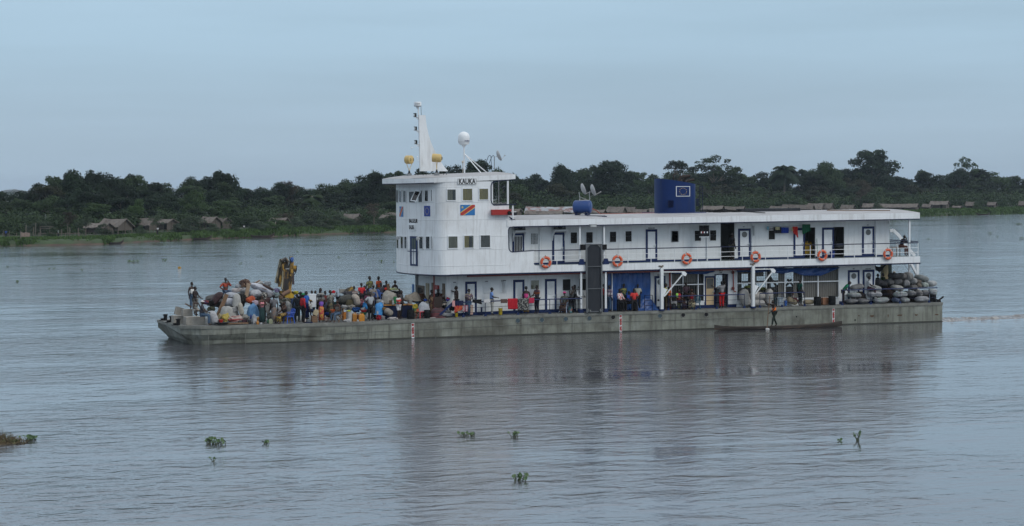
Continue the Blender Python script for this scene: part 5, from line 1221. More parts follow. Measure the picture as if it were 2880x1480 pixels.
# distant forest on the low hill seen through gaps
mb = MB()
for i in range(500):
	x = rr.uniform(-700, 3600); off = rr.uniform(1500, 2600); p = gp(x, off); r = rr.uniform(7, 11)
	leaf_cluster(mb, rr, (p.x, p.y, p.z-2 + rr.uniform(-.5, 1.0)), (r*1.4, r*1.4, r*.55), 26, 3.0)
tag(mb.build('distant_forest', LF['dark']), 'far blue-green forest on the horizon', 'forest', kind='stuff')
# shrubs along the bank that one can tell apart
for x, y, off, wpx, kind, mt, lab in (
	(545, 612, 7, 96, 'shrub', 'shrub', 'large rounded dark bush at the water edge in front of the long hut'),
	(878, 595, 10, 110, 'shrub', 'shrub', 'biggest grey-green bush on the bank right of the crane'),
	(955, 605, 14, 60, 'shrub', 'shrub', 'rounded bush just right of the biggest grey-green bush'),
	(190, 600, 12, 60, 'thin', 'brown', 'thin brownish tree left of the leftmost hut'),
	(240, 604, 9, 56, 'thin', 'shrub', 'thin grey-green tree next to the brownish one, left of the huts'),
	(440, 608, 9, 50, 'thin', 'shrub', 'spindly tree between the two groups of stilt huts'),
	(1052, 575, 9, 76, 'thin', 'brown', 'brown-tinged tree on the bank left of the wheelhouse'),
	(285, 632, 14, 44, 'shrub', 'shrub', 'small bush in front of the leftmost hut wall'),
	(1010, 612, 12, 62, 'shrub', 'shrub', 'low spreading bush under the brown-tinged tree'),
	(770, 620, 12, 70, 'shrub', 'mid', 'low green bush beside the white post frame'),
	(700, 612, 18, 80, 'shrub', 'mid', 'soft green bush right of the last left hut'),
	(115, 625, 26, 80, 'shrub', 'shrub', 'hazy low bush behind the wooden fence at left'),
	(2467, 575, 14, 36, 'shrub', 'shrub', 'grey-green bush in front of the long right-hand roof'),
	(2748, 570, 8, 44, 'shrub', 'mid', 'round dark bush between two huts near the right edge'),
	(2660, 588, 6, 50, 'shrub', 'pale', 'low reedy bush on the right bank under the brown huts'),
	(800, 600, 22, 50, 'thin', 'brown', 'thin brown sapling in front of the half-hidden hut')):
	p = gp(x, off); h = yz(x, y, off) - p.z; tree(kind, random.randint(1, 3), p, h*1.04, wpx*mpp(x, off)/8.2, mt, lab, 'bush' if kind == 'shrub' else 'tree', name='shrub' if kind == 'shrub' else 'sapling')
for k, (x, y, w_) in enumerate([(600, 640, 44), (655, 646, 36), (725, 630, 60), (800, 628, 54), (838, 618, 60), (925, 622, 56), (985, 625, 50), (1030, 628, 44), (1075, 622, 56), (1100, 612, 50), (905, 634, 50), (760, 640, 40), (395, 652, 26), (150, 648, 40), (500, 640, 40)]):
	off = 3 + (k*37 % 9); p = gp(x, off); tree('shrub', k % 3 + 1, p, max(1.8, yz(x, y-6, off) - p.z), w_*mpp(x, off)/8.2, ['shrub', 'mid', 'shrub', 'pale'][k % 4], 'low leafy bush on the left bank, %s' % ('right of the large rounded bush' if x > 560 else 'among the stilt huts' if x > 300 else 'beside the rail fence'), 'bush', 'low bushes on the left bank', 'shrub')
# grass and reeds along the bank
mb = MB()
for i in range(32000):
	left = rr.random() < .62
	x = rr.uniform(-120, 1150) if left else rr.uniform(2480, 2960)
	off = rr.uniform(.3, 14) if left else rr.uniform(-1.5, 34)
	if left and x < 540 and off < 2.6 and mnoise.noise(Vector((x*.016, 2, 0))) < -.12: continue
	if left and x < 540 and mnoise.noise(Vector((x*.02, off*.1, 5))) < -.28: continue
	p = gp(x, off); h = rr.uniform(.22, .5)*((1 if off < 5 else .6)*(1.5 if x > 540 else 1) if left else 2.0); s = rr.uniform(.10, .2)*(1 if left else 1.8); a = rr.uniform(0, PI); dx, dy = math.cos(a)*s, math.sin(a)*s; l_ = rr.uniform(-.25, .25)
	mb.add([(p.x-dx, p.y-dy, p.z-.1), (p.x+dx, p.y+dy, p.z-.1), (p.x+dx*.5+l_, p.y+dy*.5, p.z+h), (p.x-dx*.9+l_, p.y-dy*.9, p.z+h*rr.uniform(.6, 1))], [(0,1,2,3)])
tag(mb.build('grass', LF['grass']), 'tall grass and reeds along the far bank', 'grass', kind='stuff')
# ---- stilt huts
thatch = mat('weathered_thatch', (.135, .118, .104), .95, var=.28, scale=2.2, stretch=(1,1,3), patch=[((.06,.05,.045), .8, 1.2, (1,1,1), .48, .64), ((.20,.15,.12), .6, .8, (1,1,1), .56, .7)], bump=.5, rnd=.14)
reed = mat('reed_wall', (.10, .086, .072), .9, var=.3, scale=7, stretch=(3,3,.12), rnd=.12); dwall = mat('dark_reed_wall', (.055, .045, .04), .95, var=.3, scale=5, stretch=(3,3,.2)); postm = mat('grey_weathered_pole', (.14, .12, .10), .9, rnd=.2)
tin = mat('patched_tin_roof', (.30, .32, .34), .5, var=.1, scale=.5, patch=[((.16,.06,.04), .9, .32, (1,3,1), .5, .54), ((.42,.44,.46), .7, .5, (1,4,1), .55, .57)])
def hut(x0, x1, yr, ye, yf, off, label, gable=.30, turn=28, roofm=None, stilts=True, base_dz=0):
	xc = (x0+x1)/2; mp_ = mpp(xc, off); p = gp(xc, off); g = p.z
	zr_, ze_, zf_ = yz(xc, yr, off), yz(xc, ye, off), yz(xc, yf, off)
	if zf_ < g + .1: zf_ = g + .12
	tot = (x1-x0)*mp_; th = rad(turn); wd = max(2.2, tot*gable/max(.3, math.sin(th))); wd = min(wd, 5.5); ln = max(2.2, (tot - wd*math.sin(th))/math.cos(th))
	# ridge along local X; the +X gable is turned to the camera
	base = math.atan2(R0.y, R0.x); r = empty('thatched_hut', (p.x, p.y, g), base - th)
	tag(r, label, 'hut', 'thatched huts on the far bank')
	zr_, ze_, zf_ = zr_-g, ze_-g, zf_-g
	rf = MB(); n = 10; hw = wd/2 + .35; hl = ln/2 + .35; rr2 = random.Random(int(x0))
	top = []; e1 = []; e2 = []
	for i in range(n+1):
		x = -hl + 2*hl*i/n; s = .12*math.sin(PI*i/n); top.append((x, 0, zr_ - s + rr2.uniform(-.04, .04))); j = rr2.uniform(-.09, .07)
		e1.append((x + rr2.uniform(-.08, .08), -hw, ze_ + j)); e2.append((x, hw, ze_ + rr2.uniform(-.09, .07)))
	k = n+1; rf.add(top + e1 + e2 + [(a, b, c-.16) for a, b, c in top] + [(a, b*.98, c-.14) for a, b, c in e1] + [(a, b*.98, c-.14) for a, b, c in e2],
		[(i, i+1, k+i+1, k+i) for i in range(n)] + [(i, 2*k+i, 2*k+i+1, i+1) for i in range(n)] + [(3*k+i, 4*k+i, 4*k+i+1, 3*k+i+1) for i in range(n)] + [(3*k+i, 3*k+i+1, 5*k+i+1, 5*k+i) for i in range(n)]
		+ [(k+i, k+i+1, 4*k+i+1, 4*k+i) for i in range(n)] + [(2*k+i, 5*k+i, 5*k+i+1, 2*k+i+1) for i in range(n)] + [(0, k, 4*k, 3*k), (0, 3*k, 5*k, 2*k), (n, 3*k+n, 4*k+n, k+n), (n, 2*k+n, 5*k+n, 3*k+n)])
	rf.build('roof', roofm or thatch, r)
	wl = MB(); a, b = ln/2 - .1, wd/2 - .1; zt_ = ze_ + (zr_-ze_)*.12
	wl.box(-a, a, -b, -b+.05, zf_, zt_); wl.box(-a, a, b-.05, b, zf_, zt_)
	for s in (-1, 1): wl.add([(s*a, -b+.05, zf_), (s*a, b-.05, zf_), (s*a, b-.05, zt_), (s*a, 0, zr_-.2), (s*a, -b+.05, zt_)], [(0,1,2,3,4)])
	wl.box(-a, a, -b, b, zf_-.08, zf_-.001); wl.build('wall', reed, r)
	d = MB(); dw = .38; d.box(a*.25, a*.25+dw*2, -b-.03, -b-.005, zf_+.05, zf_+(zt_-zf_)*.9); d.build('doorway', M['dark'], r)
	d = MB(); d.box(-a*.9, a*.1, -b-.02, -b-.004, zf_, zf_+(zt_-zf_)*.75); d.build('wall_panel', dwall, r)
	nl = max(2, int(ln/1.8))
	for i in range(nl+1):
		for s in (-1, 1):
			x = -a + 2*a*i/nl; st = MB(); st.tube([(x + rr2.uniform(-.08,.08), s*(b+.03), -.3), (x, s*(b+.03), zf_ if i not in (0, nl) else zt_)], .07, 6); st.build('stilt', postm, r)
	gp_ = MB(); gp_.tube([(a+.06, 0, 0), (a+.06, 0, zr_-.1)], .07, 6); gp_.build('gable_post', postm, r)
	return r
HL = lambda z_, x: q(z_, x, 0)[0]; HY = lambda z_, y: q(z_, 0, y)[1]
def H1(z_, x0, x1, yr, ye, yf, off, label, **k): hut(HL(z_, x0), HL(z_, x1), HY(z_, yr), HY(z_, ye), HY(z_, yf), off, label, **k)
H1('L1', 1035, 1365, 800, 858, 915, 16, 'lowest stilt hut at the left end of the village, half behind a small bush')
H1('L1', 1195, 1590, 750, 848, 888, 22, 'stilt hut with a sharp gable, second from the left', gable=.33)
H1('L1', 1540, 1900, 738, 830, 882, 26, 'stilt hut with a dark open porch, third from the left', gable=.2)
H1('L1', 1900, 2135, 752, 800, 880, 24, 'small hut with a pointed gable right of the spindly tree', gable=.42, turn=40)
H1('L1', 2110, 2500, 735, 830, 880, 34, 'long grey thatched hut behind the large rounded bush', gable=.12)
H1('L2', 250, 500, 702, 775, 830, 22, 'reddish thatched hut with a tall dark gable right of the large bush', gable=.4, turn=38)
H1('L2', 460, 590, 712, 765, 835, 30, 'short grey hut at the right end of the left row', gable=.5, turn=38)
H1('L2', 1070, 1300, 712, 765, 800, 22, 'brown hut almost hidden by shrubs behind the white post frame', gable=.2)
H1('L2', 1740, 1890, 728, 788, 805, 20, 'squat hut with a pale ridge low among the bushes', gable=.2)
H1('L2', 1930, 2140, 668, 728, 800, 26, 'grey thatched hut left of the brown-tinged tree', gable=.15)
H1('L2', 2370, 2545, 678, 725, 775, 22, 'thatched hut just left of the wheelhouse front', gable=.3)
H1('L2', 2430, 2640, 650, 690, 740, 34, 'longer grey hut behind the one beside the wheelhouse', gable=.15)
H1('K', -60, 110, 650, 690, 740, 26, 'hut behind the red lamp box and side ladder', gable=.3)
H1('K', 150, 690, 628, 690, 740, 26, 'long shed with a patched tin roof behind the water tank', gable=.08, roofm=tin, turn=14)
H1('K', 150, 560, 672, 712, 745, 16, 'low thatched lean-to in front of the patched tin shed', gable=.08, turn=14)
H1('K', 870, 1035, 660, 695, 730, 22, 'small thatched hut just right of the water tank', gable=.3)
H1('K', 1040, 1255, 628, 692, 730, 26, 'tallest thatched hut between the tank and the funnel', gable=.28)
H1('K', 1250, 1350, 630, 690, 730, 34, 'reddish thatched hut beside the tallest one left of the funnel', gable=.3)
H1('K', 1340, 1500, 655, 695, 730, 26, 'low thatched hut, second to the left of the funnel base', gable=.3)
H1('K', 1500, 1635, 645, 695, 730, 26, 'thatched hut directly left of the funnel base', gable=.3)
H1('K', 2090, 2330, 618, 660, 730, 26, 'thatched hut directly right of the funnel', gable=.2)
H1('K', 2330, 2560, 625, 670, 730, 30, 'thatched hut with broken rafters right of the funnel', gable=.2)
H1('R1', 360, 520, 556, 590, 620, 30, 'low thatched hut at the foot of the oil palm', gable=.2)
H1('R1', 470, 740, 543, 585, 620, 38, 'long thatched roof crossing behind the oil palm trunk', gable=.1)
H1('R1', 680, 840, 532, 585, 620, 36, 'thatched hut with a twin gable right of the oil palm', gable=.3)
H1('R1', 830, 915, 531, 580, 620, 30, 'narrow pointed thatched hut closing the row right of the palm', gable=.5, turn=40)
H1('R1', 978, 1100, 545, 585, 615, 26, 'lone small thatched hut above the middle of the stern roof', gable=.3)
H1('R1', 1168, 1270, 533, 568, 600, 26, 'short thatched roof left of the grey-green bush by the stern', gable=.1)
H1('R1', 1310, 1650, 536, 570, 595, 28, 'longest thatched roof on the right bank, open at its gable end', gable=.12)
H1('R1', 1690, 1770, 537, 567, 592, 24, 'small grey hut in front of the tall hut beyond the stern', gable=.3)
H1('R1', 1755, 1925, 513, 545, 590, 30, 'tall thatched hut with a porch beyond the stern', gable=.25)
H1('R1', 1958, 2030, 553, 570, 585, 22, 'tiny reddish lean-to right of the tall hut', gable=.3)
H1('R1', 2068, 2150, 519, 555, 585, 26, 'thatched hut left of the round dark bush at right', gable=.35)
H1('R1', 2265, 2330, 520, 550, 585, 26, 'pointed hut right of the round dark bush', gable=.5)
H1('R1', 2535, 2600, 512, 550, 575, 26, 'hut cut off by the right edge of the picture', gable=.3)
# ---- fence, drying racks and canoes by the village
def poles(name, label, cat, lst, parentname='pole', group=None):
	r = empty(name, gp(lst[0][0], lst[0][2])); tag(r, label, cat, group); o0 = r.location.copy()
	for x, y, off in lst:
		p = gp(x, off) - o0; h = yz(x, y, off) - gz(off); b = MB(); b.tube([(p.x, p.y, p.z-.2), (p.x+.05, p.y, p.z+h)], .07, 6); b.build(parentname, postm, r)
	return r, o0
F1 = [(72, 633, 14), (93, 638, 14), (99, 627, 14), (25, 650, 12), (57, 650, 12), (8, 648, 14), (45, 655, 12)]
poles('fence', 'row of upright poles in the grass at the far left', 'fence', F1)
r, o0 = poles('fence', 'rough rail fence on crooked posts before the thin trees at left', 'fence', [(112, 640, 12), (138, 640, 11), (142, 638, 13), (172, 645, 9), (183, 655, 6), (195, 640, 8), (219, 641, 8), (222, 655, 6), (107, 655, 10)], 'fence_post')
for y, xa, xb in ((657, 108, 222), (643, 112, 158), (638, 112, 150)):
	a = atd(xa, y, sdep(xa)+11) - o0; b = atd(xb, y, sdep(xb)+8) - o0; MB().tube([a, b], .06, 5).build('fence_rail', postm, r)
wp = mat('bleached_wood_post', (.34, .30, .25), .9)
r = empty('drying_rack', gp(765, 8)); tag(r, 'bleached white post frame standing in the grass by the water', 'rack'); o0 = r.location.copy()
for x, y in ((760, 625), (768, 625), (775, 624)): p = gp(x, 8) - o0; h = yz(x, y, 8) - gz(8); MB().tube([(p.x, p.y, 0), (p.x, p.y, h)], .06, 6).build('rack_post', wp, r)
for y in (636, 640): a = atd(760, y, sdep(760)+8) - o0; b = atd(775, y-1, sdep(775)+8) - o0; MB().tube([a, b], .06, 5).build('rack_rail', wp, r)
p = gp(70, 6); b = MB(); hh = yz(70, 654, 6) - gz(6)
for i in range(6): b.box(-.75 + i*.25, -.52 + i*.25, -.5, .5, 0, hh*(1 - .04*(i % 3)))
tag(b.build('reed_hut_stall', mat('bleached_reed_screen', (.25,.19,.16), .95, var=.35, scale=5, stretch=(2,2,.2)), loc=p), 'bleached square reed screen standing near the water at far left', 'screen')
def canoe(name, label, p, L_, rz, mt, w=.32, d=.3, group=None, rise=.55):
	n = 24; mb = MB(); vs_ = []; fs = []
	for i in range(n+1):
		t = i/n*2-1; x = t*L_/2; ww = w*(1-abs(t)**2.6)**.6 + .02; up = rise*abs(t)**5 + .06*t*t; zb_ = -.12 + up*.9; zt_ = d + up - .02
		for (yy, zz) in ((-ww, zt_), (-ww*.92, (zt_+zb_)/2), (-ww*.4, zb_), (ww*.4, zb_), (ww*.92, (zt_+zb_)/2), (ww, zt_), (ww*.86, zt_), (ww*.7, (zt_+zb_)/2+.05), (0, zb_+.06), (-ww*.7, (zt_+zb_)/2+.05), (-ww*.86, zt_)): vs_.append((x, yy, zz))
	k = 11
	for i in range(n):
		for j in range(k): fs.append((i*k+j, (i+1)*k+j, (i+1)*k+(j+1) % k, i*k+(j+1) % k))
	fs.append(tuple(range(k))); fs.append(tuple(range(n*k+k-1, n*k-1, -1)))
	mb.add(vs_, fs); o = mb.build(name, mt, None, smooth=True, loc=p); o.rotation_euler = (0, 0, rz); return tag(o, label, 'canoe', group)
base_r = math.atan2(R0.y, R0.x)
woodc = mat('dark_wet_dugout_wood', (.040, .032, .026), .7, var=.35, scale=1.4, stretch=(.4, 2, 2), patch=[((.12,.08,.06), .8, 1.6, (.35,1,3), .56, .68)])
canoe('dugout_canoe', 'empty dark canoe drawn up below the stilt huts', gp(320, -1.5, .05), 3.2, base_r+.1, woodc)
canoe('dugout_canoe', 'dark canoe lying under the large rounded bush', gp(560, -1.2, .05), 4.5, base_r+.1, woodc)
canoe('dugout_canoe', 'thin dark canoe along the grassy bank behind the crane', gp(735, -1.5, .05), 5.0, base_r+.25, woodc)
canoe('dugout_canoe', 'small canoe off the reeds at the right edge', gp(2765, -9, .05), 4.4, base_r+.1, woodc)
# ============================================================ the river
wm = bpy.data.materials.new('river_surface'); wm.use_nodes = True; t = wm.node_tree; n = t.nodes; l = t.links; b = n['Principled BSDF']
b.inputs['Base Color'].default_value = (.060, .061, .070, 1); b.inputs['Roughness'].default_value = .07; b.inputs['IOR'].default_value = 1.7
g_ = n.new('ShaderNodeNewGeometry')
def wnoise(scale, st, rot, det, rough=.55, dist=0.0):
	m_ = n.new('ShaderNodeMapping'); m_.inputs['Scale'].default_value = st; m_.inputs['Rotation'].default_value = (0, 0, rad(rot)); l.new(g_.outputs['Position'], m_.inputs[0])
	x = n.new('ShaderNodeTexNoise'); x.inputs['Scale'].default_value = scale; x.inputs['Detail'].default_value = det; x.inputs['Roughness'].default_value = rough; x.inputs['Distortion'].default_value = dist; l.new(m_.outputs[0], x.inputs[0]); return x.outputs[0]
def mth(op, a, b_):
	m_ = n.new('ShaderNodeMath'); m_.operation = op
	for i, v in enumerate((a, b_)):
		if isinstance(v, (int, float)): m_.inputs[i].default_value = v
		else: l.new(v, m_.inputs[i])
	return m_.outputs[0]
big = wnoise(.22, (.55, 1.0, 1), 20, 2); mid = wnoise(1.15, (.62, 1.0, 1), 22, 3, .5, .6); small = wnoise(4.6, (.75, 1, 1), 18, 3, .6)
zone = wnoise(.035, (.45, 1.5, 1), 20, 4, .62, .8)
zm = n.new('ShaderNodeMapRange'); zm.inputs[1].default_value = .38; zm.inputs[2].default_value = .62; zm.inputs[3].default_value = .30; zm.inputs[4].default_value = 1.35; l.new(zone, zm.inputs[0])
mid2 = mth('POWER', mid, 2.2); h_ = mth('MULTIPLY', big, .26); h2 = mth('MULTIPLY', mth('ADD', mth('MULTIPLY', small, .05), mth('MULTIPLY', mid2, .25)), zm.outputs[0]); hh_ = mth('ADD', h_, h2)
bp = n.new('ShaderNodeBump'); bp.inputs['Strength'].default_value = 1.0; bp.inputs['Distance'].default_value = WAVE if 'WAVE' in globals() else .32; l.new(hh_, bp.inputs['Height']); l.new(bp.outputs[0], b.inputs['Normal'])
mb = MB(); mb.add([(-5000,-400,0),(9000,-400,0),(9000,9000,0),(-5000,9000,0)], [(0,1,2,3)]); tag(mb.build('river_water', wm), 'wide grey-blue rippled river', kind='structure')
# ============================================================ people
def skin_obj(nodes, edges, sub=1):
	"""grow one continuous surface over a skeleton of (point, radius); returns a mesh datablock later"""
	me = bpy.data.meshes.new('body'); me.from_pydata([tuple(p) for p, r in nodes], edges, []); o = bpy.data.objects.new('tmp', me); col.objects.link(o)
	sm = o.modifiers.new('s', 'SKIN'); sm.use_smooth_shade = True
	if sub: ss = o.modifiers.new('u', 'SUBSURF'); ss.levels = sub; ss.render_levels = sub
	sv = me.skin_vertices[0].data
	for i, (p, r) in enumerate(nodes):
		rr_ = r if isinstance(r, tuple) else (r, r); sv[i].radius = rr_; sv[i].use_root = (i == 0)
	return o
JOBS = []
ARMS = {  # elbow and wrist for the +x side, standing, forward is -y, shoulder at (.19, 0, 1.42)
 'down': ((.25, .03, 1.14), (.26, -.05, .88)), 'folded': ((.25, -.10, 1.14), (-.04, -.24, 1.18)), 'front': ((.25, -.06, 1.15), (.10, -.32, 1.12)), 'up': ((.33, -.14, 1.52), (.36, -.28, 1.76)),
 'reach': ((.36, -.18, 1.38), (.42, -.42, 1.46)), 'rail': ((.27, -.24, 1.14), (.12, -.46, 1.16)), 'hip': ((.38, .06, 1.17), (.19, -.07, 1.03)), 'lap': ((.25, -.12, 1.14), (.12, -.36, 1.06)), 'back': ((.28, .13, 1.15), (.05, .19, .98)),
 'face': ((.24, -.24, 1.24), (.08, -.22, 1.50)), 'side': ((.42, -.02, 1.30), (.62, -.10, 1.42)), 'pole_hi': ((.34, -.25, 1.55), (.22, -.50, 1.78)), 'pole_lo': ((.28, -.28, 1.18), (.20, -.52, 1.06)), 'knee': ((.26, -.16, 1.12), (.16, -.42, .98))}
def person(X, y, label, face=0, pose='stand', arms=('down', 'down'), top=(.3,.3,.3), low=(.03,.03,.04), sleeve='short', lower='trousers', H=1.72, z=None, tpat=None, lpat=None,
		   hair='short', cap=None, lean=0.0, seat=.45, skin='skin', shirt=True, group='passengers on the riverboat', stride=0.0, extra=None, head_turn=0):
	z = zd(X) if z is None else z; k = H/1.72
	V3 = Vector; sit = pose in ('sit', 'squat')
	ph = .93 if not sit else seat/k + .12
	dz = ph - .93; la = rad(lean); P0 = V3((0, 0, ph))
	def up(p):  # upper-body point, leaned about the pelvis
		q_ = V3((p[0], p[1], p[2] + dz)) - P0; return P0 + V3((q_.x, q_.y*math.cos(la) - q_.z*math.sin(la), q_.y*math.sin(la) + q_.z*math.cos(la)))
	pel, wai, che, nb, nt_ = up((0,0,.95)), up((0,0,1.10)), up((0,.01,1.30)), up((0,.01,1.45)), up((0,-.01,1.53)); hd = up((0, -.02, 1.625))
	J = {}
	for s, nm, a in ((1, 'L', arms[0]), (-1, 'R', arms[1])):
		e, w_ = ARMS[a]; J['sh'+nm] = up((s*.175, 0, 1.41)); J['el'+nm] = up((s*e[0], e[1], e[2])); J['wr'+nm] = up((s*w_[0], w_[1], w_[2]))
		if sit: kn = V3((s*.14, -.42, max(.40, seat/k + .06))); an = V3((s*.15, -.40, .09)); hip = V3((s*.095, -.02, ph-.01))
		elif pose == 'kneeup' and s == 1: hip = V3((s*.1, 0, ph-.03)); kn = V3((s*.16, -.40, ph-.02)); an = V3((s*.15, -.42, ph-.46))
		elif pose == 'lie': hip = V3((s*.1, 0, ph-.03)); kn = V3((s*.1, 0, .5)); an = V3((s*.1, 0, .09))
		else:
			st = stride*s; hip = V3((s*.095, 0, ph-.03)); an = V3((s*.10, -st, .09)); kn = (hip+an)/2 + V3((s*.01, -.04 - abs(st)*.08, 0))
		J['hp'+nm] = hip; J['kn'+nm] = kn; J['an'+nm] = an; J['to'+nm] = an + V3((s*.02, -.15, -.055))
	B = [(pel, .125), (wai, .112), (che, .135), (nb, .062), (nt_, .054)]; E = [(0,1), (1,2), (2,3), (3,4)]
	for s in 'LR':
		i = len(B); B += [(J['sh'+s], .062), (J['el'+s], .043), (J['wr'+s], .030)]; E += [(2, i), (i, i+1), (i+1, i+2)]
		i = len(B); B += [(J['hp'+s], .088), (J['kn'+s], .060), (J['an'+s], .040), (J['to'+s], (.040, .028))]; E += [(0, i), (i, i+1), (i+1, i+2), (i+2, i+3)]
	body = skin_obj([(p*k, tuple(x*k for x in r) if isinstance(r, tuple) else r*k) for p, r in B], E)
	# head, ears, face and hands join the body's own mesh
	ex = MB(); hr = Matrix.Rotation(rad(head_turn), 3, 'Z') @ Matrix.Rotation(-la*.4, 3, 'X'); HM = Matrix.Translation(hd*k) @ hr.to_4x4() @ Matrix.Scale(k, 4); ex.M = HM
	def hf(u, p):
		p = p.copy()
		if u.z < -.2: p.x *= 1 - .28*(-u.z-.2);
		if u.y < -.85 and -.25 < u.z < .15: p.y -= .022*(1-abs(u.x)*3 if abs(u.x) < .33 else 0)
		if u.y > .2 and u.z < -.3: p.y *= .7
		return p
	ex.ell((0, 0, 0), (.074, .094, .118), 14, 10, hf)
	for s in (-1, 1): ex.ell((s*.076, .01, -.005), (.012, .02, .030), 6, 4)
	ex.ell((0, -.104, -.022), (.016, .018, .02), 6, 4); ex.ell((0, -.088, -.062), (.026, .012, .011), 8, 4)
	ex.mi = 1
	for s in (-1, 1): ex.ell((s*.028, -.083, .012), (.012, .009, .007), 6, 4)
	ex.mi = 0; ex.M = None
	for s, nm in ((1, 'L'), (-1, 'R')):
		w_, e = J['wr'+nm]*k, J['el'+nm]*k; d = (w_-e).normalized(); ax = d.cross(V3((0, -1, .2)) if abs(d.y) < .8 else V3((0, 0, 1))).normalized(); nrm = ax.cross(d).normalized()
		if (w_ - V3((0, w_.y, w_.z))).dot(ax) > 0: pass
		pc = w_ + d*.045*k; R = Matrix((ax, nrm, d)).transposed()
		ex.M = Matrix.Translation(pc) @ R.to_4x4() @ Matrix.Scale(k, 4); ex.ell((0, 0, 0), (.042, .018, .055), 8, 6)
		for f_, ln in ((-.030, .060), (-.010, .075), (.010, .078), (.030, .068)):
			ex.tube([(f_, 0, .035), (f_*1.1, -.006, .035+ln*.5), (f_*1.05, -.028, .035+ln*.85), (f_, -.045, .035+ln*.95)], [.0095, .009, .008, .006], 5)
		sd_ = -1 if s == 1 else 1
		ex.tube([(sd_*.036, -.004, -.02), (sd_*.062, -.018, .01), (sd_*.060, -.034, .038)], [.013, .011, .008], 5)
	ex.M = None
	root = bpy.data.objects.new('person', bpy.data.meshes.new('person')); col.objects.link(root); root.location = (X, y, z); root.rotation_euler = (0, 0, rad(face))
	tag(root, label, 'person', group)
	JOBS.append((body, ex, root, [M[skin], M['eye']]))
	def garment(nodes, edges, name, mt, xtra=None):
		o = skin_obj([(p*k, r*k) for p, r in nodes], edges); g = bpy.data.objects.new(name, bpy.data.meshes.new(name)); col.objects.link(g); g.parent = root; JOBS.append((o, xtra, g, [mt]))
	if shirt:
		Nn = [(pel + V3((0,0,-.02)), .142), (wai, .132), (che, .152), (up((0,.01,1.42)), .085)]; Ee = [(0,1), (1,2), (2,3)]
		for s in 'LR':
			if sleeve != 'none':
				i = len(Nn); md = J['sh'+s].lerp(J['el'+s], .75); Nn += [(J['sh'+s], .080), (md if sleeve == 'short' else J['el'+s], .066 if sleeve == 'short' else .058)]; Ee += [(2, i), (i, i+1)]
				if sleeve == 'long': Nn += [(J['el'+s].lerp(J['wr'+s], .92), .043)]; Ee += [(i+1, i+2)]
			else: i = len(Nn); Nn += [(J['sh'+s].lerp(che, .35), .075)]; Ee += [(2, i)]
		garment(Nn, Ee, 'shirt', cloth(top, pat=tpat))
	if lower in ('trousers', 'shorts'):
		Nn = [(pel, .138)]; Ee = []
		for s in 'LR':
			i = len(Nn); Nn += [(J['hp'+s], .102), (J['kn'+s] if lower == 'trousers' else J['hp'+s].lerp(J['kn'+s], .85), .076 if lower == 'trousers' else .088)]; Ee += [(0, i), (i, i+1)]
			if lower == 'trousers': Nn += [(J['an'+s] + V3((0,0,.02)), .060)]; Ee += [(i+1, i+2)]
		garment(Nn, Ee, lower, cloth(low, pat=lpat))
	elif lower == 'skirt':
		mb = MB(); n = 18; vs_ = []; fs = []
		if not sit: rings = [(wai.lerp(pel, .4), .128, .105), (V3((pel.x, pel.y, ph-.08)), .17, .15), (V3((0, -.01, .55)), .165, .15), (V3((0, -.02, .13)), .185, .17)]
		else: rings = [(wai.lerp(pel, .4), .13, .11), (V3((0, -.06, ph+.0)), .18, .15), (V3((0, -.36, ph-.02)), .21, .11), (V3((0, -.43, ph-.12)), .21, .12), (V3((0, -.42, .14)), .22, .14)]
		for i, (c, rx, ry) in enumerate(rings):
			for j in range(n):
				t = 2*PI*j/n; w2 = 1 + .05*math.sin(5*t + i)*(i > 1)
				if sit and i in (1, 2): vs_.append((c + V3((math.cos(t)*rx*w2, 0 if i == 2 else math.sin(t)*ry*.6, math.sin(t)*ry*.9)))*k)
				else: vs_.append((c + V3((math.cos(t)*rx*w2, math.sin(t)*ry*w2, 0)))*k)
		for i in range(len(rings)-1):
			for j in range(n): fs.append((i*n+j, i*n+(j+1) % n, (i+1)*n+(j+1) % n, (i+1)*n+j))
		mb.add(vs_, fs); g = mb.build('skirt', cloth(low, pat=lpat), root, smooth=True); g.modifiers.new('t', 'SOLIDIFY').thickness = .01
	hb = MB(); hb.M = HM
	if cap is not None:
		hb.ell((0, .004, .052), (.085, .104, .082), 14, 7, lambda u, p: Vector((p.x, p.y, max(p.z, -.01))))
		hb.ell((0, -.115, .05), (.065, .06, .008), 10, 4); hb.build('cap', cloth(cap), root, smooth=True); hb = MB(); hb.M = HM
		hb.ell((0, .018, .01), (.077, .086, .09), 12, 7, lambda u, p: Vector((p.x, max(p.y, -.03), p.z))); hb.build('hair', M['hair'], root, smooth=True)
	elif hair == 'short': hb.ell((0, .012, .022), (.080, .098, .108), 14, 8, lambda u, p: Vector((p.x, p.y if p.z > .035 else max(p.y, -.02), p.z))); hb.build('hair', M['hair'], root, smooth=True)
	elif hair == 'full': hb.ell((0, .020, .035), (.098, .108, .115), 14, 8, lambda u, p: Vector((p.x, p.y if p.z > .05 else max(p.y, -.03), p.z))); hb.build('hair', M['hair'], root, smooth=True)
	elif hair == 'long':
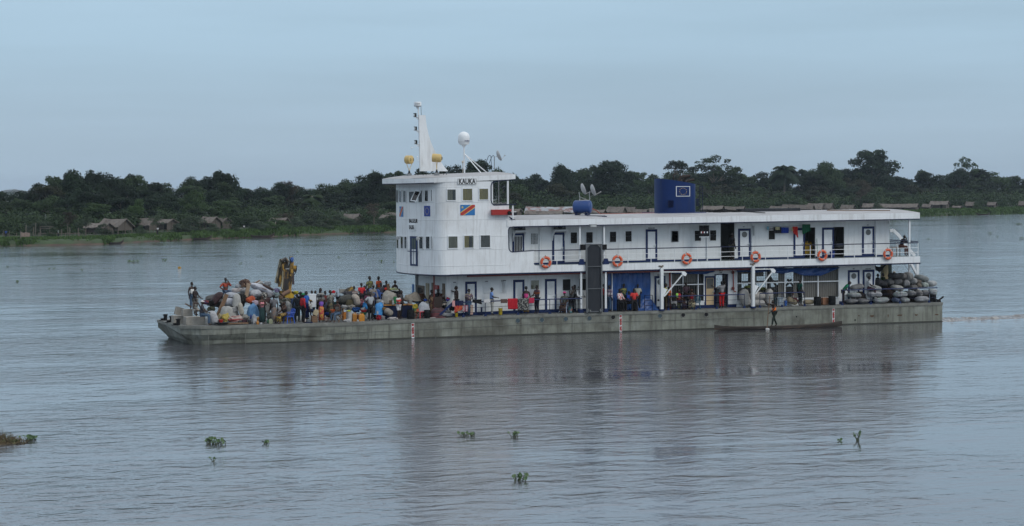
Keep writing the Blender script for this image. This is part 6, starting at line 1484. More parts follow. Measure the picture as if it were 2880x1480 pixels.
		hb.ell((0, .018, .025), (.094, .104, .112), 14, 8, lambda u, p: Vector((p.x, p.y if p.z > .05 else max(p.y, -.03), p.z))); hb.ell((0, .065, -.10), (.088, .05, .14), 12, 6); hb.build('hair', M['hair'], root, smooth=True)
	elif hair == 'hat': hb.ell((0, 0, .075), (.09, .10, .06), 14, 6); hb.lathe([(.085, .045), (.15, .035), (.15, .045), (.085, .06)], (0,0,0), 'Z', 18); hb.build('hat', cloth(extra or (.3,.3,.3)), root, smooth=True)
	elif hair == 'wrap': hb.ell((0, .02, .045), (.098, .115, .10), 14, 8, lambda u, p: Vector((p.x, p.y if p.z > .04 else max(p.y, -.02), p.z))); hb.build('headscarf', cloth(extra or (.2,.2,.2)), root, smooth=True)
	return root, J, k
def finish_people():
	bpy.context.view_layer.update(); dg = bpy.context.evaluated_depsgraph_get()
	for tmp, ex, root, mats in JOBS:
		me = bpy.data.meshes.new_from_object(tmp.evaluated_get(dg)); bm = bmesh.new(); bm.from_mesh(me)
		for f in bm.faces: f.material_index = 0; f.smooth = True
		if ex:
			m2 = bpy.data.meshes.new('x'); m2.from_pydata([tuple(v) for v in ex.v], [], ex.f); m2.polygons.foreach_set('material_index', ex.m); m2.polygons.foreach_set('use_smooth', [True]*len(ex.f)); bm.from_mesh(m2); bpy.data.meshes.remove(m2)
		out_ = root.data; bm.to_mesh(out_); bm.free(); out_.materials.clear()
		for m_ in mats: out_.materials.append(m_)
		bpy.data.meshes.remove(me)
	for tmp, *_ in JOBS: d = tmp.data; bpy.data.objects.remove(tmp); bpy.data.meshes.remove(d)
def P_(z_, x_, y_, yp, label, **k):
	"""stand a person at the column of a zoomed pixel, on plane yp; 'top' fixes feet height from the head top when on=True"""
	on = k.pop('on', False); p = V(z_, x_, y_, yp)
	if on:
		H = k.get('H', 1.72); hgt = H*1.0 if k.get('pose') not in ('sit',) else H - (.93 - (k.get('seat', .45) + .12))*H/1.72
		k['z'] = max(zd(p.x), p.z - hgt*math.cos(rad(k.get('lean', 0)*.5)))
	return person(p.x, yp, label, **k)
W_ = (.62, .62, .60); BK = (.014, .014, .016); JN = (.06, .10, .16); RD = (.42, .03, .03); GY = (.20, .20, .20)
# --- foredeck, from the bow aft
P_('a1', 272, 240, 4.2, 'man in a white tank top standing behind the others at the bow', on=True, face=30, top=W_, low=JN, sleeve='none')
P_('a1', 335, 325, 3.2, 'man in a dark top holding a small bowl at the bow', on=True, face=50, top=(.03,.022,.022), low=(.12,.11,.10), arms=('lap', 'lap'), H=1.74)
P_('a1', 352, 572, 2.4, 'boy in a black and white patterned vest seated on the concrete blocks', on=True, face=10, pose='sit', top=(.02,.02,.02), tpat=((.5,.48,.42), 'spot'), sleeve='none', low=(.32,.30,.27), lower='shorts', arms=('knee', 'knee'), H=1.5)
P_('a1', 475, 655, .75, 'man in a dark grey shirt and white cap seated at the bow facing aft', face=70, pose='sit', seat=.55, top=(.055,.058,.07), low=JN, cap=(.6,.6,.6), arms=('lap', 'lap'), on=False)
P_('a1', 935, 158, 4.4, 'man in a brown jacket and red shirt, one knee up on the cargo', on=True, face=20, pose='kneeup', top=(.09,.06,.05), tpat=((.40,.05,.02), 'stripe'), sleeve='long', low=(.07,.10,.16), arms=('face', 'hip'))
P_('a5', 795, 495, .8, 'woman in a pink top and dark green skirt with folded arms beside the blue bundle', face=15, top=(.62,.25,.28), sleeve='none', low=(.02,.045,.045), lower='skirt', arms=('folded', 'folded'), skin='skin2')
P_('a5', 1075, 495, .75, 'woman in a grey T-shirt and long grey skirt seen from behind', face=190, top=(.13,.13,.14), low=(.15,.14,.14), lpat=((.20,.13,.09), 'spot'), lower='skirt', hair='full')
P_('a5', 1330, 765, .6, 'woman in a black top sitting on a blue plastic chair, hand to her face', face=-75, pose='sit', seat=.42, top=BK, sleeve='none', low=(.35,.24,.03), lpat=((.05,.02,.05), 'spot'), lower='skirt', arms=('face', 'lap'), skin='skin2')
P_('a2', 790, 480, 1.3, 'person in a black coat with a red cloth left of the green cap', face=160, top=(.012,.016,.02), sleeve='long', low=(.014,.02,.02), arms=('down', 'hip'))
P_('a2', 925, 375, .65, 'man in a red jacket, green cap and black trousers at the deck edge', face=100, top=(.36,.022,.028), sleeve='long', low=BK, cap=(.02,.20,.08), arms=('down', 'down'), H=1.78)
P_('a2', 1000, 330, 1.8, 'person in a bright blue shirt behind the man in the green cap', on=True, face=40, top=(.03,.12,.42), low=(.012,.02,.11), lower='skirt', arms=('front', 'down'))
P_('a2', 1130, 315, 4.6, 'person with only the head and pale collar showing above the white cabinet', on=True, face=20, top=(.45,.42,.40), low=BK, H=1.6)
P_('a2', 1335, 262, 2.4, 'tall woman in a light grey cardigan with long dark hair', on=True, face=25, top=(.33,.34,.33), tpat=((.03,.03,.035), 'stripe'), sleeve='long', low=(.05,.05,.06), hair='long', H=1.76)
P_('a2', 1350, 372, 1.0, 'woman in a purple top and red and yellow skirt seen from behind', face=170, top=(.20,.10,.42), sleeve='none', low=(.42,.05,.06), lpat=((.55,.35,.06), 'spot'), lower='skirt', arms=('front', 'front'), H=1.68)
P_('a2', 1560, 315, 1.9, 'large woman in a grey camouflage top and dark flowered skirt', on=True, face=30, top=(.11,.11,.095), tpat=((.26,.25,.22), 'spot'), low=(.03,.035,.03), lpat=((.12,.10,.05), 'spot'), lower='skirt', hair='wrap', extra=(.05,.03,.03), H=1.72)
P_('a2', 1100, 560, 1.4, 'child in a white shirt with a straw hat sitting by the wooden stool', on=True, face=60, pose='sit', seat=.35, top=(.45,.45,.43), low=(.02,.03,.07), hair='hat', extra=(.20,.12,.04), H=1.35)
P_('a3', 410, 560, .7, 'man in a grey vest and jeans sitting with an orange basin', face=-60, pose='sit', seat=.44, top=(.13,.13,.12), sleeve='none', low=(.07,.11,.17), arms=('lap', 'lap'), skin='skin2')
P_('a3', 505, 320, 3.6, 'dark-haired woman bending over the grey bundles', on=True, face=-60, lean=35, top=(.02,.02,.025), low=BK, hair='full', arms=('front', 'front'))
P_('a3', 790, 215, 4.6, 'person in a striped top beside the dark suitcase', on=True, face=-20, pose='sit', top=(.40,.36,.34), tpat=((.10,.03,.03), 'stripe'), low=BK)
P_('a3', 960, 140, 3.8, 'man in a red T-shirt sitting high on the cargo with a green cup', on=True, face=15, pose='sit', top=(.48,.03,.035), low=(.10,.09,.07), arms=('lap', 'lap'))
P_('a3', 1035, 205, 4.3, 'man in a dark blue shirt right behind the red T-shirt', on=True, face=40, pose='sit', top=(.02,.02,.10), low=BK)
P_('a3', 1155, -8, 5.2, 'tall woman in a patterned top standing at the back of the cargo pile', on=True, face=20, top=(.10,.10,.07), tpat=((.35,.35,.08), 'spot'), low=(.06,.05,.05), hair='full', H=1.74)
P_('a3', 1365, -14, 5.2, 'man in an orange shirt turned away at the back of the cargo pile', on=True, face=215, top=(.48,.08,.025), low=(.03,.03,.04), H=1.76)
P_('a3', 1210, 175, 3.0, 'person in a grey hooded top and cap sitting amid the pile', on=True, face=15, pose='sit', top=(.22,.20,.185), sleeve='long', low=(.06,.05,.07), cap=(.15,.14,.13), arms=('knee', 'knee'), lean=12)
P_('a3', 1415, 130, 3.5, 'man in a dark shirt sitting behind the blue chair', on=True, face=10, pose='sit', top=(.045,.04,.05), low=BK, H=1.8)
P_('a3', 1540, 85, 5.0, 'person half hidden by the upright board', on=True, face=0, pose='sit', top=(.03,.025,.035), low=BK)
P_('a3', 1742, 80, 4.2, 'man in a white tank top sitting above the big grey sheet', on=True, face=25, pose='sit', top=(.40,.40,.38), sleeve='none', low=BK)
P_('a3', 1170, 395, .75, 'man in a grey T-shirt with a green scarf holding a black bucket', face=10, top=(.34,.36,.38), low=BK, arms=('down', 'hip'), hair='full')
P_('a4', 100, 290, 1.0, 'boy in a red and white striped shirt and white shorts', face=40, top=(.50,.05,.03), tpat=((.6,.58,.55), 'stripe'), low=(.60,.60,.62), lower='shorts', arms=('front', 'front'), H=1.55)
P_('a4', 165, 300, 1.7, 'person in black and white behind the boy in white shorts', on=True, face=60, top=(.06,.06,.065), low=BK, arms=('lap', 'lap'))
P_('a4', 115, 215, 4.5, 'head of a seated person peering over the brown sheet', on=True, face=0, pose='sit', top=(.03,.025,.02), low=BK)
P_('a4', 985, 218, 1.5, 'woman in a brown and cream flowered dress by the doorway', face=25, top=(.30,.19,.10), tpat=((.10,.03,.03), 'spot'), sleeve='none', low=(.30,.19,.10), lpat=((.10,.03,.03), 'spot'), lower='skirt', hair='full', H=1.66)
P_('a4', 1150, 215, 2.4, 'dark-shirted man standing below the red box', face=15, top=(.025,.025,.03), low=BK, H=1.66)
P_('a4', 1285, 205, 1.9, 'man in a brown shirt beside the dark window left of the louvre', face=-15, top=(.07,.03,.022), low=BK, H=1.68)
P_('a4', 1245, 395, 1.5, 'bowed person in a grey woollen hat sitting behind the brown suitcase', on=True, face=10, pose='sit', lean=20, top=(.08,.075,.07), low=BK, cap=(.14,.13,.12))
P_('a4', 1640, 95, .55, 'big bare-backed man in black trousers leaning one hand on the wall', face=-125, shirt=True, top=(.022,.015,.014), sleeve='short', low=(.012,.014,.022), arms=('down', 'reach'), H=1.9)
P_('a4', 1975, 210, .75, 'woman in a patterned blouse and denim skirt with her hand on the rail', face=-20, top=(.11,.07,.13), tpat=((.40,.35,.20), 'spot'), low=(.06,.12,.20), lower='skirt', arms=('front', 'front'), hair='full', H=1.66)
P_('B', 2130, 570, .6, 'man in a light blue shirt and khaki trousers looking aft along the deck', face=75, top=(.17,.30,.62), low=(.36,.36,.33), arms=('front', 'front'), H=1.72)
P_('E', 293, 890, .75, 'woman in a bright pink top seen from behind at the rail', face=150, top=(.62,.07,.24), sleeve='none', low=(.28,.18,.05), lpat=((.10,.04,.02), 'spot'), lower='skirt', arms=('front', 'down'), hair='full', H=1.7)
P_('E', 405, 897, .75, 'man in a blue and orange shirt facing the woman in pink', face=-70, top=(.02,.05,.11), tpat=((.30,.08,.02), 'stripe'), low=(.012,.012,.02), arms=('front', 'front'), H=1.76)
P_('E', 690, 962, .65, 'woman in a pink sun hat sitting on a white plastic chair', face=-40, pose='sit', seat=.42, top=(.04,.06,.05), tpat=((.15,.14,.12), 'spot'), low=(.08,.05,.04), lower='skirt', arms=('lap', 'lap'), hair='hat', extra=(.62,.08,.26), skin='skin2')
P_('E', 757, 920, .6, 'person in a dark patterned top leaning on the rail beside the white shirt', face=15, lean=14, top=(.03,.03,.03), tpat=((.15,.15,.15), 'spot'), low=BK, arms=('rail', 'face'), H=1.7)
P_('E', 828, 922, .6, 'man in a white shirt and pale trousers leaning on the rail left of the ramp', face=20, lean=14, top=(.62,.62,.62), low=(.42,.42,.40), arms=('rail', 'rail'), sleeve='long', H=1.7)
P_('s3', 205, 370, .85, 'man in a dark red shirt half hidden behind the white post', face=30, top=(.22,.02,.02), low=BK, H=1.74)
P_('s3', 345, 420, .55, 'man in a printed white top and jeans leaning by the post, turned aft', face=120, lean=8, top=(.45,.42,.44), tpat=((.12,.08,.14), 'stripe'), sleeve='long', low=(.05,.09,.15), arms=('front', 'down'), H=1.68)
P_('s3', 690, 600, .45, 'man in a red and white jacket sitting on a black drum', face=30, pose='sit', seat=.52, top=(.60,.58,.58), tpat=((.55,.03,.03), 'spot'), sleeve='long', low=BK, arms=('lap', 'lap'))
P_('s3', 815, 380, .85, 'man in a dark green tracksuit top and cap standing against the blue sheet', face=5, top=(.012,.035,.03), tpat=((.28,.26,.05), 'spot'), sleeve='long', low=BK, cap=(.02,.025,.02), arms=('back', 'back'), H=1.72)
P_('s3', 980, 680, .55, 'boy in a blue football shirt sitting between the two drums', on=True, face=25, pose='sit', seat=.35, top=(.02,.05,.26), low=BK, arms=('lap', 'lap'), H=1.5)
P_('s3', 1140, 595, .45, 'man in a plain red T-shirt sitting on the right-hand black drum', face=-20, pose='sit', seat=.52, top=(.58,.05,.045), low=(.02,.02,.024), arms=('lap', 'lap'))
P_('s3', 1255, 455, .80, 'man in a beige short-sleeved shirt walking away past the blue sheet', face=160, top=(.36,.36,.30), low=(.02,.02,.02), stride=.16, arms=('down', 'front'), H=1.68)
P_('s2', 675, 515, .5, 'man in a yellow shirt and dark cap standing behind the davit brace', face=70, top=(.42,.42,.05), low=(.05,.04,.025), sleeve='short', cap=(.02,.03,.03), arms=('lap', 'lap'), H=1.7, skin='skin2')
P_('s2', 765, 605, .8, 'child in an orange shirt beside the man in yellow', face=20, top=(.45,.10,.02), low=(.05,.04,.03), H=1.46)
P_('s2', 1020, 730, .6, 'person in a red top with a lime bag sitting by the rail end', face=40, pose='sit', seat=.40, top=(.35,.02,.03), low=(.03,.02,.03), lower='skirt', arms=('lap', 'lap'), skin='skin2')
P_('s2', 1375, 705, .6, 'woman in a dark red top sitting in a teal chair', face=-25, pose='sit', seat=.42, top=(.20,.015,.02), sleeve='none', low=(.35,.30,.18), lpat=((.03,.03,.03), 'spot'), lower='skirt', arms=('lap', 'lap'), skin='skin2')
P_('s2', 2175, 430, .75, 'man in a grey striped shirt and red track trousers at the engine room door', face=185, top=(.24,.24,.25), tpat=((.15,.15,.16), 'stripe'), low=(.48,.02,.02), arms=('side', 'up'), H=1.74)
P_('s4', 1500, 315, .55, 'man in a dark green football shirt standing with a hand on the rail', face=100, top=(.012,.06,.045), low=(.014,.02,.018), arms=('down', 'down'), H=1.76)
P_('s4', 1360, 578, .7, 'small girl in white sitting on the sacking by the rail', on=True, face=70, pose='sit', seat=.2, top=(.45,.42,.42), sleeve='none', low=(.12,.03,.03), lower='skirt', H=1.15, skin='skin2')
P_('s4', 2370, 365, .6, 'man in a bright green shirt bending forward over the rail end', face=60, lean=38, top=(.02,.20,.10), low=(.02,.014,.014), arms=('front', 'front'), H=1.72)
P_('s1', 585, 350, .95, 'man in a white shirt sitting against the stern cabin door', on=True, face=60, pose='sit', top=(.52,.54,.56), low=(.05,.02,.03), arms=('lap', 'lap'), sleeve='short')
P_('s1', 815, 290, 3.0, 'shadowy figure just inside the stern recess', on=True, face=30, top=(.03,.035,.03), low=BK, H=1.66)
P_('s1', 950, 270, 2.4, 'man in a dark green shirt by the cream column', on=True, face=20, top=(.03,.06,.02), low=BK, H=1.7)
P_('s1', 1235, 222, 3.6, 'person in a pale cap hidden behind the stern sacks', on=True, face=30, top=(.05,.05,.05), low=BK, cap=(.42,.40,.34), H=1.7)
# --- upper deck
p = V('F', 655, 333, .65); person(p.x, .65, 'man in a black T-shirt on the upper deck, arm stretched out', z=zu(p.x), face=110, top=(.012,.012,.014), low=(.05,.05,.035), lower='shorts', arms=('reach', 'down'), H=1.78)
p = V('H', 940, 322, 1.6); person(p.x, 1.6, 'person in black sitting bowed on the stern balcony', z=zu(p.x), face=30, pose='sit', seat=.55, lean=22, top=(.010,.010,.010), low=(.10,.04,.03), arms=('face', 'face'), H=1.7)
# --- in the dugout
PX, PYY = px(2178, 910, -1.55), -1.55
person(PX, PYY, 'man in an orange vest poling the dugout canoe', z=.16, face=-75, top=(.95,.20,.02), sleeve='none', low=(.02,.028,.022), arms=('pole_lo', 'pole_hi'), stride=.30, lean=10, H=1.7, group=None)
# --- on the far bank
for x, y, off, lab, c in ((16, 658, 9, 'villager in blue in the grass at the far left', (.03,.07,.25)), (650, 635, 14, 'villager in a white shirt standing right of the last left hut', (.6,.6,.6)), (686, 640, 11, 'villager in white crouching on the grass bank', (.6,.6,.6)), (442, 652, 7, 'villager bending in front of the stilt huts', (.5,.5,.5)), (163, 650, 10, 'villager in a pale shirt by the rail fence', (.6,.65,.68))):
	p = gp(x, off); person(p.x, p.y, lab, z=p.z, face=random.uniform(-60, 60), top=c, low=(.10,.02,.02) if x == 650 else (.03,.03,.04), H=1.5 if x != 686 else 1.2, group='villagers on the far bank', lean=20 if x == 442 else 0)
for z_, x_, y_, yy, tp, lab, f_ in (('a2', 1215, 345, 5.0, (.05,.04,.05), 'dark head between the white cabinet and the tall woman', 0), ('a2', 1440, 330, 4.4, (.14,.03,.03), 'person in dull red behind the purple top', 20), ('a2', 690, 400, 4.6, (.03,.05,.04), 'person in dark green left of the yellow bundle', 60), ('a3', 1260, 330, 4.8, (.05,.05,.12), 'person in navy right of the grey hooded top', 10),  # extra figures added to fill out and darken the crowd
	('a3', 1120, 330, 2.6, (.10,.03,.06), 'person in plum sitting behind the man with the black bucket', -20), ('a3', 660, 250, 5.4, (.05,.04,.03), 'dark figure behind the suitcase with yellow labels', 0), ('a2', 450, 640, 2.9, (.04,.04,.04), 'dark figure crouching by the net heap', 20), ('a5', 905, 620, 3.2, (.07,.04,.04), 'shaded figure between the two standing women', 0), ('a3', 100, 560, 2.9, (.05,.06,.09), 'person in slate blue behind the purple top', 30), ('a3', 300, 470, 3.0, (.02,.05,.05), 'person in dark teal bending near the olive roll', -40), ('a3', 930, 300, 4.6, (.12,.10,.08), 'person in tan behind the red T-shirt man', 10), ('a3', 1330, 260, 4.4, (.03,.02,.03), 'dark figure between the hooded person and the dark shirt', 0), ('a3', 1120, 560, 2.0, (.02,.02,.02), 'person in black just left of the green scarf', 60),
	('a2', 640, 520, 3.4, (.10,.06,.03), 'person in brown behind the net heap', 10), ('a2', 980, 520, 2.8, (.03,.03,.10), 'person in indigo half hidden by the green cap', 0), ('a3', 1480, 330, 4.8, (.10,.03,.02), 'person in rust red behind the upright board', 0), ('a4', 1200, 300, 2.6, (.03,.04,.03), 'shaded person under the red box', 0), ('E', 795, 905, .95, (.05,.05,.04), 'shaded man behind the two leaning on the rail', 0), ('s2', 1220, 640, .95, (.05,.03,.04), 'dark figure standing inside the bars', 0), ('a4', 720, 400, 2.2, (.06,.03,.02), 'person in brown by the dark doorway on the lower deck', 30)):
	P_(z_, x_, y_, yy, lab, on=True, face=f_, top=tp, low=BK, pose='sit' if z_ == 'a3' else 'stand', arms=('lap', 'lap'))
finish_people()
# ============================================================ cargo and belongings
DK = 'deck cargo on the foredeck'
def mp_at(p): return (Vector(p) - CAM).dot(CF) / FPX
def shape(kind, w, h, d, rr):
	mb = MB(); sd = rr.uniform(0, 50)
	if kind == 'sack':      # stuffed woven sack: flattened roll, pinched ends, creases
		n, k = 22, 16; vs_ = []; fs = []
		for i in range(n+1):
			t = i/n*2-1; e = max(.14, max(0, 1 - abs(t)**3.4)**.55); e2 = max(.55, max(0, 1 - abs(t)**7)**.5)
			for j in range(k):
				a = 2*PI*j/k; ca, sa = math.cos(a), math.sin(a); ca = math.copysign(abs(ca)**.75, ca); sa = math.copysign(abs(sa)**.8, sa)
				wr = 1 + .07*mnoise.noise(Vector((t*2.5+sd, ca*1.5, sa*1.5))) + .035*math.sin(a*9 + t*3 + sd)*abs(t)**3
				vs_.append((t*w/2*(1 - .03*abs(ca)), ca*d/2*e2*wr, sa*h/2*e*wr*1.06 + .03*h*math.sin(t*4+sd)))
		for i in range(n):
			for j in range(k): fs.append((i*k+j, (i+1)*k+j, (i+1)*k+(j+1) % k, i*k+(j+1) % k))
		fs.append(tuple(range(k))); fs.append(tuple(range(n*k+k-1, n*k-1, -1))); mb.add(vs_, fs)
	elif kind == 'bundle':  # cloth or plastic bundle: lumpy and creased
		def fn(u, p):
			sq = lambda v, e: math.copysign(abs(v)**e, v)
			p = Vector((sq(u.x, .75)*w/2, sq(u.y, .75)*d/2, sq(u.z, .7)*h/2))
			n1 = mnoise.noise(Vector((u.x*1.7+sd, u.y*1.7, u.z*1.7))); n2 = abs(mnoise.noise(Vector((u.x*3.2+sd, u.y*3.2, u.z*2.2+7)))); n3 = abs(mnoise.noise(Vector((u.x*7, u.y*7+sd, u.z*5))))
			p = p*(.98 + .36*n1 - .34*n2 - .16*n3)
			p.x += w*.10*mnoise.noise(Vector((u.z*2+sd, 1, 2))); p.z += h*.12*mnoise.noise(Vector((u.x*2+sd, 4, 2)))
			return p
		mb.ell((0,0,0), (w/2, d/2, h/2), 32, 22, fn)
	elif kind == 'drape':   # a sheet thrown over uneven goods, falling in folds to a ragged hem
		n, k = 44, 16; vs_ = []; fs = []
		for i in range(n):
			a = 2*PI*i/n; ca, sa = math.cos(a), math.sin(a); cx = math.copysign(abs(ca)**.85, ca)*w/2; cy = math.copysign(abs(sa)**.85, sa)*d/2; hem = .12*mnoise.noise(Vector((ca*2+sd, sa*2, 0)))
			for j in range(k+1):
				t = j/k; fo = math.sin(a*11+sd)*.5 + math.sin(a*17+sd*2)*.35
				if t < .5: r = t/.5*.72; z = h/2*(1 - .9*t*t*2) + h*.34*mnoise.noise(Vector((cx*r*2.2+sd, cy*r*2.2, 1)))
				else: u_ = (t-.5)/.5; r = .72 + .20*u_**.8 + .07*u_*(1+fo); z = h/2*.55 - u_*(h*(.74 + hem)) + h*.34*mnoise.noise(Vector((cx*.72*2.2+sd, cy*.72*2.2, 1)))*(1-u_)
				vs_.append((cx*r, cy*r, z))
		for i in range(n):
			for j in range(k): fs.append((i*(k+1)+j, ((i+1) % n)*(k+1)+j, ((i+1) % n)*(k+1)+j+1, i*(k+1)+j+1))
		mb.add(vs_, fs)
	elif kind == 'roll': mb.lathe([(h*.40, -w/2), (h*.5, -w/2+.02), (h*.5, w/2-.02), (h*.40, w/2)], (0,0,0), 'X', 16)
	elif kind == 'board': mb.box(-w/2, w/2, -d/2, d/2, -h/2, h/2)
	elif kind == 'crate':
		b = min(w, h, d)*.06; mb.box(-w/2, w/2, -d/2, d/2, -h/2, h/2)
		for s in (-1, 1): mb.box(-w/2-.006, w/2+.006, -d/2-.006, d/2+.006, s*(h/2-b)-b/2, s*(h/2-b)+b/2)
	elif kind == 'drum':
		mb.lathe([(w*.5, -h/2), (w*.5, -h/6), (w*.52, -h/6+.02), (w*.5, -h/6+.04), (w*.5, h/6), (w*.52, h/6+.02), (w*.5, h/6+.04), (w*.5, h/2-.02), (w*.47, h/2), (w*.47, h/2-.03)], (0,0,0), 'Z', 22)
	elif kind == 'bucket': mb.lathe([(w*.38, -h/2), (w*.48, h/2-.03), (w*.52, h/2-.03), (w*.52, h/2), (w*.47, h/2), (w*.40, -h/2+.10)], (0,0,0), 'Z', 20); mb.tube([(-w*.5, 0, h/2), (-w*.3, -.04, h*.72), (w*.3, -.04, h*.72), (w*.5, 0, h/2)], .008, 4)
	elif kind == 'basin': mb.lathe([(w*.30, -h/2), (w*.46, h/2-.02), (w*.50, h/2-.02), (w*.50, h/2), (w*.44, h/2-.01), (w*.28, -h/2+.02)], (0,0,0), 'Z', 24)
	elif kind == 'jerrycan':
		mb.box(-w/2, w/2, -d/2, d/2, -h/2, h*.34); b = len(mb.v); mb.add([(-w/2,-d/2,h*.34),(w/2,-d/2,h*.34),(w/2,d/2,h*.34),(-w/2,d/2,h*.34),(-w*.3,-d*.3,h*.44),(w*.3,-d*.3,h*.44),(w*.3,d*.3,h*.44),(-w*.3,d*.3,h*.44)], [(0,1,5,4),(1,2,6,5),(2,3,7,6),(3,0,4,7),(4,5,6,7)])
		mb.tube([(-w*.2, 0, h*.42), (-w*.15, 0, h*.56), (w*.15, 0, h*.56), (w*.22, 0, h*.42)], .018, 6); mb.lathe([(.03, h*.42), (.03, h*.55)], (w*.32, 0, 0), 'Z', 8)
	elif kind == 'pot': mb.lathe([(w*.40, -h/2), (w*.48, -h*.3), (w*.48, h*.35), (w*.52, h*.38), (w*.30, h*.47), (w*.06, h*.5), (w*.06, h*.6)], (0,0,0), 'Z', 20)
	elif kind == 'jug': mb.lathe([(w*.42, -h/2), (w*.5, -h*.35), (w*.5, h*.15), (w*.2, h*.38), (w*.2, h*.5)], (0,0,0), 'Z', 16)
	elif kind == 'case':
		def fc(u, p): return Vector((math.copysign(min(abs(p.x)*1.6, w/2), p.x), math.copysign(min(abs(p.y)*1.6, d/2), p.y), math.copysign(min(abs(p.z)*1.6, h/2), p.z)))
		mb.ell((0,0,0), (w/2, d/2, h/2), 24, 14, fc)
	return mb
def it(z_, cx, cy, w, h, yp, kind, c, label, name=None, cat=None, rot=0, d=None, yaw=None, pat=None, mt=None, group=DK, rough=.75, on_deck=False):
	"""one loose thing, its centre and size read in a zoomed crop, standing on plane yp"""
	p = V(z_, cx, cy, yp); s = mp_at(p)/ZOOM[z_][2]; wm, hm = w*s, h*s
	c = tuple(v*.82 for v in c) if group in (DK,) else c; rr = random.Random(int(cx*7 + cy*13)); dd = d if d else {'sack': min(wm, hm)*1.25, 'bundle': (wm+hm)/2, 'drape': wm*.6, 'board': .05, 'crate': wm*.8, 'jerrycan': wm*.6, 'case': wm*.45}.get(kind, wm)
	mb = shape(kind, wm, hm, dd, rr); smooth = kind not in ('crate', 'board', 'jerrycan')
	m_ = mt or (cloth(c, pat=pat) if kind in ('bundle', 'drape') else mat('%s_%d_%d_%d%s' % (kind, c[0]*999, c[1]*999, c[2]*999, pat[1] if pat else ''), c, rough, var=.22, scale=3.5, bump=.8 if kind == 'sack' else .15, patch=([(pat[0], .9, 5, (1,1,1), .52, .58)] if pat else []) + [(tuple(x*.35 for x in c), .7, 2.5, (1,1,1), .5, .72)]))
	z0 = p.z
	if on_deck: z0 = zd(p.x) + hm/2 + .006
	o = mb.build(name or kind, m_, None, smooth=smooth, loc=(p.x, yp + 0, z0)); o.rotation_euler = (0, rad(rot), rad(yaw if yaw is not None else rr.uniform(-12, 12) if kind in ('sack', 'bundle') else 0))
	tag(o, label, cat or name.replace('_', ' ') if name else kind, group)
	return o
SKW, SKG, SKD = (.46,.47,.49), (.24,.24,.24), (.10,.095,.09)
# -- the bow
for a in ((275, 962, 150, 92, 3.6, 'left-hand pale concrete block under the boxes at the bow', 30), (470, 980, 240, 100, 1.6, 'long pale concrete block with dark bands at the bow edge', 4)):
	it('A', a[0], a[1], a[2], a[3], a[4], 'crate', (.33,.31,.28), a[5], 'concrete_block', 'concrete block', d=.8, mt=M['concrete'])
it('A', 278, 862, 95, 100, 4.2, 'crate', (.3,.3,.28), 'tilted pale box lying on the concrete blocks at the tip of the bow', 'crate', 'crate', rot=14, mt=M['concrete'])
it('A', 380, 880, 120, 88, 3.0, 'crate', (.3,.3,.28), 'square pale box with a seam beside the tilted one at the bow', 'crate', 'crate', mt=M['concrete'])
it('A', 395, 790, 90, 16, 3.6, 'board', (.12,.09,.07), 'dark paddle-shaped plank sticking out behind the bow boxes', 'plank', 'plank', rot=28, mt=M['wood'])
it('a1', 755, 555, 330, 135, 3.6, 'sack', (.055,.022,.025), 'maroon woven roll leaning steeply against the cargo near the bow', 'cloth_roll', 'bundle', rot=-47, pat=((.02,.012,.015), 'spot'), d=.6)
it('a1', 655, 650, 120, 130, 3.2, 'bundle', (.010,.010,.010), 'black bundle at the foot of the maroon roll', 'bundle', 'bundle')
it('a1', 545, 630, 150, 95, 3.6, 'bundle', (.02,.025,.11), 'navy printed bundle behind the man in the white cap', 'bundle', 'bundle', pat=((.35,.08,.04), 'spot'))
it('a1', 650, 760, 170, 100, 2.6, 'bundle', (.05,.055,.035), 'dark olive bundle behind the standing white sack', 'bundle', 'bundle')
it('a1', 520, 820, 130, 130, 2.6, 'bundle', (.20,.19,.17), 'grey stuffed bag between the two seated men at the bow', 'bundle', 'bundle')
it('a1', 690, 935, 285, 175, 1.0, 'sack', SKW, 'tall white sack standing upright at the deck edge near the bow', 'sack', 'sack', rot=72, d=.6)
it('a1', 870, 690, 470, 70, 2.2, 'board', (.075,.045,.03), 'dark brown plank leaning up the pile beside the maroon roll', 'plank', 'plank', rot=-66, d=.18, mt=M['wood'])
it('a1', 925, 510, 100, 95, 3.4, 'bundle', (.30,.30,.29), 'small grey folded bundle just below the man with his knee up', 'bundle', 'bundle', pat=((.08,.08,.08), 'spot'))
it('a1', 990, 625, 250, 150, 2.8, 'sack', (.46,.48,.53), 'plump pale-blue sack low in the bow pile', 'sack', 'sack', d=.9)
it('a1', 1060, 490, 230, 110, 3.2, 'sack', (.42,.44,.48), 'pale sack under the pinkish one on the bow pile', 'sack', 'sack', d=.8)
it('a1', 1135, 400, 170, 85, 3.2, 'sack', (.44,.40,.39), 'pinkish sack on the left shoulder of the pile', 'sack', 'sack', rot=6)
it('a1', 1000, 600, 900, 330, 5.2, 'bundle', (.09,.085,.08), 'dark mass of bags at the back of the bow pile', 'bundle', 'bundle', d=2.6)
it('a1', 1010, 830, 400, 230, 1.8, 'drape', (.38,.38,.36), 'big translucent plastic-wrapped bundle at the foot of the pile', 'bundle', 'bundle', d=1.0)
it('a1', 935, 930, 150, 160, 1.0, 'bundle', (.48,.38,.10), 'net bag filled with something yellow by the red basin', 'net_bag', 'bag')
it('a1', 830, 920, 90, 140, 1.3, 'bundle', (.42,.36,.22), 'cream net bag left of the yellow one', 'net_bag', 'bag')
it('a1', 1130, 950, 300, 130, 1.0, 'bundle', (.45,.40,.36), 'white and red streaked plastic bag lying long on the deck', 'bag', 'bag', pat=((.35,.06,.06), 'stripe'), d=.6)
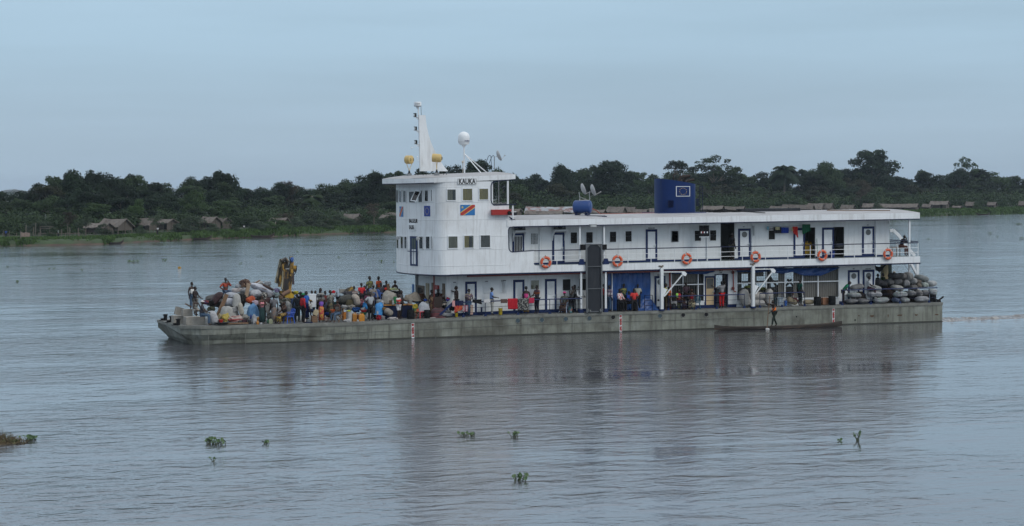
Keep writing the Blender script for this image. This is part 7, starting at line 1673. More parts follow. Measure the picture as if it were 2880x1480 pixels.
it('a1', 1300, 930, 190, 130, 1.4, 'bundle', (.34,.33,.30), 'dull white bundle right of the streaked bag', 'bundle', 'bundle')
it('a1', 845, 998, 100, 52, .7, 'basin', (.55,.03,.02), 'small red basin at the foot of the bow cargo', 'basin', 'basin', rough=.35)
it('a1', 868, 1042, 300, 42, .45, 'basin', (.05,.055,.06), 'wide dark shallow tray at the deck edge near the bow', 'tray', 'tray', rough=.5)
it('a1', 1100, 1045, 560, 24, .6, 'board', (.06,.05,.04), 'dark plank lying flat along the deck edge below the bags', 'plank', 'plank', mt=M['wood'], d=.3)
it('a1', 1105, 770, 170, 75, 1.6, 'basin', (.28,.28,.28), 'grey upturned bowl on the plastic bundle', 'bowl', 'bowl', rot=170)
it('a1', 1235, 760, 260, 100, 1.3, 'sack', (.46,.43,.36), 'twisted cream sack standing beside the grey bowl', 'sack', 'sack', rot=80, d=.45)
it('a1', 1155, 580, 190, 280, 2.2, 'drape', (.40,.40,.38), 'cream-white draped sheet over the middle of the bow pile', 'sheet', 'sheet', d=.5)
it('a5', 535, 605, 215, 150, 2.4, 'sack', (.52,.09,.02), 'bright orange net sack on the pile above the blue bundle', 'sack', 'sack', rot=-22, pat=((.35,.04,.01), 'spot'))
it('a5', 590, 850, 310, 290, 1.5, 'drape', (.13,.27,.47), 'big pale blue cloth bundle left of the woman in pink', 'bundle', 'bundle', d=.9)
it('a5', 655, 680, 170, 130, 1.7, 'bundle', (.48,.38,.44), 'lilac-pink cloth bundle on top of the pale blue one', 'bundle', 'bundle')
it('a5', 800, 350, 600, 150, 3.6, 'sack', (.52,.54,.60), 'longest white roll slanting down across the top of the pile', 'cloth_roll', 'bundle', rot=23, d=.8)
it('a5', 640, 465, 300, 180, 3.2, 'sack', (.42,.43,.46), 'big grey-white sack under the long white roll', 'sack', 'sack', d=1.0)
it('a5', 900, 500, 320, 130, 3.4, 'sack', (.24,.24,.26), 'grey sack under the lower end of the long white roll', 'sack', 'sack', rot=8)
it('a5', 930, 235, 170, 140, 4.4, 'bundle', (.50,.51,.52), 'rounded white bag at the very top right of the pile', 'bag', 'bag')
it('a5', 700, 240, 300, 130, 4.4, 'bundle', (.38,.38,.37), 'pale rumpled bag behind the boards at the top of the pile', 'bag', 'bag')
it('a5', 405, 220, 240, 190, 4.0, 'bundle', (.075,.04,.03), 'dark brown shaggy bundle crowning the pile', 'bundle', 'bundle', pat=((.20,.13,.09), 'spot'))
it('a5', 270, 300, 180, 140, 4.2, 'sack', (.36,.38,.40), 'pale sack behind the brown crowning bundle', 'sack', 'sack', rot=-30)
it('a5', 350, 390, 260, 100, 3.6, 'sack', (.40,.41,.43), 'pale sack under the thin sticks left of the beige board', 'sack', 'sack')
it('a5', 462, 380, 320, 80, 3.0, 'board', (.30,.22,.14), 'beige board standing upright against the pile', 'plank', 'plank', rot=-78, d=.16, mt=mat('beige_board', (.30,.22,.15), .8, stretch=(1,6,6)))
it('a5', 675, 200, 190, 26, 3.8, 'board', (.16,.11,.07), 'short board lying aslant on the very top of the pile', 'plank', 'plank', rot=-30, mt=M['wood'], d=.12)
for k, (x_, y_, w_, r_) in enumerate(((395, 290, 340, -17), (370, 345, 230, -22), (770, 320, 330, 22), (860, 345, 260, 18))):
	it('a5', x_, y_, w_, 10, 3.0+.1*k, 'board', (.1,.06,.04), ('thin dark stick left of the beige board, upper one', 'thin pale stick left of the beige board, lower one', 'pale stick lying along the long white roll', 'brown stick along the lower part of the white roll')[k], 'stick', 'stick', rot=r_, mt=M['wood'], d=.05)
it('a5', 950, 320, 320, 55, 3.3, 'sack', (.075,.04,.03), 'dark brown log-like roll above the long white roll', 'cloth_roll', 'bundle', rot=26)
it('a5', 1145, 390, 120, 120, 3.4, 'bundle', (.27,.23,.37), 'lilac round bundle left of the crane foot', 'bundle', 'bundle')
it('a5', 1140, 505, 150, 130, 3.0, 'bundle', (.20,.25,.25), 'grey-green bundle under the lilac one', 'bundle', 'bundle')
it('a5', 840, 520, 130, 190, 2.6, 'bundle', (.03,.03,.03), 'black and white patterned cloth hanging behind the women', 'cloth', 'cloth', pat=((.40,.38,.34), 'spot'))
it('a5', 340, 600, 160, 260, 3.0, 'bundle', (.02,.02,.018), 'black lump standing for the shaded hollow between the sacks, left of the orange sack', 'bag', 'bag')  # added black lump; the shade of the gap is put into its colour
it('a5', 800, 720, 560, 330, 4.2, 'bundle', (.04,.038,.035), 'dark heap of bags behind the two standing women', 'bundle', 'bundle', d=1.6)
it('a5', 935, 800, 110, 260, 1.2, 'bundle', (.46,.44,.40), 'white cloth bag hanging between the two standing women', 'cloth', 'cloth', d=.25)
it('a5', 960, 970, 130, 180, 1.6, 'bundle', (.16,.16,.15), 'dull grey bag on the deck between the women', 'bag', 'bag')
it('a5', 620, 1075, 130, 230, .7, 'bundle', (.42,.43,.45), 'silvery plastic bag standing at the deck edge', 'bag', 'bag', d=.3)
it('a5', 700, 1140, 60, 110, .5, 'jug', (.50,.20,.02), 'orange plastic bottle beside the silvery bag', 'bottle', 'bottle', rough=.4)
it('a5', 715, 1045, 70, 80, .9, 'jug', (.52,.24,.03), 'orange-yellow jug behind the orange bottle', 'jug', 'jug', rough=.4)
it('a5', 545, 1000, 60, 110, 1.0, 'jug', (.015,.05,.22), 'dark blue canister behind the silvery bag', 'canister', 'canister', rough=.4)
it('a5', 775, 1163, 58, 48, .4, 'pot', (.60,.60,.62), 'little white pot on the deck by the orange bottle', 'pot', 'pot', rough=.3)
it('a5', 508, 1120, 88, 130, .6, 'pot', (.03,.03,.032), 'black stove with a white lid left of the silvery bag', 'stove', 'stove', rough=.4)
it('a5', 395, 1110, 110, 80, .8, 'crate', (.05,.015,.03), 'dark purple box at the foot of the pale blue bundle', 'box', 'box')
it('a5', 280, 1120, 90, 70, .8, 'pot', (.06,.06,.065), 'dark cooking pot left of the purple box', 'pot', 'pot')
it('a5', 1003, 1112, 84, 105, .6, 'jerrycan', (.30,.32,.20), 'pale green jerrycan between the women', 'jerrycan', 'jerrycan', rough=.4)
it('a5', 940, 1110, 48, 90, .9, 'jug', (.02,.16,.07), 'small green bottle beside the pale jerrycan', 'bottle', 'bottle', rough=.4)
it('a5', 1195, 900, 130, 250, 1.5, 'bundle', (.36,.37,.39), 'crumpled white bag right of the woman in grey', 'bag', 'bag', d=.4)
# -- round the crane and the crowd
it('a2', 530, 365, 210, 90, 2.8, 'roll', (.24,.14,.09), 'rolled reed mat leaning at the crane foot', 'mat_roll', 'mat', rot=-28)
it('a2', 410, 475, 110, 110, 2.6, 'bundle', (.14,.09,.06), 'brown basket-like bundle under the rolled mat', 'basket', 'basket')
it('a2', 520, 560, 280, 170, 2.4, 'bundle', (.05,.048,.038), 'dark tangled fishing net heap before the crane', 'net_heap', 'net', pat=((.16,.15,.12), 'spot'))
it('a2', 600, 760, 420, 170, 1.9, 'sack', (.27,.27,.26), 'tall dull grey sack behind the seated woman in black', 'sack', 'sack', rot=78, d=.8)
it('a2', 700, 620, 110, 260, 2.2, 'crate', (.02,.05,.13), 'dark blue crate behind the person in the black coat', 'crate', 'crate')
it('a2', 765, 362, 140, 90, 3.8, 'bundle', (.42,.36,.04), 'yellow cloth bundle right of the crane', 'bundle', 'bundle')
it('a2', 790, 425, 110, 60, 3.4, 'bundle', (.05,.13,.42), 'blue and white cloth under the yellow bundle', 'bundle', 'bundle', pat=((.5,.5,.5), 'spot'))
it('a2', 860, 420, 150, 150, 3.8, 'bundle', (.025,.03,.022), 'dark bundle between the yellow one and the green cap', 'bundle', 'bundle')
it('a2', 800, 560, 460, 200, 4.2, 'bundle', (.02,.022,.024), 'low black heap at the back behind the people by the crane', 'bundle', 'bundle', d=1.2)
o = it('a2', 1140, 540, 175, 300, 2.6, 'crate', (.38,.40,.42), 'white metal cabinet with stickers standing among the people', 'cabinet', 'cabinet', mt=M['trim'], d=.5, yaw=-12)
it('a2', 975, 1000, 46, 85, .6, 'jug', (.58,.50,.48), 'white and red thermos behind the shoes of the green cap man', 'thermos', 'thermos', rough=.4)
it('a2', 1050, 1015, 130, 60, .7, 'pot', (.15,.17,.19), 'flat metal cooking pot on a blue tray', 'pot', 'pot', rough=.3)
it('a2', 1050, 1050, 170, 24, .7, 'board', (.01,.05,.12), 'dark blue tray under the flat pot', 'tray', 'tray', d=.4, mt=M['navy'])
it('a2', 1190, 975, 130, 150, .9, 'crate', (.15,.08,.045), 'brown wooden stool-box in front of the child', 'stool', 'stool', mt=M['wood'])
it('a2', 1225, 820, 110, 130, 1.0, 'jerrycan', (.50,.42,.27), 'cream jerrycan tipped on the wooden stool', 'jerrycan', 'jerrycan', rot=25)
it('a2', 1130, 430, 110, 60, 3.4, 'bundle', (.36,.34,.30), 'small pale bundle on top of the white cabinet', 'bundle', 'bundle')
it('a2', 1480, 980, 130, 110, 1.1, 'bundle', (.40,.33,.28), 'pale flowered bundle at the feet of the camouflage-top woman', 'bundle', 'bundle', pat=((.20,.08,.06), 'spot'))
it('a2', 1480, 850, 120, 80, 1.4, 'bundle', (.01,.03,.16), 'dark blue bag by the flowered skirt', 'bag', 'bag')
it('a2', 1620, 790, 120, 80, .75, 'basin', (.58,.10,.01), 'orange basin held on the lap of the sitting man', 'basin', 'basin', rough=.35)
it('a3', 310, 345, 85, 75, 3.2, 'bundle', (.52,.02,.03), 'bright red bundle behind the camouflage-top woman', 'bundle', 'bundle')
it('a3', 345, 410, 110, 90, 3.0, 'bundle', (.48,.50,.52), 'round white bundle under the bright red one', 'bundle', 'bundle')
it('a3', 420, 345, 52, 210, 2.8, 'jug', (.48,.55,.64), 'tall white and blue water dispenser bottle in the crowd', 'water_bottle', 'bottle', rough=.3)
it('a3', 540, 320, 190, 90, 4.6, 'crate', (.33,.32,.29), 'low pale box behind the dark-haired woman', 'box', 'box')
it('a3', 695, 290, 150, 110, 4.2, 'case', (.12,.10,.07), 'dark suitcase with two yellow labels on the pile', 'suitcase', 'suitcase', rot=-22, pat=((.45,.28,.03), 'spot'))
it('a3', 600, 510, 350, 190, 2.4, 'sack', (.055,.055,.045), 'large dark olive sleeping-bag roll in the middle of the pile', 'cloth_roll', 'bundle', rot=-14, d=.9)
it('a3', 690, 560, 200, 170, 2.0, 'drape', (.085,.075,.045), 'olive brown bundle in front of the large dark roll', 'bundle', 'bundle')
it('a3', 480, 620, 260, 120, 3.0, 'bundle', (.05,.05,.05), 'dark blanket behind the man in the vest', 'bundle', 'bundle')
it('a3', 640, 380, 260, 110, 3.4, 'bundle', (.07,.07,.08), 'dark grey bundle under the suitcase', 'bundle', 'bundle')
it('a3', 840, 525, 290, 155, 2.0, 'sack', (.46,.40,.34), 'cream sack standing twisted in the middle of the pile', 'sack', 'sack', rot=66, d=.55)
it('a3', 950, 580, 130, 170, 2.0, 'bundle', (.06,.03,.04), 'dark checked bag right of the cream sack', 'bag', 'bag', pat=((.30,.10,.12), 'check'))
it('a3', 1045, 680, 120, 220, 1.5, 'bundle', (.03,.22,.52), 'bright blue plastic bundle left of the man with the black bucket', 'bundle', 'bundle', mt=M['tarp2'])
it('a3', 1365, 735, 250, 300, 1.5, 'drape', (.03,.22,.52), 'largest bright blue plastic bundle right of the man with the black bucket', 'bundle', 'bundle', mt=M['tarp2'], rot=14, d=.6)
it('a3', 840, 755, 200, 130, 1.3, 'bundle', (.012,.06,.20), 'royal blue crumpled cloth above the amber jerrycans', 'cloth', 'cloth')
it('a3', 740, 700, 170, 120, 1.6, 'bundle', (.27,.25,.22), 'beige bag left of the royal blue cloth', 'bag', 'bag')
it('a3', 560, 690, 160, 90, 1.8, 'bundle', (.34,.34,.34), 'pale crumpled sheet behind the folding chair', 'sheet', 'sheet')
it('a3', 665, 790, 120, 50, 1.2, 'bundle', (.48,.50,.03), 'lime yellow cloth on the white bucket', 'cloth', 'cloth')
it('a3', 562, 900, 115, 185, .9, 'bucket', (.55,.19,.02), 'tall orange bucket left of the white bucket', 'bucket', 'bucket', rough=.4)
it('a3', 685, 930, 135, 245, .8, 'bucket', (.52,.52,.50), 'large white lidded bucket at the deck edge', 'bucket', 'bucket', rough=.35)
it('a3', 802, 935, 98, 205, .75, 'jerrycan', (.42,.17,.015), 'dark amber jerrycan next to the white bucket', 'jerrycan', 'jerrycan', rough=.4)
it('a3', 872, 925, 50, 160, 1.0, 'jerrycan', (.16,.06,.03), 'narrow brown jerrycan between the two amber ones', 'jerrycan', 'jerrycan', rough=.4)
it('a3', 965, 948, 128, 200, .65, 'jerrycan', (.62,.25,.015), 'bright amber jerrycan beside the man with the black bucket', 'jerrycan', 'jerrycan', rough=.35)
it('a3', 878, 1010, 46, 50, .5, 'pot', (.55,.55,.55), 'small shiny cup between the jerrycans', 'cup', 'cup', rough=.25)
it('a3', 1020, 845, 170, 60, .9, 'basin', (.01,.14,.08), 'green basin in the basin stack', 'basin', 'basin', rough=.4)
it('a3', 1018, 785, 170, 55, .9, 'basin', (.42,.02,.03), 'red basin on top of the green basin', 'basin', 'basin', rough=.4)
it('a3', 990, 745, 100, 55, .9, 'basin', (.48,.50,.50), 'white bowl lying in the red basin', 'bowl', 'bowl', rough=.3)
it('a3', 1030, 735, 54, 80, 1.1, 'jug', (.55,.42,.30), 'beige plastic cup behind the white bowl', 'cup', 'cup')
it('a3', 1065, 950, 80, 130, .9, 'bundle', (.32,.34,.34), 'grey plastic bag under the green basin', 'bag', 'bag')
it('a3', 640, 1010, 190, 85, .5, 'bundle', (.42,.42,.42), 'clear plastic bag lying before the white bucket', 'bag', 'bag', d=.3)
it('a3', 1245, 785, 108, 115, .50, 'bucket', (.02,.022,.025), 'black bucket in the hand of the man with the green scarf', 'bucket', 'bucket', rough=.5)
it('a3', 1335, 828, 48, 62, .6, 'bucket', (.62,.60,.58), 'white cup on the red stool', 'cup', 'cup')
it('a3', 1362, 935, 120, 130, .75, 'bundle', (.26,.01,.02), 'dark red cloth stool right of the man with the black bucket', 'stool', 'stool')
it('a3', 1460, 950, 110, 110, 1.0, 'pot', (.28,.28,.29), 'aluminium pot behind the red cloth stool', 'pot', 'pot', rough=.3)
it('a3', 1700, 290, 230, 90, 3.8, 'bundle', (.42,.46,.18), 'pale lime folded blankets above the grey sheet', 'blankets', 'blanket', d=.5, pat=((.45,.45,.40), 'stripe'))
it('a3', 1585, 240, 175, 66, 3.6, 'board', (.25,.19,.13), 'wooden board standing upright between the people', 'plank', 'plank', rot=90, mt=M['wood'])
it('a3', 1525, 270, 64, 60, 3.4, 'bundle', (.60,.05,.03), 'small red and white ball of cloth beside the upright board', 'bundle', 'bundle')
it('a3', 1620, 470, 400, 270, 2.4, 'drape', (.33,.31,.27), 'big grey-beige sheet draped over goods behind the blue counter', 'sheet', 'sheet', d=1.2)
it('a3', 1380, 580, 160, 120, 1.9, 'pot', (.33,.33,.31), 'large aluminium cooking pot on the pile', 'pot', 'pot', rough=.3)
it('a3', 1450, 585, 90, 110, 1.6, 'jug', (.42,.43,.45), 'shiny kettle beside the aluminium pot', 'kettle', 'kettle', rough=.2)
it('a3', 1650, 590, 90, 110, 1.9, 'crate', (.15,.09,.05), 'brown carton on the blue counter', 'carton', 'box')
it('a3', 1698, 580, 46, 125, 1.6, 'jug', (.45,.45,.42), 'white bottle on the blue counter', 'bottle', 'bottle')
it('a3', 1590, 810, 220, 150, 1.2, 'sack', (.31,.28,.24), 'grey-beige folded sack in front of the blue counter', 'sack', 'sack', rot=28, d=.5)
it('a3', 1500, 730, 130, 80, 1.3, 'bundle', (.25,.14,.04), 'brown and yellow cloth on the counter corner', 'cloth', 'cloth', pat=((.03,.02,.02), 'spot'))
it('a3', 1690, 965, 270, 70, .55, 'bundle', (.44,.41,.40), 'dirty white sheet lying on the deck left of the black drum', 'sheet', 'sheet', d=.5)
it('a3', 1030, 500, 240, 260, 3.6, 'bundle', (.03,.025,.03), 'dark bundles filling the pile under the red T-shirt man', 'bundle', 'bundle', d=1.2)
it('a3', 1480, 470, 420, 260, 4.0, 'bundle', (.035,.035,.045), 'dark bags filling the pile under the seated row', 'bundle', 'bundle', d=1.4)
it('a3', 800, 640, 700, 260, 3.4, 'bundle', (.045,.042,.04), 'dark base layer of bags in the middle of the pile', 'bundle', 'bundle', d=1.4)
# blue counter with an orange-brown top
a = V('a3', 1430, 650, 1.7); b = V('a4', 470, 630, 1.7); z1 = a.z
r_ = empty('counter', ((a.x+b.x)/2, 1.7, zd(-10))); tag(r_, 'long dark blue counter with an orange-brown top edge beside the boy in white shorts', 'counter')
hh_ = z1 - zd(-10); w_ = b.x-a.x; MB().box(-w_/2, w_/2, 0, .7, 0, hh_-.04).build('counter_body', M['navy'], r_); MB().box(-w_/2-.05, w_/2+.05, -.06, .76, hh_-.04, hh_+.02).build('counter_top', mat('orange_brown_wood', (.42,.20,.05), .6), r_)
it('a4', 470, 430, 480, 220, 2.2, 'drape', (.30,.26,.21), 'long brown-beige sheet draped over goods by the lower doorway', 'sheet', 'sheet', d=1.0)
it('a4', 405, 560, 160, 125, 1.8, 'basin', (.42,.42,.40), 'white enamel tub on the blue counter', 'tub', 'tub', rough=.3)
it('a4', 350, 610, 60, 40, 1.6, 'bundle', (.4,.25,.2), 'pinkish cloth beside the white tub', 'cloth', 'cloth')
it('a4', 510, 530, 130, 90, 2.2, 'bundle', (.30,.05,.03), 'red-brown bag right of the white tub', 'bag', 'bag')
it('a4', 590, 560, 110, 80, 2.0, 'bundle', (.04,.12,.20), 'teal bag beside the red-brown one', 'bag', 'bag')
it('a4', 15, 510, 80, 170, 1.7, 'crate', (.01,.20,.06), 'green crate behind the boy in white shorts', 'crate', 'crate')
it('a4', 428, 900, 195, 262, .55, 'drum', (.02,.023,.026), 'black drum at the deck edge right of the boy in white shorts', 'drum', 'drum', mt=M['rubber'])
it('a4', 865, 895, 170, 240, .60, 'drum', (.02,.023,.026), 'black drum between the red stool and the maroon tarpaulin', 'drum', 'drum', mt=M['rubber'])
it('a4', 540, 690, 150, 150, 1.3, 'bundle', (.42,.32,.04), 'yellow bag on the folding table', 'bag', 'bag')
it('a4', 560, 795, 140, 130, 1.1, 'crate', (.05,.16,.05), 'green and red gift bag on the folding table', 'bag', 'bag', pat=((.5,.06,.02), 'stripe'))
def folding_table():
	p = V('a4', 588, 870, .9); r_ = empty('folding_table', (p.x, .9, zd(p.x))); tag(r_, 'little wooden folding table under the gift bag', 'table')
	h = .42; MB().box(-.28, .28, -.2, .2, h-.02, h).build('table_top', M['wood'], r_)
	for yy in (-.18, .18):
		MB().bar((-.25, yy, 0), (.25, yy, h-.02), .03).build('leg', M['wood'], r_); MB().bar((.25, yy, 0), (-.25, yy, h-.02), .03).build('leg', M['wood'], r_)
folding_table()
def chair(z_, cx, cy, yp, c, label, yaw, stool=False, thin=False):
	p = V(z_, cx, cy, yp); r_ = empty('plastic_chair' if not stool else 'stool', (p.x, yp, zd(p.x) if z_ != 'x' else 0), rad(yaw)); tag(r_, label, 'chair' if not stool else 'stool', None)
	mt = mat('plastic_%d_%d_%d' % tuple(int(x*999) for x in c), c, .35, var=.05)
	b = MB(); b.box(-.22, .22, -.22, .22, .40, .43); b.build('seat', mt, r_)
	for sx in (-1, 1):
		for sy in (-1, 1): MB().bar((sx*.20, sy*.20, .40), (sx*.25, sy*.26, 0), .045).build('leg', mt, r_)
	if not stool:
		b = MB(); n = 7
		for i in range(n): t = (i/(n-1)*2-1); b.bar((t*.20, .21-.03*(1-t*t), .43), (t*.24, .32-.04*(1-t*t), .84), .045, .02)
		b.tube([(-.25, .31, .80), (-.12, .30, .87), (.12, .30, .87), (.25, .31, .80)], .025, 6); b.build('backrest', mt, r_, smooth=True)
		for s in (-1, 1): MB().tube([(s*.25, .30, .68), (s*.27, 0, .64), (s*.26, -.20, .62), (s*.24, -.22, .42)], .022, 6).build('armrest', mt, r_, smooth=True)
	return r_
chair('a2', 600, 1000, .65, (.03,.10,.48), 'blue plastic armchair under the seated woman in black', -75)
chair('a4', 715, 900, .8, (.50,.03,.05), 'small red stool left of the second black drum', 10, stool=True)
chair('E', 685, 1100, .75, (.36,.44,.58), 'pale bluish-white plastic chair under the woman in the pink hat', -40)
chair('s2', 1500, 1050, .75, (.01,.09,.14), 'teal plastic chair under the woman in dark red', -25)
c_ = chair('a3', 1290, 430, 3.0, (.10,.20,.50), 'blue and white plastic chair on top of the pile', 40); c_.location.z = V('a3', 1290, 500, 3.0).z - .25
c_ = chair('a3', 1400, 440, 3.2, (.07,.17,.50), 'second blue plastic chair on the pile, right of the grey hooded person', 120); c_.location.z = V('a3', 1400, 500, 3.2).z - .3
def fold_chair():
	p = V('a3', 440, 900, .75); r_ = empty('folding_chair', (p.x, .75, zd(p.x)), rad(-60)); tag(r_, 'dark wooden folding chair under the man with the orange basin', 'chair'); MB().box(-.22, .22, -.2, .2, .42, .45).build('seat', M['wood'], r_)
	for sx in (-.2, .2): MB().bar((sx, -.25, 0), (sx, .25, .85), .035).build('leg', M['wood'], r_); MB().bar((sx, .25, 0), (sx, -.2, .43), .035).build('leg', M['wood'], r_)
	b = MB()
	for k in range(4): b.bar((-.2, .19+.02*k, .60+.07*k), (.2, .19+.02*k, .60+.07*k), .03)
	b.build('backrest', M['wood'], r_)
fold_chair()
it('a4', 775, 690, 350, 280, 1.1, 'drape', (.44,.47,.50), 'white plastic sheet bundle with a drooping corner', 'sheet', 'sheet', d=.6)
it('a4', 815, 510, 90, 60, 1.5, 'bundle', (.01,.06,.32), 'small vivid blue bag above the white plastic sheet', 'bag', 'bag')
it('a4', 1140, 570, 225, 285, 1.0, 'case', (.035,.02,.015), 'dark brown suitcase with a pale stripe standing by the doorway', 'suitcase', 'suitcase')
it('a4', 1310, 600, 150, 120, 1.0, 'bundle', (.03,.03,.03), 'black bag with a pale strap right of the brown suitcase', 'bag', 'bag', pat=((.35,.3,.25), 'stripe'))
it('a4', 1418, 488, 100, 105, 1.0, 'bundle', (.40,.03,.05), 'red and blue ball of cloth near the slanting rail', 'bundle', 'bundle', pat=((.02,.05,.35), 'stripe'))
it('a4', 1160, 850, 470, 280, .75, 'drape', (.075,.045,.05), 'maroon and grey tarpaulin heaped over goods at the rail end', 'tarpaulin', 'tarpaulin', d=.9, pat=((.14,.03,.035), 'stripe'))
it('a4', 1010, 985, 170, 30, .4, 'bundle', (.45,.42,.40), 'white hem of cloth at the foot of the maroon tarpaulin', 'cloth', 'cloth')
it('a4', 1375, 900, 330, 110, .55, 'sack', (.25,.26,.27), 'grey speckled roll lying along the deck under the blue brace', 'cloth_roll', 'bundle', d=.5)
it('a4', 1360, 820, 300, 70, .9, 'sack', (.18,.19,.19), 'thin grey mattress on top of the speckled roll', 'mattress', 'mattress', d=.7)
it('a4', 1520, 730, 130, 170, .8, 'bundle', (.014,.014,.016), 'black bag hanging where the rail begins', 'bag', 'bag')
it('a4', 1645, 908, 88, 105, .4, 'bucket', (.60,.44,.01), 'yellow bucket at the start of the deck railing', 'bucket', 'bucket', rough=.35)
it('hl', 2160, 402, 50, 36, .3, 'pot', (.55,.60,.65), 'small white cup on the bare deck', 'cup', 'cup')
it('E', 28, 1163, 46, 66, .4, 'bucket', (.55,.40,.01), 'yellow bucket just right of the man in light blue', 'bucket', 'bucket', rough=.35)
it('E', 749, 1148, 48, 52, .4, 'bucket', (.10,.32,.35), 'small painted bucket beside the white plastic chair', 'bucket', 'bucket', pat=((.5,.1,.05), 'stripe'), rough=.35)
it('E', 845, 1155, 30, 28, .4, 'bucket', (.02,.07,.3), 'tiny blue pail left of the ramp foot', 'bucket', 'bucket')
it('s3', 683, 1135, 160, 270, .45, 'drum', (.02,.023,.026), 'black drum under the man in the red and white jacket', 'drum', 'drum', mt=M['rubber'])
it('s3', 1178, 1130, 170, 280, .45, 'drum', (.02,.023,.026), 'black drum under the man in the red T-shirt', 'drum', 'drum', mt=M['rubber'])
it('s2', 900, 1135, 140, 120, .6, 'pot', (.03,.035,.035), 'black cooking pots stacked beside the red fire main', 'pot', 'pot', rough=.3)
it('s2', 1035, 1135, 110, 130, .6, 'bucket', (.10,.11,.03), 'dull olive bucket in front of the person in the red top', 'bucket', 'bucket')
it('s2', 1290, 1140, 130, 120, .7, 'bundle', (.02,.015,.015), 'dark bag under the woman in the teal chair', 'bag', 'bag')
it('s2', 495, 990, 70, 50, .8, 'bundle', (.02,.02,.02), 'black bag hung by the forward davit door', 'bag', 'bag')
it('s2', 985, 860, 70, 120, .35, 'bundle', (.42,.85,.15), 'lime green cloth hanging at the end of the rail', 'cloth', 'cloth', d=.12)
GE = 'sacks and tubs stacked by the aft davit'
it('s4', 390, 700, 360, 200, .7, 'sack', (.36,.35,.33), 'tall white sack standing left of the aft davit post', 'sack', 'sack', rot=80, d=.6, group=GE)
it('s4', 620, 800, 380, 130, .75, 'sack', (.38,.37,.35), 'white sack lying on the deck behind the aft davit', 'sack', 'sack', d=.7, group=GE)
it('s4', 640, 665, 370, 150, .85, 'sack', (.34,.33,.31), 'white sack on top of the lying one behind the aft davit', 'sack', 'sack', d=.7, group=GE)
it('s4', 880, 690, 350, 155, .7, 'sack', (.38,.37,.35), 'tall white sack standing right of the aft davit brace', 'sack', 'sack', rot=92, d=.55, group=GE)
it('s4', 450, 480, 150, 70, .75, 'bundle', (.07,.09,.03), 'green leaves tied on the tall left sack', 'leaves', 'leaves', group=GE)
it('s4', 700, 520, 300, 60, 1.0, 'bundle', (.05,.06,.02), 'dark leafy bundle on the middle sacks', 'leaves', 'leaves', group=GE)
it('s4', 1003, 780, 80, 175, .8, 'drum', (.01,.03,.03), 'dark teal drum left of the white pail', 'drum', 'drum', group=GE, mt=mat('dark_teal_drum', (.01,.03,.032), .4))
it('s4', 1106, 775, 135, 165, .6, 'bucket', (.42,.50,.56), 'white pail with a blue lower half by the rail', 'bucket', 'bucket', rough=.3, group=GE)
it('s4', 1212, 810, 64, 100, .7, 'bucket', (.03,.12,.42), 'blue tub right of the white pail', 'bucket', 'bucket', rough=.3, group=GE)
it('s4', 1345, 760, 240, 130, .8, 'sack', (.27,.22,.14), 'tan sacking roll under the small girl', 'cloth_roll', 'bundle', rot=22, group=GE)
it('s4', 1680, 785, 260, 90, .8, 'sack', (.24,.20,.13), 'long tan sacking roll behind the first black drum', 'cloth_roll', 'bundle', group=GE)
it('s4', 2000, 765, 150, 140, .9, 'crate', (.26,.12,.06), 'reddish-brown carton between the two black drums', 'carton', 'box', group=GE)
it('s4', 1853, 768, 145, 175, .5, 'drum', (.02,.023,.026), 'black drum, the left one of the pair near the stern', 'drum', 'drum', mt=M['rubber'], group=GE)
it('s4', 2148, 760, 145, 190, .5, 'drum', (.02,.023,.026), 'black drum beside the bending man in green', 'drum', 'drum', mt=M['rubber'], group=GE)
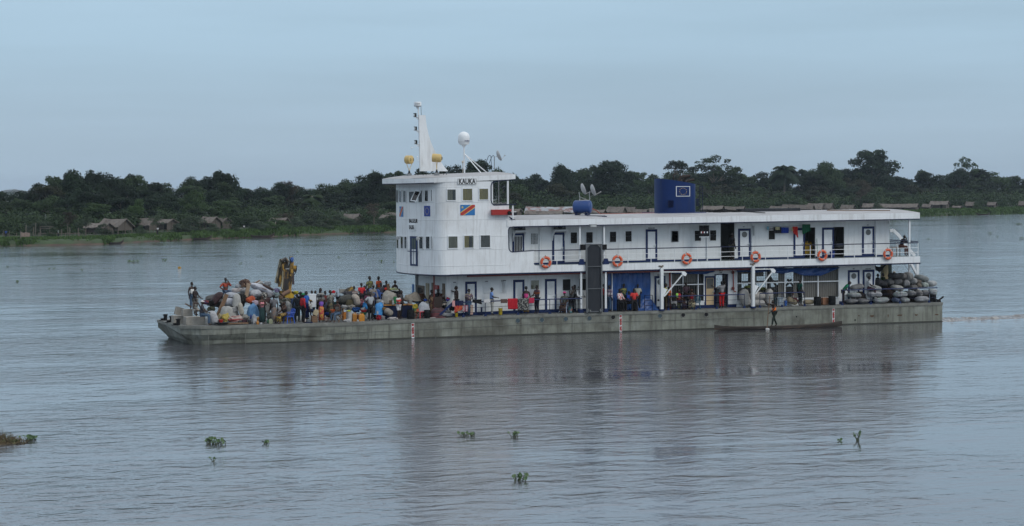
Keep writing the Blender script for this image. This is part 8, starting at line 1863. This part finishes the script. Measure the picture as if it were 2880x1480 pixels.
# -- stern sacks
GS = 'charcoal and grain sacks stacked at the stern'
lv = [((130, 985, 310, 110), 'bottom row, first from the left', SKG), ((420, 978, 310, 115), 'bottom row, second from the left', SKG), ((900, 960, 410, 135), 'bottom row, the brightest long one', SKW), ((1275, 960, 130, 120), 'bottom row, the blue-patterned one', (.12,.16,.26)), ((1500, 955, 220, 120), 'bottom row, right of the blue-patterned one', SKW), ((1950, 930, 350, 140), 'bottom row, the rightmost', SKW),
	  ((200, 828, 370, 125), 'second row, leftmost', SKW), ((730, 805, 390, 150), 'second row, above the brightest long one', SKW), ((1395, 810, 380, 140), 'second row, pointed end to the right', SKW), ((1675, 785, 200, 130), 'second row, small grey one', SKG), ((1860, 775, 180, 150), 'second row, tilted grey one', (.27,.26,.25)), ((2035, 765, 175, 140), 'second row, round grey one', SKG), ((2230, 745, 165, 200), 'standing white one at the aft rail end', SKW),
	  ((260, 620, 400, 140), 'sloping grey one beside the man in the white shirt', SKG), ((720, 655, 420, 155), 'third row, below the rail top', (.42,.44,.43)), ((1310, 645, 345, 145), 'third row, pale one in the middle', (.40,.40,.38)), ((1735, 635, 190, 140), 'third row, dark grey one', (.17,.165,.16)), ((1880, 590, 130, 130), 'third row, brown one', (.20,.165,.125)), ((2020, 570, 180, 130), 'third row, white one with a green print', (.42,.48,.44)), ((2195, 535, 240, 140), 'white one poking out aft above the rail', (.44,.46,.47)),
	  ((1105, 495, 210, 150), 'fourth row, leaning dark one', (.13,.13,.13)), ((1335, 485, 240, 150), 'fourth row, round dark grey one', (.15,.15,.15)), ((1545, 520, 180, 180), 'fourth row, crinkled silver one', (.34,.34,.35)), ((1705, 465, 150, 160), 'fourth row, bright round one', (.40,.40,.40)), ((1850, 485, 165, 150), 'fourth row, brown-grey one', (.18,.155,.13)), ((1945, 395, 390, 160), 'large grey one with a pointed aft end at the top', (.22,.24,.24)),
	  ((1240, 330, 270, 140), 'top row, darkest one', (.09,.09,.09)), ((1430, 335, 160, 150), 'top row, grey one', (.24,.23,.215)), ((1590, 350, 210, 210), 'top row, the one with an ear standing up', (.28,.28,.27)), ((930, 520, 260, 140), 'dark one behind the rail left of the leaning one', (.045,.045,.05)), ((810, 490, 150, 130), 'dark one beside the man in dark green', (.05,.05,.06))]
rr3 = random.Random(2)
for k, ((cx, cy, w_, h_), d_, c_) in enumerate(lv):
	row = 0 if cy > 900 else 1 if cy > 740 else 2 if cy > 560 else 3
	it('s1', cx, cy, w_, h_, .62 + .28*row + (.0 if cx < 2100 else -.1), 'sack', tuple(v*.72 for v in c_), 'stern sack: ' + d_, 'sack', 'sack', rot=(rr3.uniform(-14, 14) if row > 1 and k not in (13,) else -8 if k == 13 else 55 if k == 10 else -18 if k == 28 else -30 if k == 20 else 90 if k == 12 else random.uniform(-4, 4)), d=.75, group=GS, yaw=rr3.uniform(-25, 25) if row else rr3.uniform(-5, 5), pat=((.30,.42,.36), 'spot') if c_ == SKW and k % 2 == 0 else None)
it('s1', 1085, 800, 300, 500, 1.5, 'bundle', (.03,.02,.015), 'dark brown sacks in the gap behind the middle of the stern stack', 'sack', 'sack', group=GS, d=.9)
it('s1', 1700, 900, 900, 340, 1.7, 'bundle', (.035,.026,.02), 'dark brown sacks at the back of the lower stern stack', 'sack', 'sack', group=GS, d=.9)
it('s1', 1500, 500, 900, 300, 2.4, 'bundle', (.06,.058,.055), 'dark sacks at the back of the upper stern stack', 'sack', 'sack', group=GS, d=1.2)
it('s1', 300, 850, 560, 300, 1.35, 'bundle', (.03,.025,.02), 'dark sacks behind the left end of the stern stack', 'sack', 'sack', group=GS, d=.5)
# ---- cloth hung on rails and lines
def hang(z_, x0, y0, x1, y1, yp, c, label, pat=None, name='cloth', ragged=0.0, slant=0.0, fringe=False, group='clothes hung out on the riverboat'):
	A = V(z_, x0, y0, yp); B_ = V(z_, x1, y1, yp); w_ = B_.x - A.x; h_ = A.z - B_.z; rr = random.Random(int(x0+y0)); n = max(6, int(w_/.03)); k = 10; vs_ = []; fs = []
	for i in range(n+1):
		u = i/n; hb_ = h_*(1 + ragged*mnoise.noise(Vector((u*3+x0, 0, 0))))
		for j in range(k+1):
			t = j/k; vs_.append((u*w_ + .02*math.sin(t*5+x0)*t, .015*math.sin(u*w_*38 + t*2) * (.3+t) - .02*t, -hb_*t*(1 - abs(slant)*(u if slant > 0 else 1-u))))
	for i in range(n):
		for j in range(k): a = i*(k+1)+j; fs.append((a, a+k+1, a+k+2, a+1))
	mb = MB(); mb.add(vs_, fs); o = mb.build(name, cloth(c, pat=pat), None, smooth=True, loc=(A.x, yp, A.z)); o.modifiers.new('t', 'SOLIDIFY').thickness = .012
	tag(o, label, 'cloth', group)
	if fringe:
		f = MB()
		for i in range(22): x = w_*(i+.5)/22; f.bar((x, 0, -h_), (x+.01, -.01, -h_-.09), .014)
		f.build('fringe', M['trim'], o)
		for k_ in range(5): MB().box(w_*(.14+.15*k_), w_*(.24+.15*k_), -.05, -.035, -h_*.72, -h_*.56).build('towel_lettering', [M['trim'], M['red'], M['trim'], M['blue'], M['trim']][k_], o)
	return o
hang('E', 30, 1035, 97, 1075, .03, (.10,.06,.05), 'brown cloth on the lower rail left of the red towel')
hang('E', 103, 1030, 205, 1138, .02, (.40,.015,.025), 'plain red towel on the lower deck rail')
hang('E', 205, 1028, 318, 1150, .02, (.02,.02,.022), 'black and white checked cloth on the lower deck rail', pat=((.26,.26,.24), 'spot'))
hang('E', 320, 1022, 376, 1077, .02, (.42,.03,.07), 'pink-red cloth on the rail beside the woman in bright pink')
hang('a4', 1590, 655, 1802, 850, .02, (.38,.02,.02), 'red flowered cloth on the rail above the yellow bucket', pat=((.42,.14,.03), 'spot'), slant=.4)
hang('a4', 1530, 530, 1602, 690, .0, (.55,.28,.28), 'pink cloth hanging at the top of the slanting brace')
hang('a4', 1810, 650, 1950, 820, .03, (.42,.36,.38), 'white and maroon checked cloth on the rail', pat=((.18,.02,.05), 'check'))
hang('a4', 1600, 530, 1830, 660, .03, (.012,.016,.05), 'dark navy trousers hung over the rail by the bare-backed man')
hang('a4', 2070, 500, 2310, 625, .03, (.008,.008,.010), 'black cloth hung over the rail left of the man in light blue', slant=-.4)
hang('a4', 2370, 495, 2545, 580, .03, (.50,.50,.50), 'white cloth on the rail in front of the man in light blue')
hang('a4', 2010, 640, 2085, 900, .25, (.46,.38,.28), 'long cream and pink cloth hanging beside the denim skirt', pat=((.50,.25,.25), 'spot'))
LG = 'washing on the upper deck line'
la_ = V('F', 1015, 285, 1.0); lb_ = V('F', 1470, 262, 1.0);
tag(MB().tube([la_, (la_+lb_)/2 + Vector((0,0,-.05)), lb_], .008, 4).build('washing_line', M['rubber']), 'thin washing line along the upper cabins', 'line')
hang('F', 1020, 283, 1040, 318, 1.0, (.20,.40,.50), 'small light blue garment, first on the washing line', group=LG)
hang('F', 1042, 283, 1088, 325, 1.0, (.03,.03,.035), 'black and white striped garment on the washing line', pat=((.5,.5,.5), 'stripe'), group=LG)
hang('F', 1088, 290, 1168, 352, 1.0, (.02,.02,.022), 'black shorts on the washing line', group=LG)
hang('F', 1108, 288, 1150, 320, .96, (.48,.44,.26), 'cream cloth over the black shorts', group=LG)
hang('F', 1168, 293, 1244, 352, 1.0, (.012,.04,.26), 'royal blue shorts on the washing line', group=LG)
hang('F', 1272, 290, 1298, 330, .9, (.45,.36,.20), 'cream rag beside the red garment', group=LG)
hang('F', 1285, 285, 1338, 402, .88, (.42,.025,.02), 'red garment hanging in folds near the open door', ragged=.3, slant=-.5, group=LG)
hang('F', 1385, 262, 1468, 365, .8, (.01,.09,.045), 'dark green cloth slung before the open doorway', slant=.35, group=LG)
hang('F', 318, 274, 420, 384, .35, (.014,.014,.016), 'black fringed scarf with lettering hung from the upper roof edge', fringe=True, group=LG)
# upper deck odds and ends
def onup(z_, cx, cy, w, h, yp, kind, c, label, **k): o = it(z_, cx, cy, w, h, yp, kind, c, label, group=None, **k); return o
onup('H', 58, 455, 40, 112, 1.9, 'jerrycan', (.50,.30,.01), 'left yellow jerrycan inside the open upper doorway', name='jerrycan')
onup('H', 92, 458, 36, 108, 2.0, 'jerrycan', (.50,.30,.01), 'right yellow jerrycan inside the open upper doorway', name='jerrycan')
onup('H', 300, 518, 50, 56, .9, 'bucket', (.01,.035,.22), 'blue bucket outside the dark upper doorway', name='bucket')
onup('H', 365, 430, 60, 40, 2.2, 'crate', (.30,.30,.31), 'pale box inside the dark upper doorway', name='box')
p = V('H', 880, 500, 1.8); r_ = empty('small_table', (p.x, 1.8, zu(p.x))); tag(r_, 'small dark table beside the seated person on the stern balcony', 'table')
MB().box(-.35, .35, -.25, .25, .58, .62).build('table_top', M['wood'], r_)
for sx in (-.3, .3):
	for sy in (-.2, .2): MB().box(sx-.02, sx+.02, sy-.02, sy+.02, 0, .58).build('leg', M['wood'], r_)
# ---- knuckle-boom crane on the foredeck
def crane():
	yc = 3.4; b = V('A', 1600, 660, yc); r_ = empty('deck_crane', (b.x, yc, zd(b.x))); o0 = r_.location.copy(); tag(r_, 'folded yellow and black hydraulic crane standing up from the foredeck cargo', 'crane')
	def C(x, y, yy=yc): return V('cr', x, y, yy) - o0
	base = V('A', 1600, 640, yc) - o0
	m_ = MB(); m_.lathe([(.55, 0), (.55, .25), (.34, .35), (.30, base.z-.2), (.4, base.z), (.4, base.z+.15)], (base.x, 0, 0), 'Z', 18); m_.build('pedestal', M['yel'], r_)
	m_ = MB(); m_.box(base.x-.75, base.x+.75, -.6, .6, .3, .75); m_.build('crane_base', M['navy'], r_)
	m_ = MB(); m_.bar(C(250, 1290), C(440, 390), .17, .30); m_.build('outer_boom', M['cream'], r_)
	m_ = MB(); m_.bar(C(330, 1420, yc-.2), C(470, 560, yc-.2), .14, .16); m_.build('boom_link', M['yel'], r_)
	m_ = MB(); m_.bar(C(560, 1560, yc-.1), C(560, 480, yc-.1), .27, .36); m_.tube([C(440, 470, yc-.32), C(560, 380, yc-.32), C(660, 520, yc-.32)], .13, 8); m_.build('main_boom', mat('greasy_black_boom', (.018,.015,.012), .5, patch=[((.22,.12,.02), .9, 2.5, (1,1,.5), .5, .56)]), r_)
	m_ = MB(); m_.bar(C(440, 1500, yc-.35), C(480, 800, yc-.35), .09, .09); m_.build('boom_ram', M['cream'], r_, smooth=True)
	m_ = MB(); m_.tube([C(505, 1500, yc-.36), C(510, 760, yc-.36)], .035, 8); m_.build('boom_ram_rod', M['yel'], r_)
	m_ = MB(); m_.box(C(515, 750).x, C(640, 750).x, -.42, -.32, C(515, 755).z, C(515, 728).z); m_.build('hose_clamp', M['silver'], r_)
	m_ = MB(); m_.bar(C(700, 1560), C(800, 480), .15, .24); m_.build('jib_arm', M['yel'], r_)
	m_ = MB(); m_.bar(C(790, 520), C(780, 275), .13, .16); m_.build('jib_tip', M['cream'], r_)
	m_ = MB(); m_.bar(C(860, 1330), C(830, 560), .09, .12); m_.build('jib_ram', mat('dark_purple_grey_ram', (.05,.035,.04), .5), r_)
	m_ = MB(); m_.bbox(C(905, 700), (.24, .26, .24)); m_.bbox(C(890, 820), (.20, .24, .15)); m_.build('winch', M['yel'], r_)
	m_ = MB(); m_.bbox(C(790, 840, yc-.3), (.16, .2, .26)); m_.bbox(C(780, 980, yc-.3), (.20, .16, .10)); m_.build('valve_block', M['yel'], r_)
	m_ = MB(); m_.ell(C(808, 410, yc-.15), (.11, .12, .16), 12, 8, lambda u, p: p*(1+.15*math.sin(u.x*7+u.z*5))); m_.build('blue_rag', mat('blue_rag_cloth', (.05,.12,.35), .8), r_)
	for k, pts_ in enumerate(([(640, 800), (700, 660), (740, 480), (720, 300)], [(960, 735), (990, 740), (950, 880), (890, 970)], [(460, 520), (410, 700), (440, 850), (330, 1150)], [(690, 800), (660, 950), (690, 1200), (640, 1500)])):
		MB().tube([C(x_, y_, yc-.2) for x_, y_ in pts_], .025, 6).build('hydraulic_hose', M['rubber'], r_, smooth=True)
	m_ = MB()
	for x_ in (560, 655): p_ = V('a2', x_, 432, yc-.5) - o0; m_.lathe([(.09, -.05), (.16, -.05), (.16, .05), (.09, .05)], tuple(p_), 'Y', 18)
	m_.build('slewing_ring', mat('bright_yellow_paint', (.48,.30,.02), .5), r_)
crane()
# ---- dugout beside the hull, its pole and splash
a = V('pir', 275, 505, -1.55); b = V('pir', 2287, 490, -1.55); gm = V('pir', 1250, 545, -1.55).z
cn = canoe('dugout_canoe', 'long dark dugout canoe with upturned ends alongside the riverboat hull', ((a.x+b.x)/2, -1.55, .0), b.x-a.x, 0, woodc, w=.36, d=max(.2, gm-.04), rise=.14)
t_ = V('pir', 1150, 70, -2.0); b_ = V('pir', 1097, 610, -2.05); tag(MB().tube([t_, (t_+b_)/2, (b_.x, -2.05, -.2)], .022, 6).build('punt_pole', M['wood']), 'long wooden pole dipped in the water beside the dugout', 'pole')
foam = mat('white_water_foam', (.62,.62,.60), .6, var=.1, scale=8, bump=1)
tag(MB().ell((b_.x, -2.1, .03), (.14, .14, .07), 12, 6, lambda u, p: p*(1+.3*math.sin(u.x*9+u.y*11))).build('splash', foam), 'small white splash at the foot of the pole', 'splash', kind='stuff')
# ============================================================ floating plants, wake, drifting things
def hyacinth(x, y, wpx, label, n=16, tall=1.0, brown=0.0, seed=0, group='floating water hyacinths'):
	p = G(x, y, 0); s = (p - CAM).dot(CF)/FPX; w = wpx*s/2; rr = random.Random(seed + int(x)); mb = MB(); st = MB()
	for i in range(n):
		a = rr.uniform(0, 2*PI); d = rr.uniform(0, 1)**.6; cx, cy = math.cos(a)*w*d, math.sin(a)*w*d*.8; h = rr.uniform(.05, .15)*tall; lx, ly = rr.uniform(-.1, .1), rr.uniform(-.1, .1); top = Vector((cx+lx, cy+ly, h)); r = rr.uniform(.05, .095)*(.6+.35*tall)
		st.tube([(cx, cy, -.03), (cx+lx*.3, cy+ly*.3, h*.5), tuple(top)], [.02, .014, .008], 5)
		nrm = Vector((rr.uniform(-.9,.9), rr.uniform(-1.2,.2), rr.uniform(.3,1))).normalized(); u = nrm.orthogonal().normalized(); v = nrm.cross(u); k = 9
		c = top + Vector((0,0,r*.6)); mb.add([c - nrm*r*.25] + [c + (u*math.cos(2*PI*j/k) + v*math.sin(2*PI*j/k)*.85)*r for j in range(k)], [(0, 1+j, 1+(j+1) % k) for j in range(k)])
	o = mb.build('water_hyacinth', mat('hyacinth_leaf', (.048, .098, .026), .5, var=.35, scale=6) if not brown else mat('withered_hyacinth_leaf', (.10, .09, .045), .6, var=.4, scale=6), None, smooth=False, loc=(p.x, p.y, 0)); tag(o, label, 'water plant', group)
	st.build('stems', mat('hyacinth_stem', (.045, .06, .02), .5), o); return o
for x, y, w_, n_, t_, lab in ((590, 1247, 34, 12, 1.2, 'taller left half of the floating plant clump in the left foreground'), (618, 1250, 44, 18, .8, 'low right half of the floating plant clump in the left foreground'), (749, 1248, 18, 7, .6, 'small tuft right of the left foreground clump'),
	(1304, 1226, 17, 8, .6, 'left one of the two little tufts in the centre foreground'), (1326, 1227, 17, 8, .65, 'right one of the two little tufts in the centre foreground'), (1448, 1230, 26, 11, 1.1, 'leafy tuft right of the two little ones'),
	(1463, 1352, 40, 16, 1.0, 'dark tuft with one raised leaf at the bottom centre'), (2411, 1240, 16, 5, 1.7, 'spindly plant with two leaves held up in the right foreground'), (2362, 1240, 9, 3, .3, 'single floating leaf left of the spindly plant'),
	(373, 739, 34, 26, 1.6, 'larger dark clump drifting in the left middle distance'), (464, 735, 18, 12, 1.3, 'clump drifting right of the larger one in the left middle distance'), (733, 723, 15, 10, 1.2, 'clump drifting above the yellow crane'), (677, 743, 10, 6, 1.0, 'tiny clump drifting left of the crane'),
	(1073, 738, 18, 12, 1.6, 'clump drifting just left of the wheelhouse front'), (1109, 739, 6, 4, 1.0, 'speck of weed touching the wheelhouse edge'), (137, 760, 8, 5, 1, 'first of the specks of weed at far left'), (150, 758, 10, 5, 1, 'second of the specks of weed at far left'), (230, 762, 7, 4, 1, 'weed speck left of the floating yellow can'),
	(48, 794, 12, 8, .9, 'low dark clump near the left edge'), (20, 753, 9, 5, .8, 'weed speck at the left edge'), (838, 710, 9, 5, 1.3, 'weed speck right of the crane top'), (957, 726, 12, 6, .9, 'weed streak between crane and wheelhouse'), (1028, 720, 8, 5, .9, 'weed streak left of the wheelhouse'),
	(2784, 659, 12, 9, 2.4, 'plant clump on the water near the right edge'), (2807, 668, 6, 4, 1.5, 'weed speck beside the right-hand clump'), (2612, 674, 12, 6, 1.0, 'dark weed streak just aft of the stern rail'), (2872, 674, 16, 12, 2.2, 'clump cut by the right edge'), (2866, 633, 26, 26, 2.2, 'grassy floating clump far out at the right edge'), (2537, 623, 10, 6, 2.0, 'clump seen below the stern roof overhang'), (600, 1298, 5, 3, .7, 'tiny sprig below the left foreground clump')):
	hyacinth(x, y, w_, lab, n_, t_)
hyacinth(84, 1238, 44, 'green plants at the right end of the big withered raft', 26, .8, seed=3)
def raft():
	p = G(10, 1246, 0); rr = random.Random(4); mb = MB()
	for i in range(1000):
		x = rr.uniform(-1.6, .85); d = rr.uniform(-.5, .5); prof = max(.1, 1 - abs(x+.45)*.75); a = rr.uniform(-1.3, 1.3); L_ = rr.uniform(.25, .75)*prof; h = rr.uniform(.0, .26)*prof
		b = Vector((x, d, h)); e = b + Vector((math.sin(a)*L_, rr.uniform(-.2, .2), math.cos(a)*L_*.62)); s = .014; mb.add([b + Vector((-s, 0, 0)), b + Vector((s, 0, 0)), e + Vector((s*.3, 0, .01)), e - Vector((s*.3, 0, 0))], [(0,1,2,3)])
	mb.ell((-.45, 0, .0), (1.1, .5, .12), 20, 8, lambda u, p: p*(1+.3*mnoise.noise(u*5)))
	o = mb.build('weed_raft', mat('withered_reed', (.115, .085, .045), .8, var=.5, scale=6, patch=[((.07,.10,.03), .9, 3, (1,1,1), .56, .64)]), None, loc=(p.x, p.y, 0)); o.rotation_euler = (0, 0, -PSI); tag(o, 'big raft of withered reeds at the left edge of the foreground', 'weed raft')
raft()
# drifting yellow can
p = G(505, 755, .0); cn_ = shape('jerrycan', .30, .45, .22, random.Random(1)).build('jerrycan', mat('amber_plastic', (.42, .24, .03), .6), None, loc=(p.x, p.y, .08)); cn_.rotation_euler = (0, rad(90), rad(-20)); cn_.scale = (.8, .8, .8); tag(cn_, 'yellow jerrycan floating alone on the river left of the crane', 'jerrycan')
# stern wake: churned water trailing off to the right
def wake():
	rr = random.Random(9); mb = MB(); nx, ny = 170, 16; vs_ = []; fs = []
	for i in range(nx+1):
		u = i/nx; X = 31.45 + 26*u; yc = 1.2 + 4.5*u; wd = 1.3 + 2.2*u
		for j in range(ny+1):
			v = j/ny*2-1; e = (1-v*v); nz = mnoise.noise(Vector((X*1.3, v*3, 0))) + .6*mnoise.noise(Vector((X*3.5, v*7, 4))); vs_.append((X + .15*mnoise.noise(Vector((X*2, v*4, 8))), yc + v*wd, -.03 + e*(.10 + .20*max(0, nz))*(1-.75*u)*(1 - .6*(1-u)*0)))
	for i in range(nx):
		for j in range(ny): a = i*(ny+1)+j; fs.append((a, a+ny+1, a+ny+2, a+1))
	mb.add(vs_, fs)
	mm = bpy.data.materials.new('churned_water'); mm.use_nodes = True; t = mm.node_tree; n = t.nodes; l = t.links; b = n['Principled BSDF']; b.inputs['Roughness'].default_value = .25
	g_ = n.new('ShaderNodeNewGeometry'); x = n.new('ShaderNodeTexNoise'); x.inputs['Scale'].default_value = 2.4; x.inputs['Detail'].default_value = 7; l.new(g_.outputs['Position'], x.inputs[0]); sx = n.new('ShaderNodeSeparateXYZ'); l.new(g_.outputs['Position'], sx.inputs[0])
	fade = n.new('ShaderNodeMapRange'); fade.inputs[1].default_value = 31; fade.inputs[2].default_value = 46; fade.inputs[3].default_value = .46; fade.inputs[4].default_value = .64; l.new(sx.outputs[0], fade.inputs[0])
	sb = n.new('ShaderNodeMath'); sb.operation = 'SUBTRACT'; l.new(x.outputs[0], sb.inputs[0]); l.new(fade.outputs[0], sb.inputs[1]); r_ = n.new('ShaderNodeMapRange'); r_.inputs[1].default_value = 0; r_.inputs[2].default_value = .10; l.new(sb.outputs[0], r_.inputs[0])
	mi = n.new('ShaderNodeMix'); mi.data_type = 'RGBA'; mi.inputs[6].default_value = (.12,.10,.085,1); mi.inputs[7].default_value = (.30,.285,.26,1); l.new(r_.outputs[0], mi.inputs[0]); l.new(mi.outputs[2], b.inputs['Base Color']); l.new(x.outputs[0], (bp := n.new('ShaderNodeBump')).inputs['Height']); bp.inputs['Distance'].default_value = .15; l.new(bp.outputs[0], b.inputs['Normal'])
	tag(mb.build('wake', mm, None, smooth=True), 'churned pale wake trailing from the stern', 'wake', kind='stuff')
wake()
# ============================================================ humid air over the river
hm = bpy.data.materials.new('humid_air'); hm.use_nodes = True; t = hm.node_tree; t.nodes.clear(); o_ = t.nodes.new('ShaderNodeOutputMaterial'); pv = t.nodes.new('ShaderNodeVolumePrincipled')
pv.inputs['Density'].default_value = .00008; pv.inputs['Color'].default_value = (.72, .84, 1, 1); t.links.new(pv.outputs[0], o_.inputs['Volume'])
b = MB(); b.box(-5200, 9200, -500, 9300, -3, 45); tag(b.build('haze', hm), 'thin bluish river haze', 'haze', kind='stuff')
sc.cycles.volume_bounces = 0; sc.cycles.volume_step_rate = 10
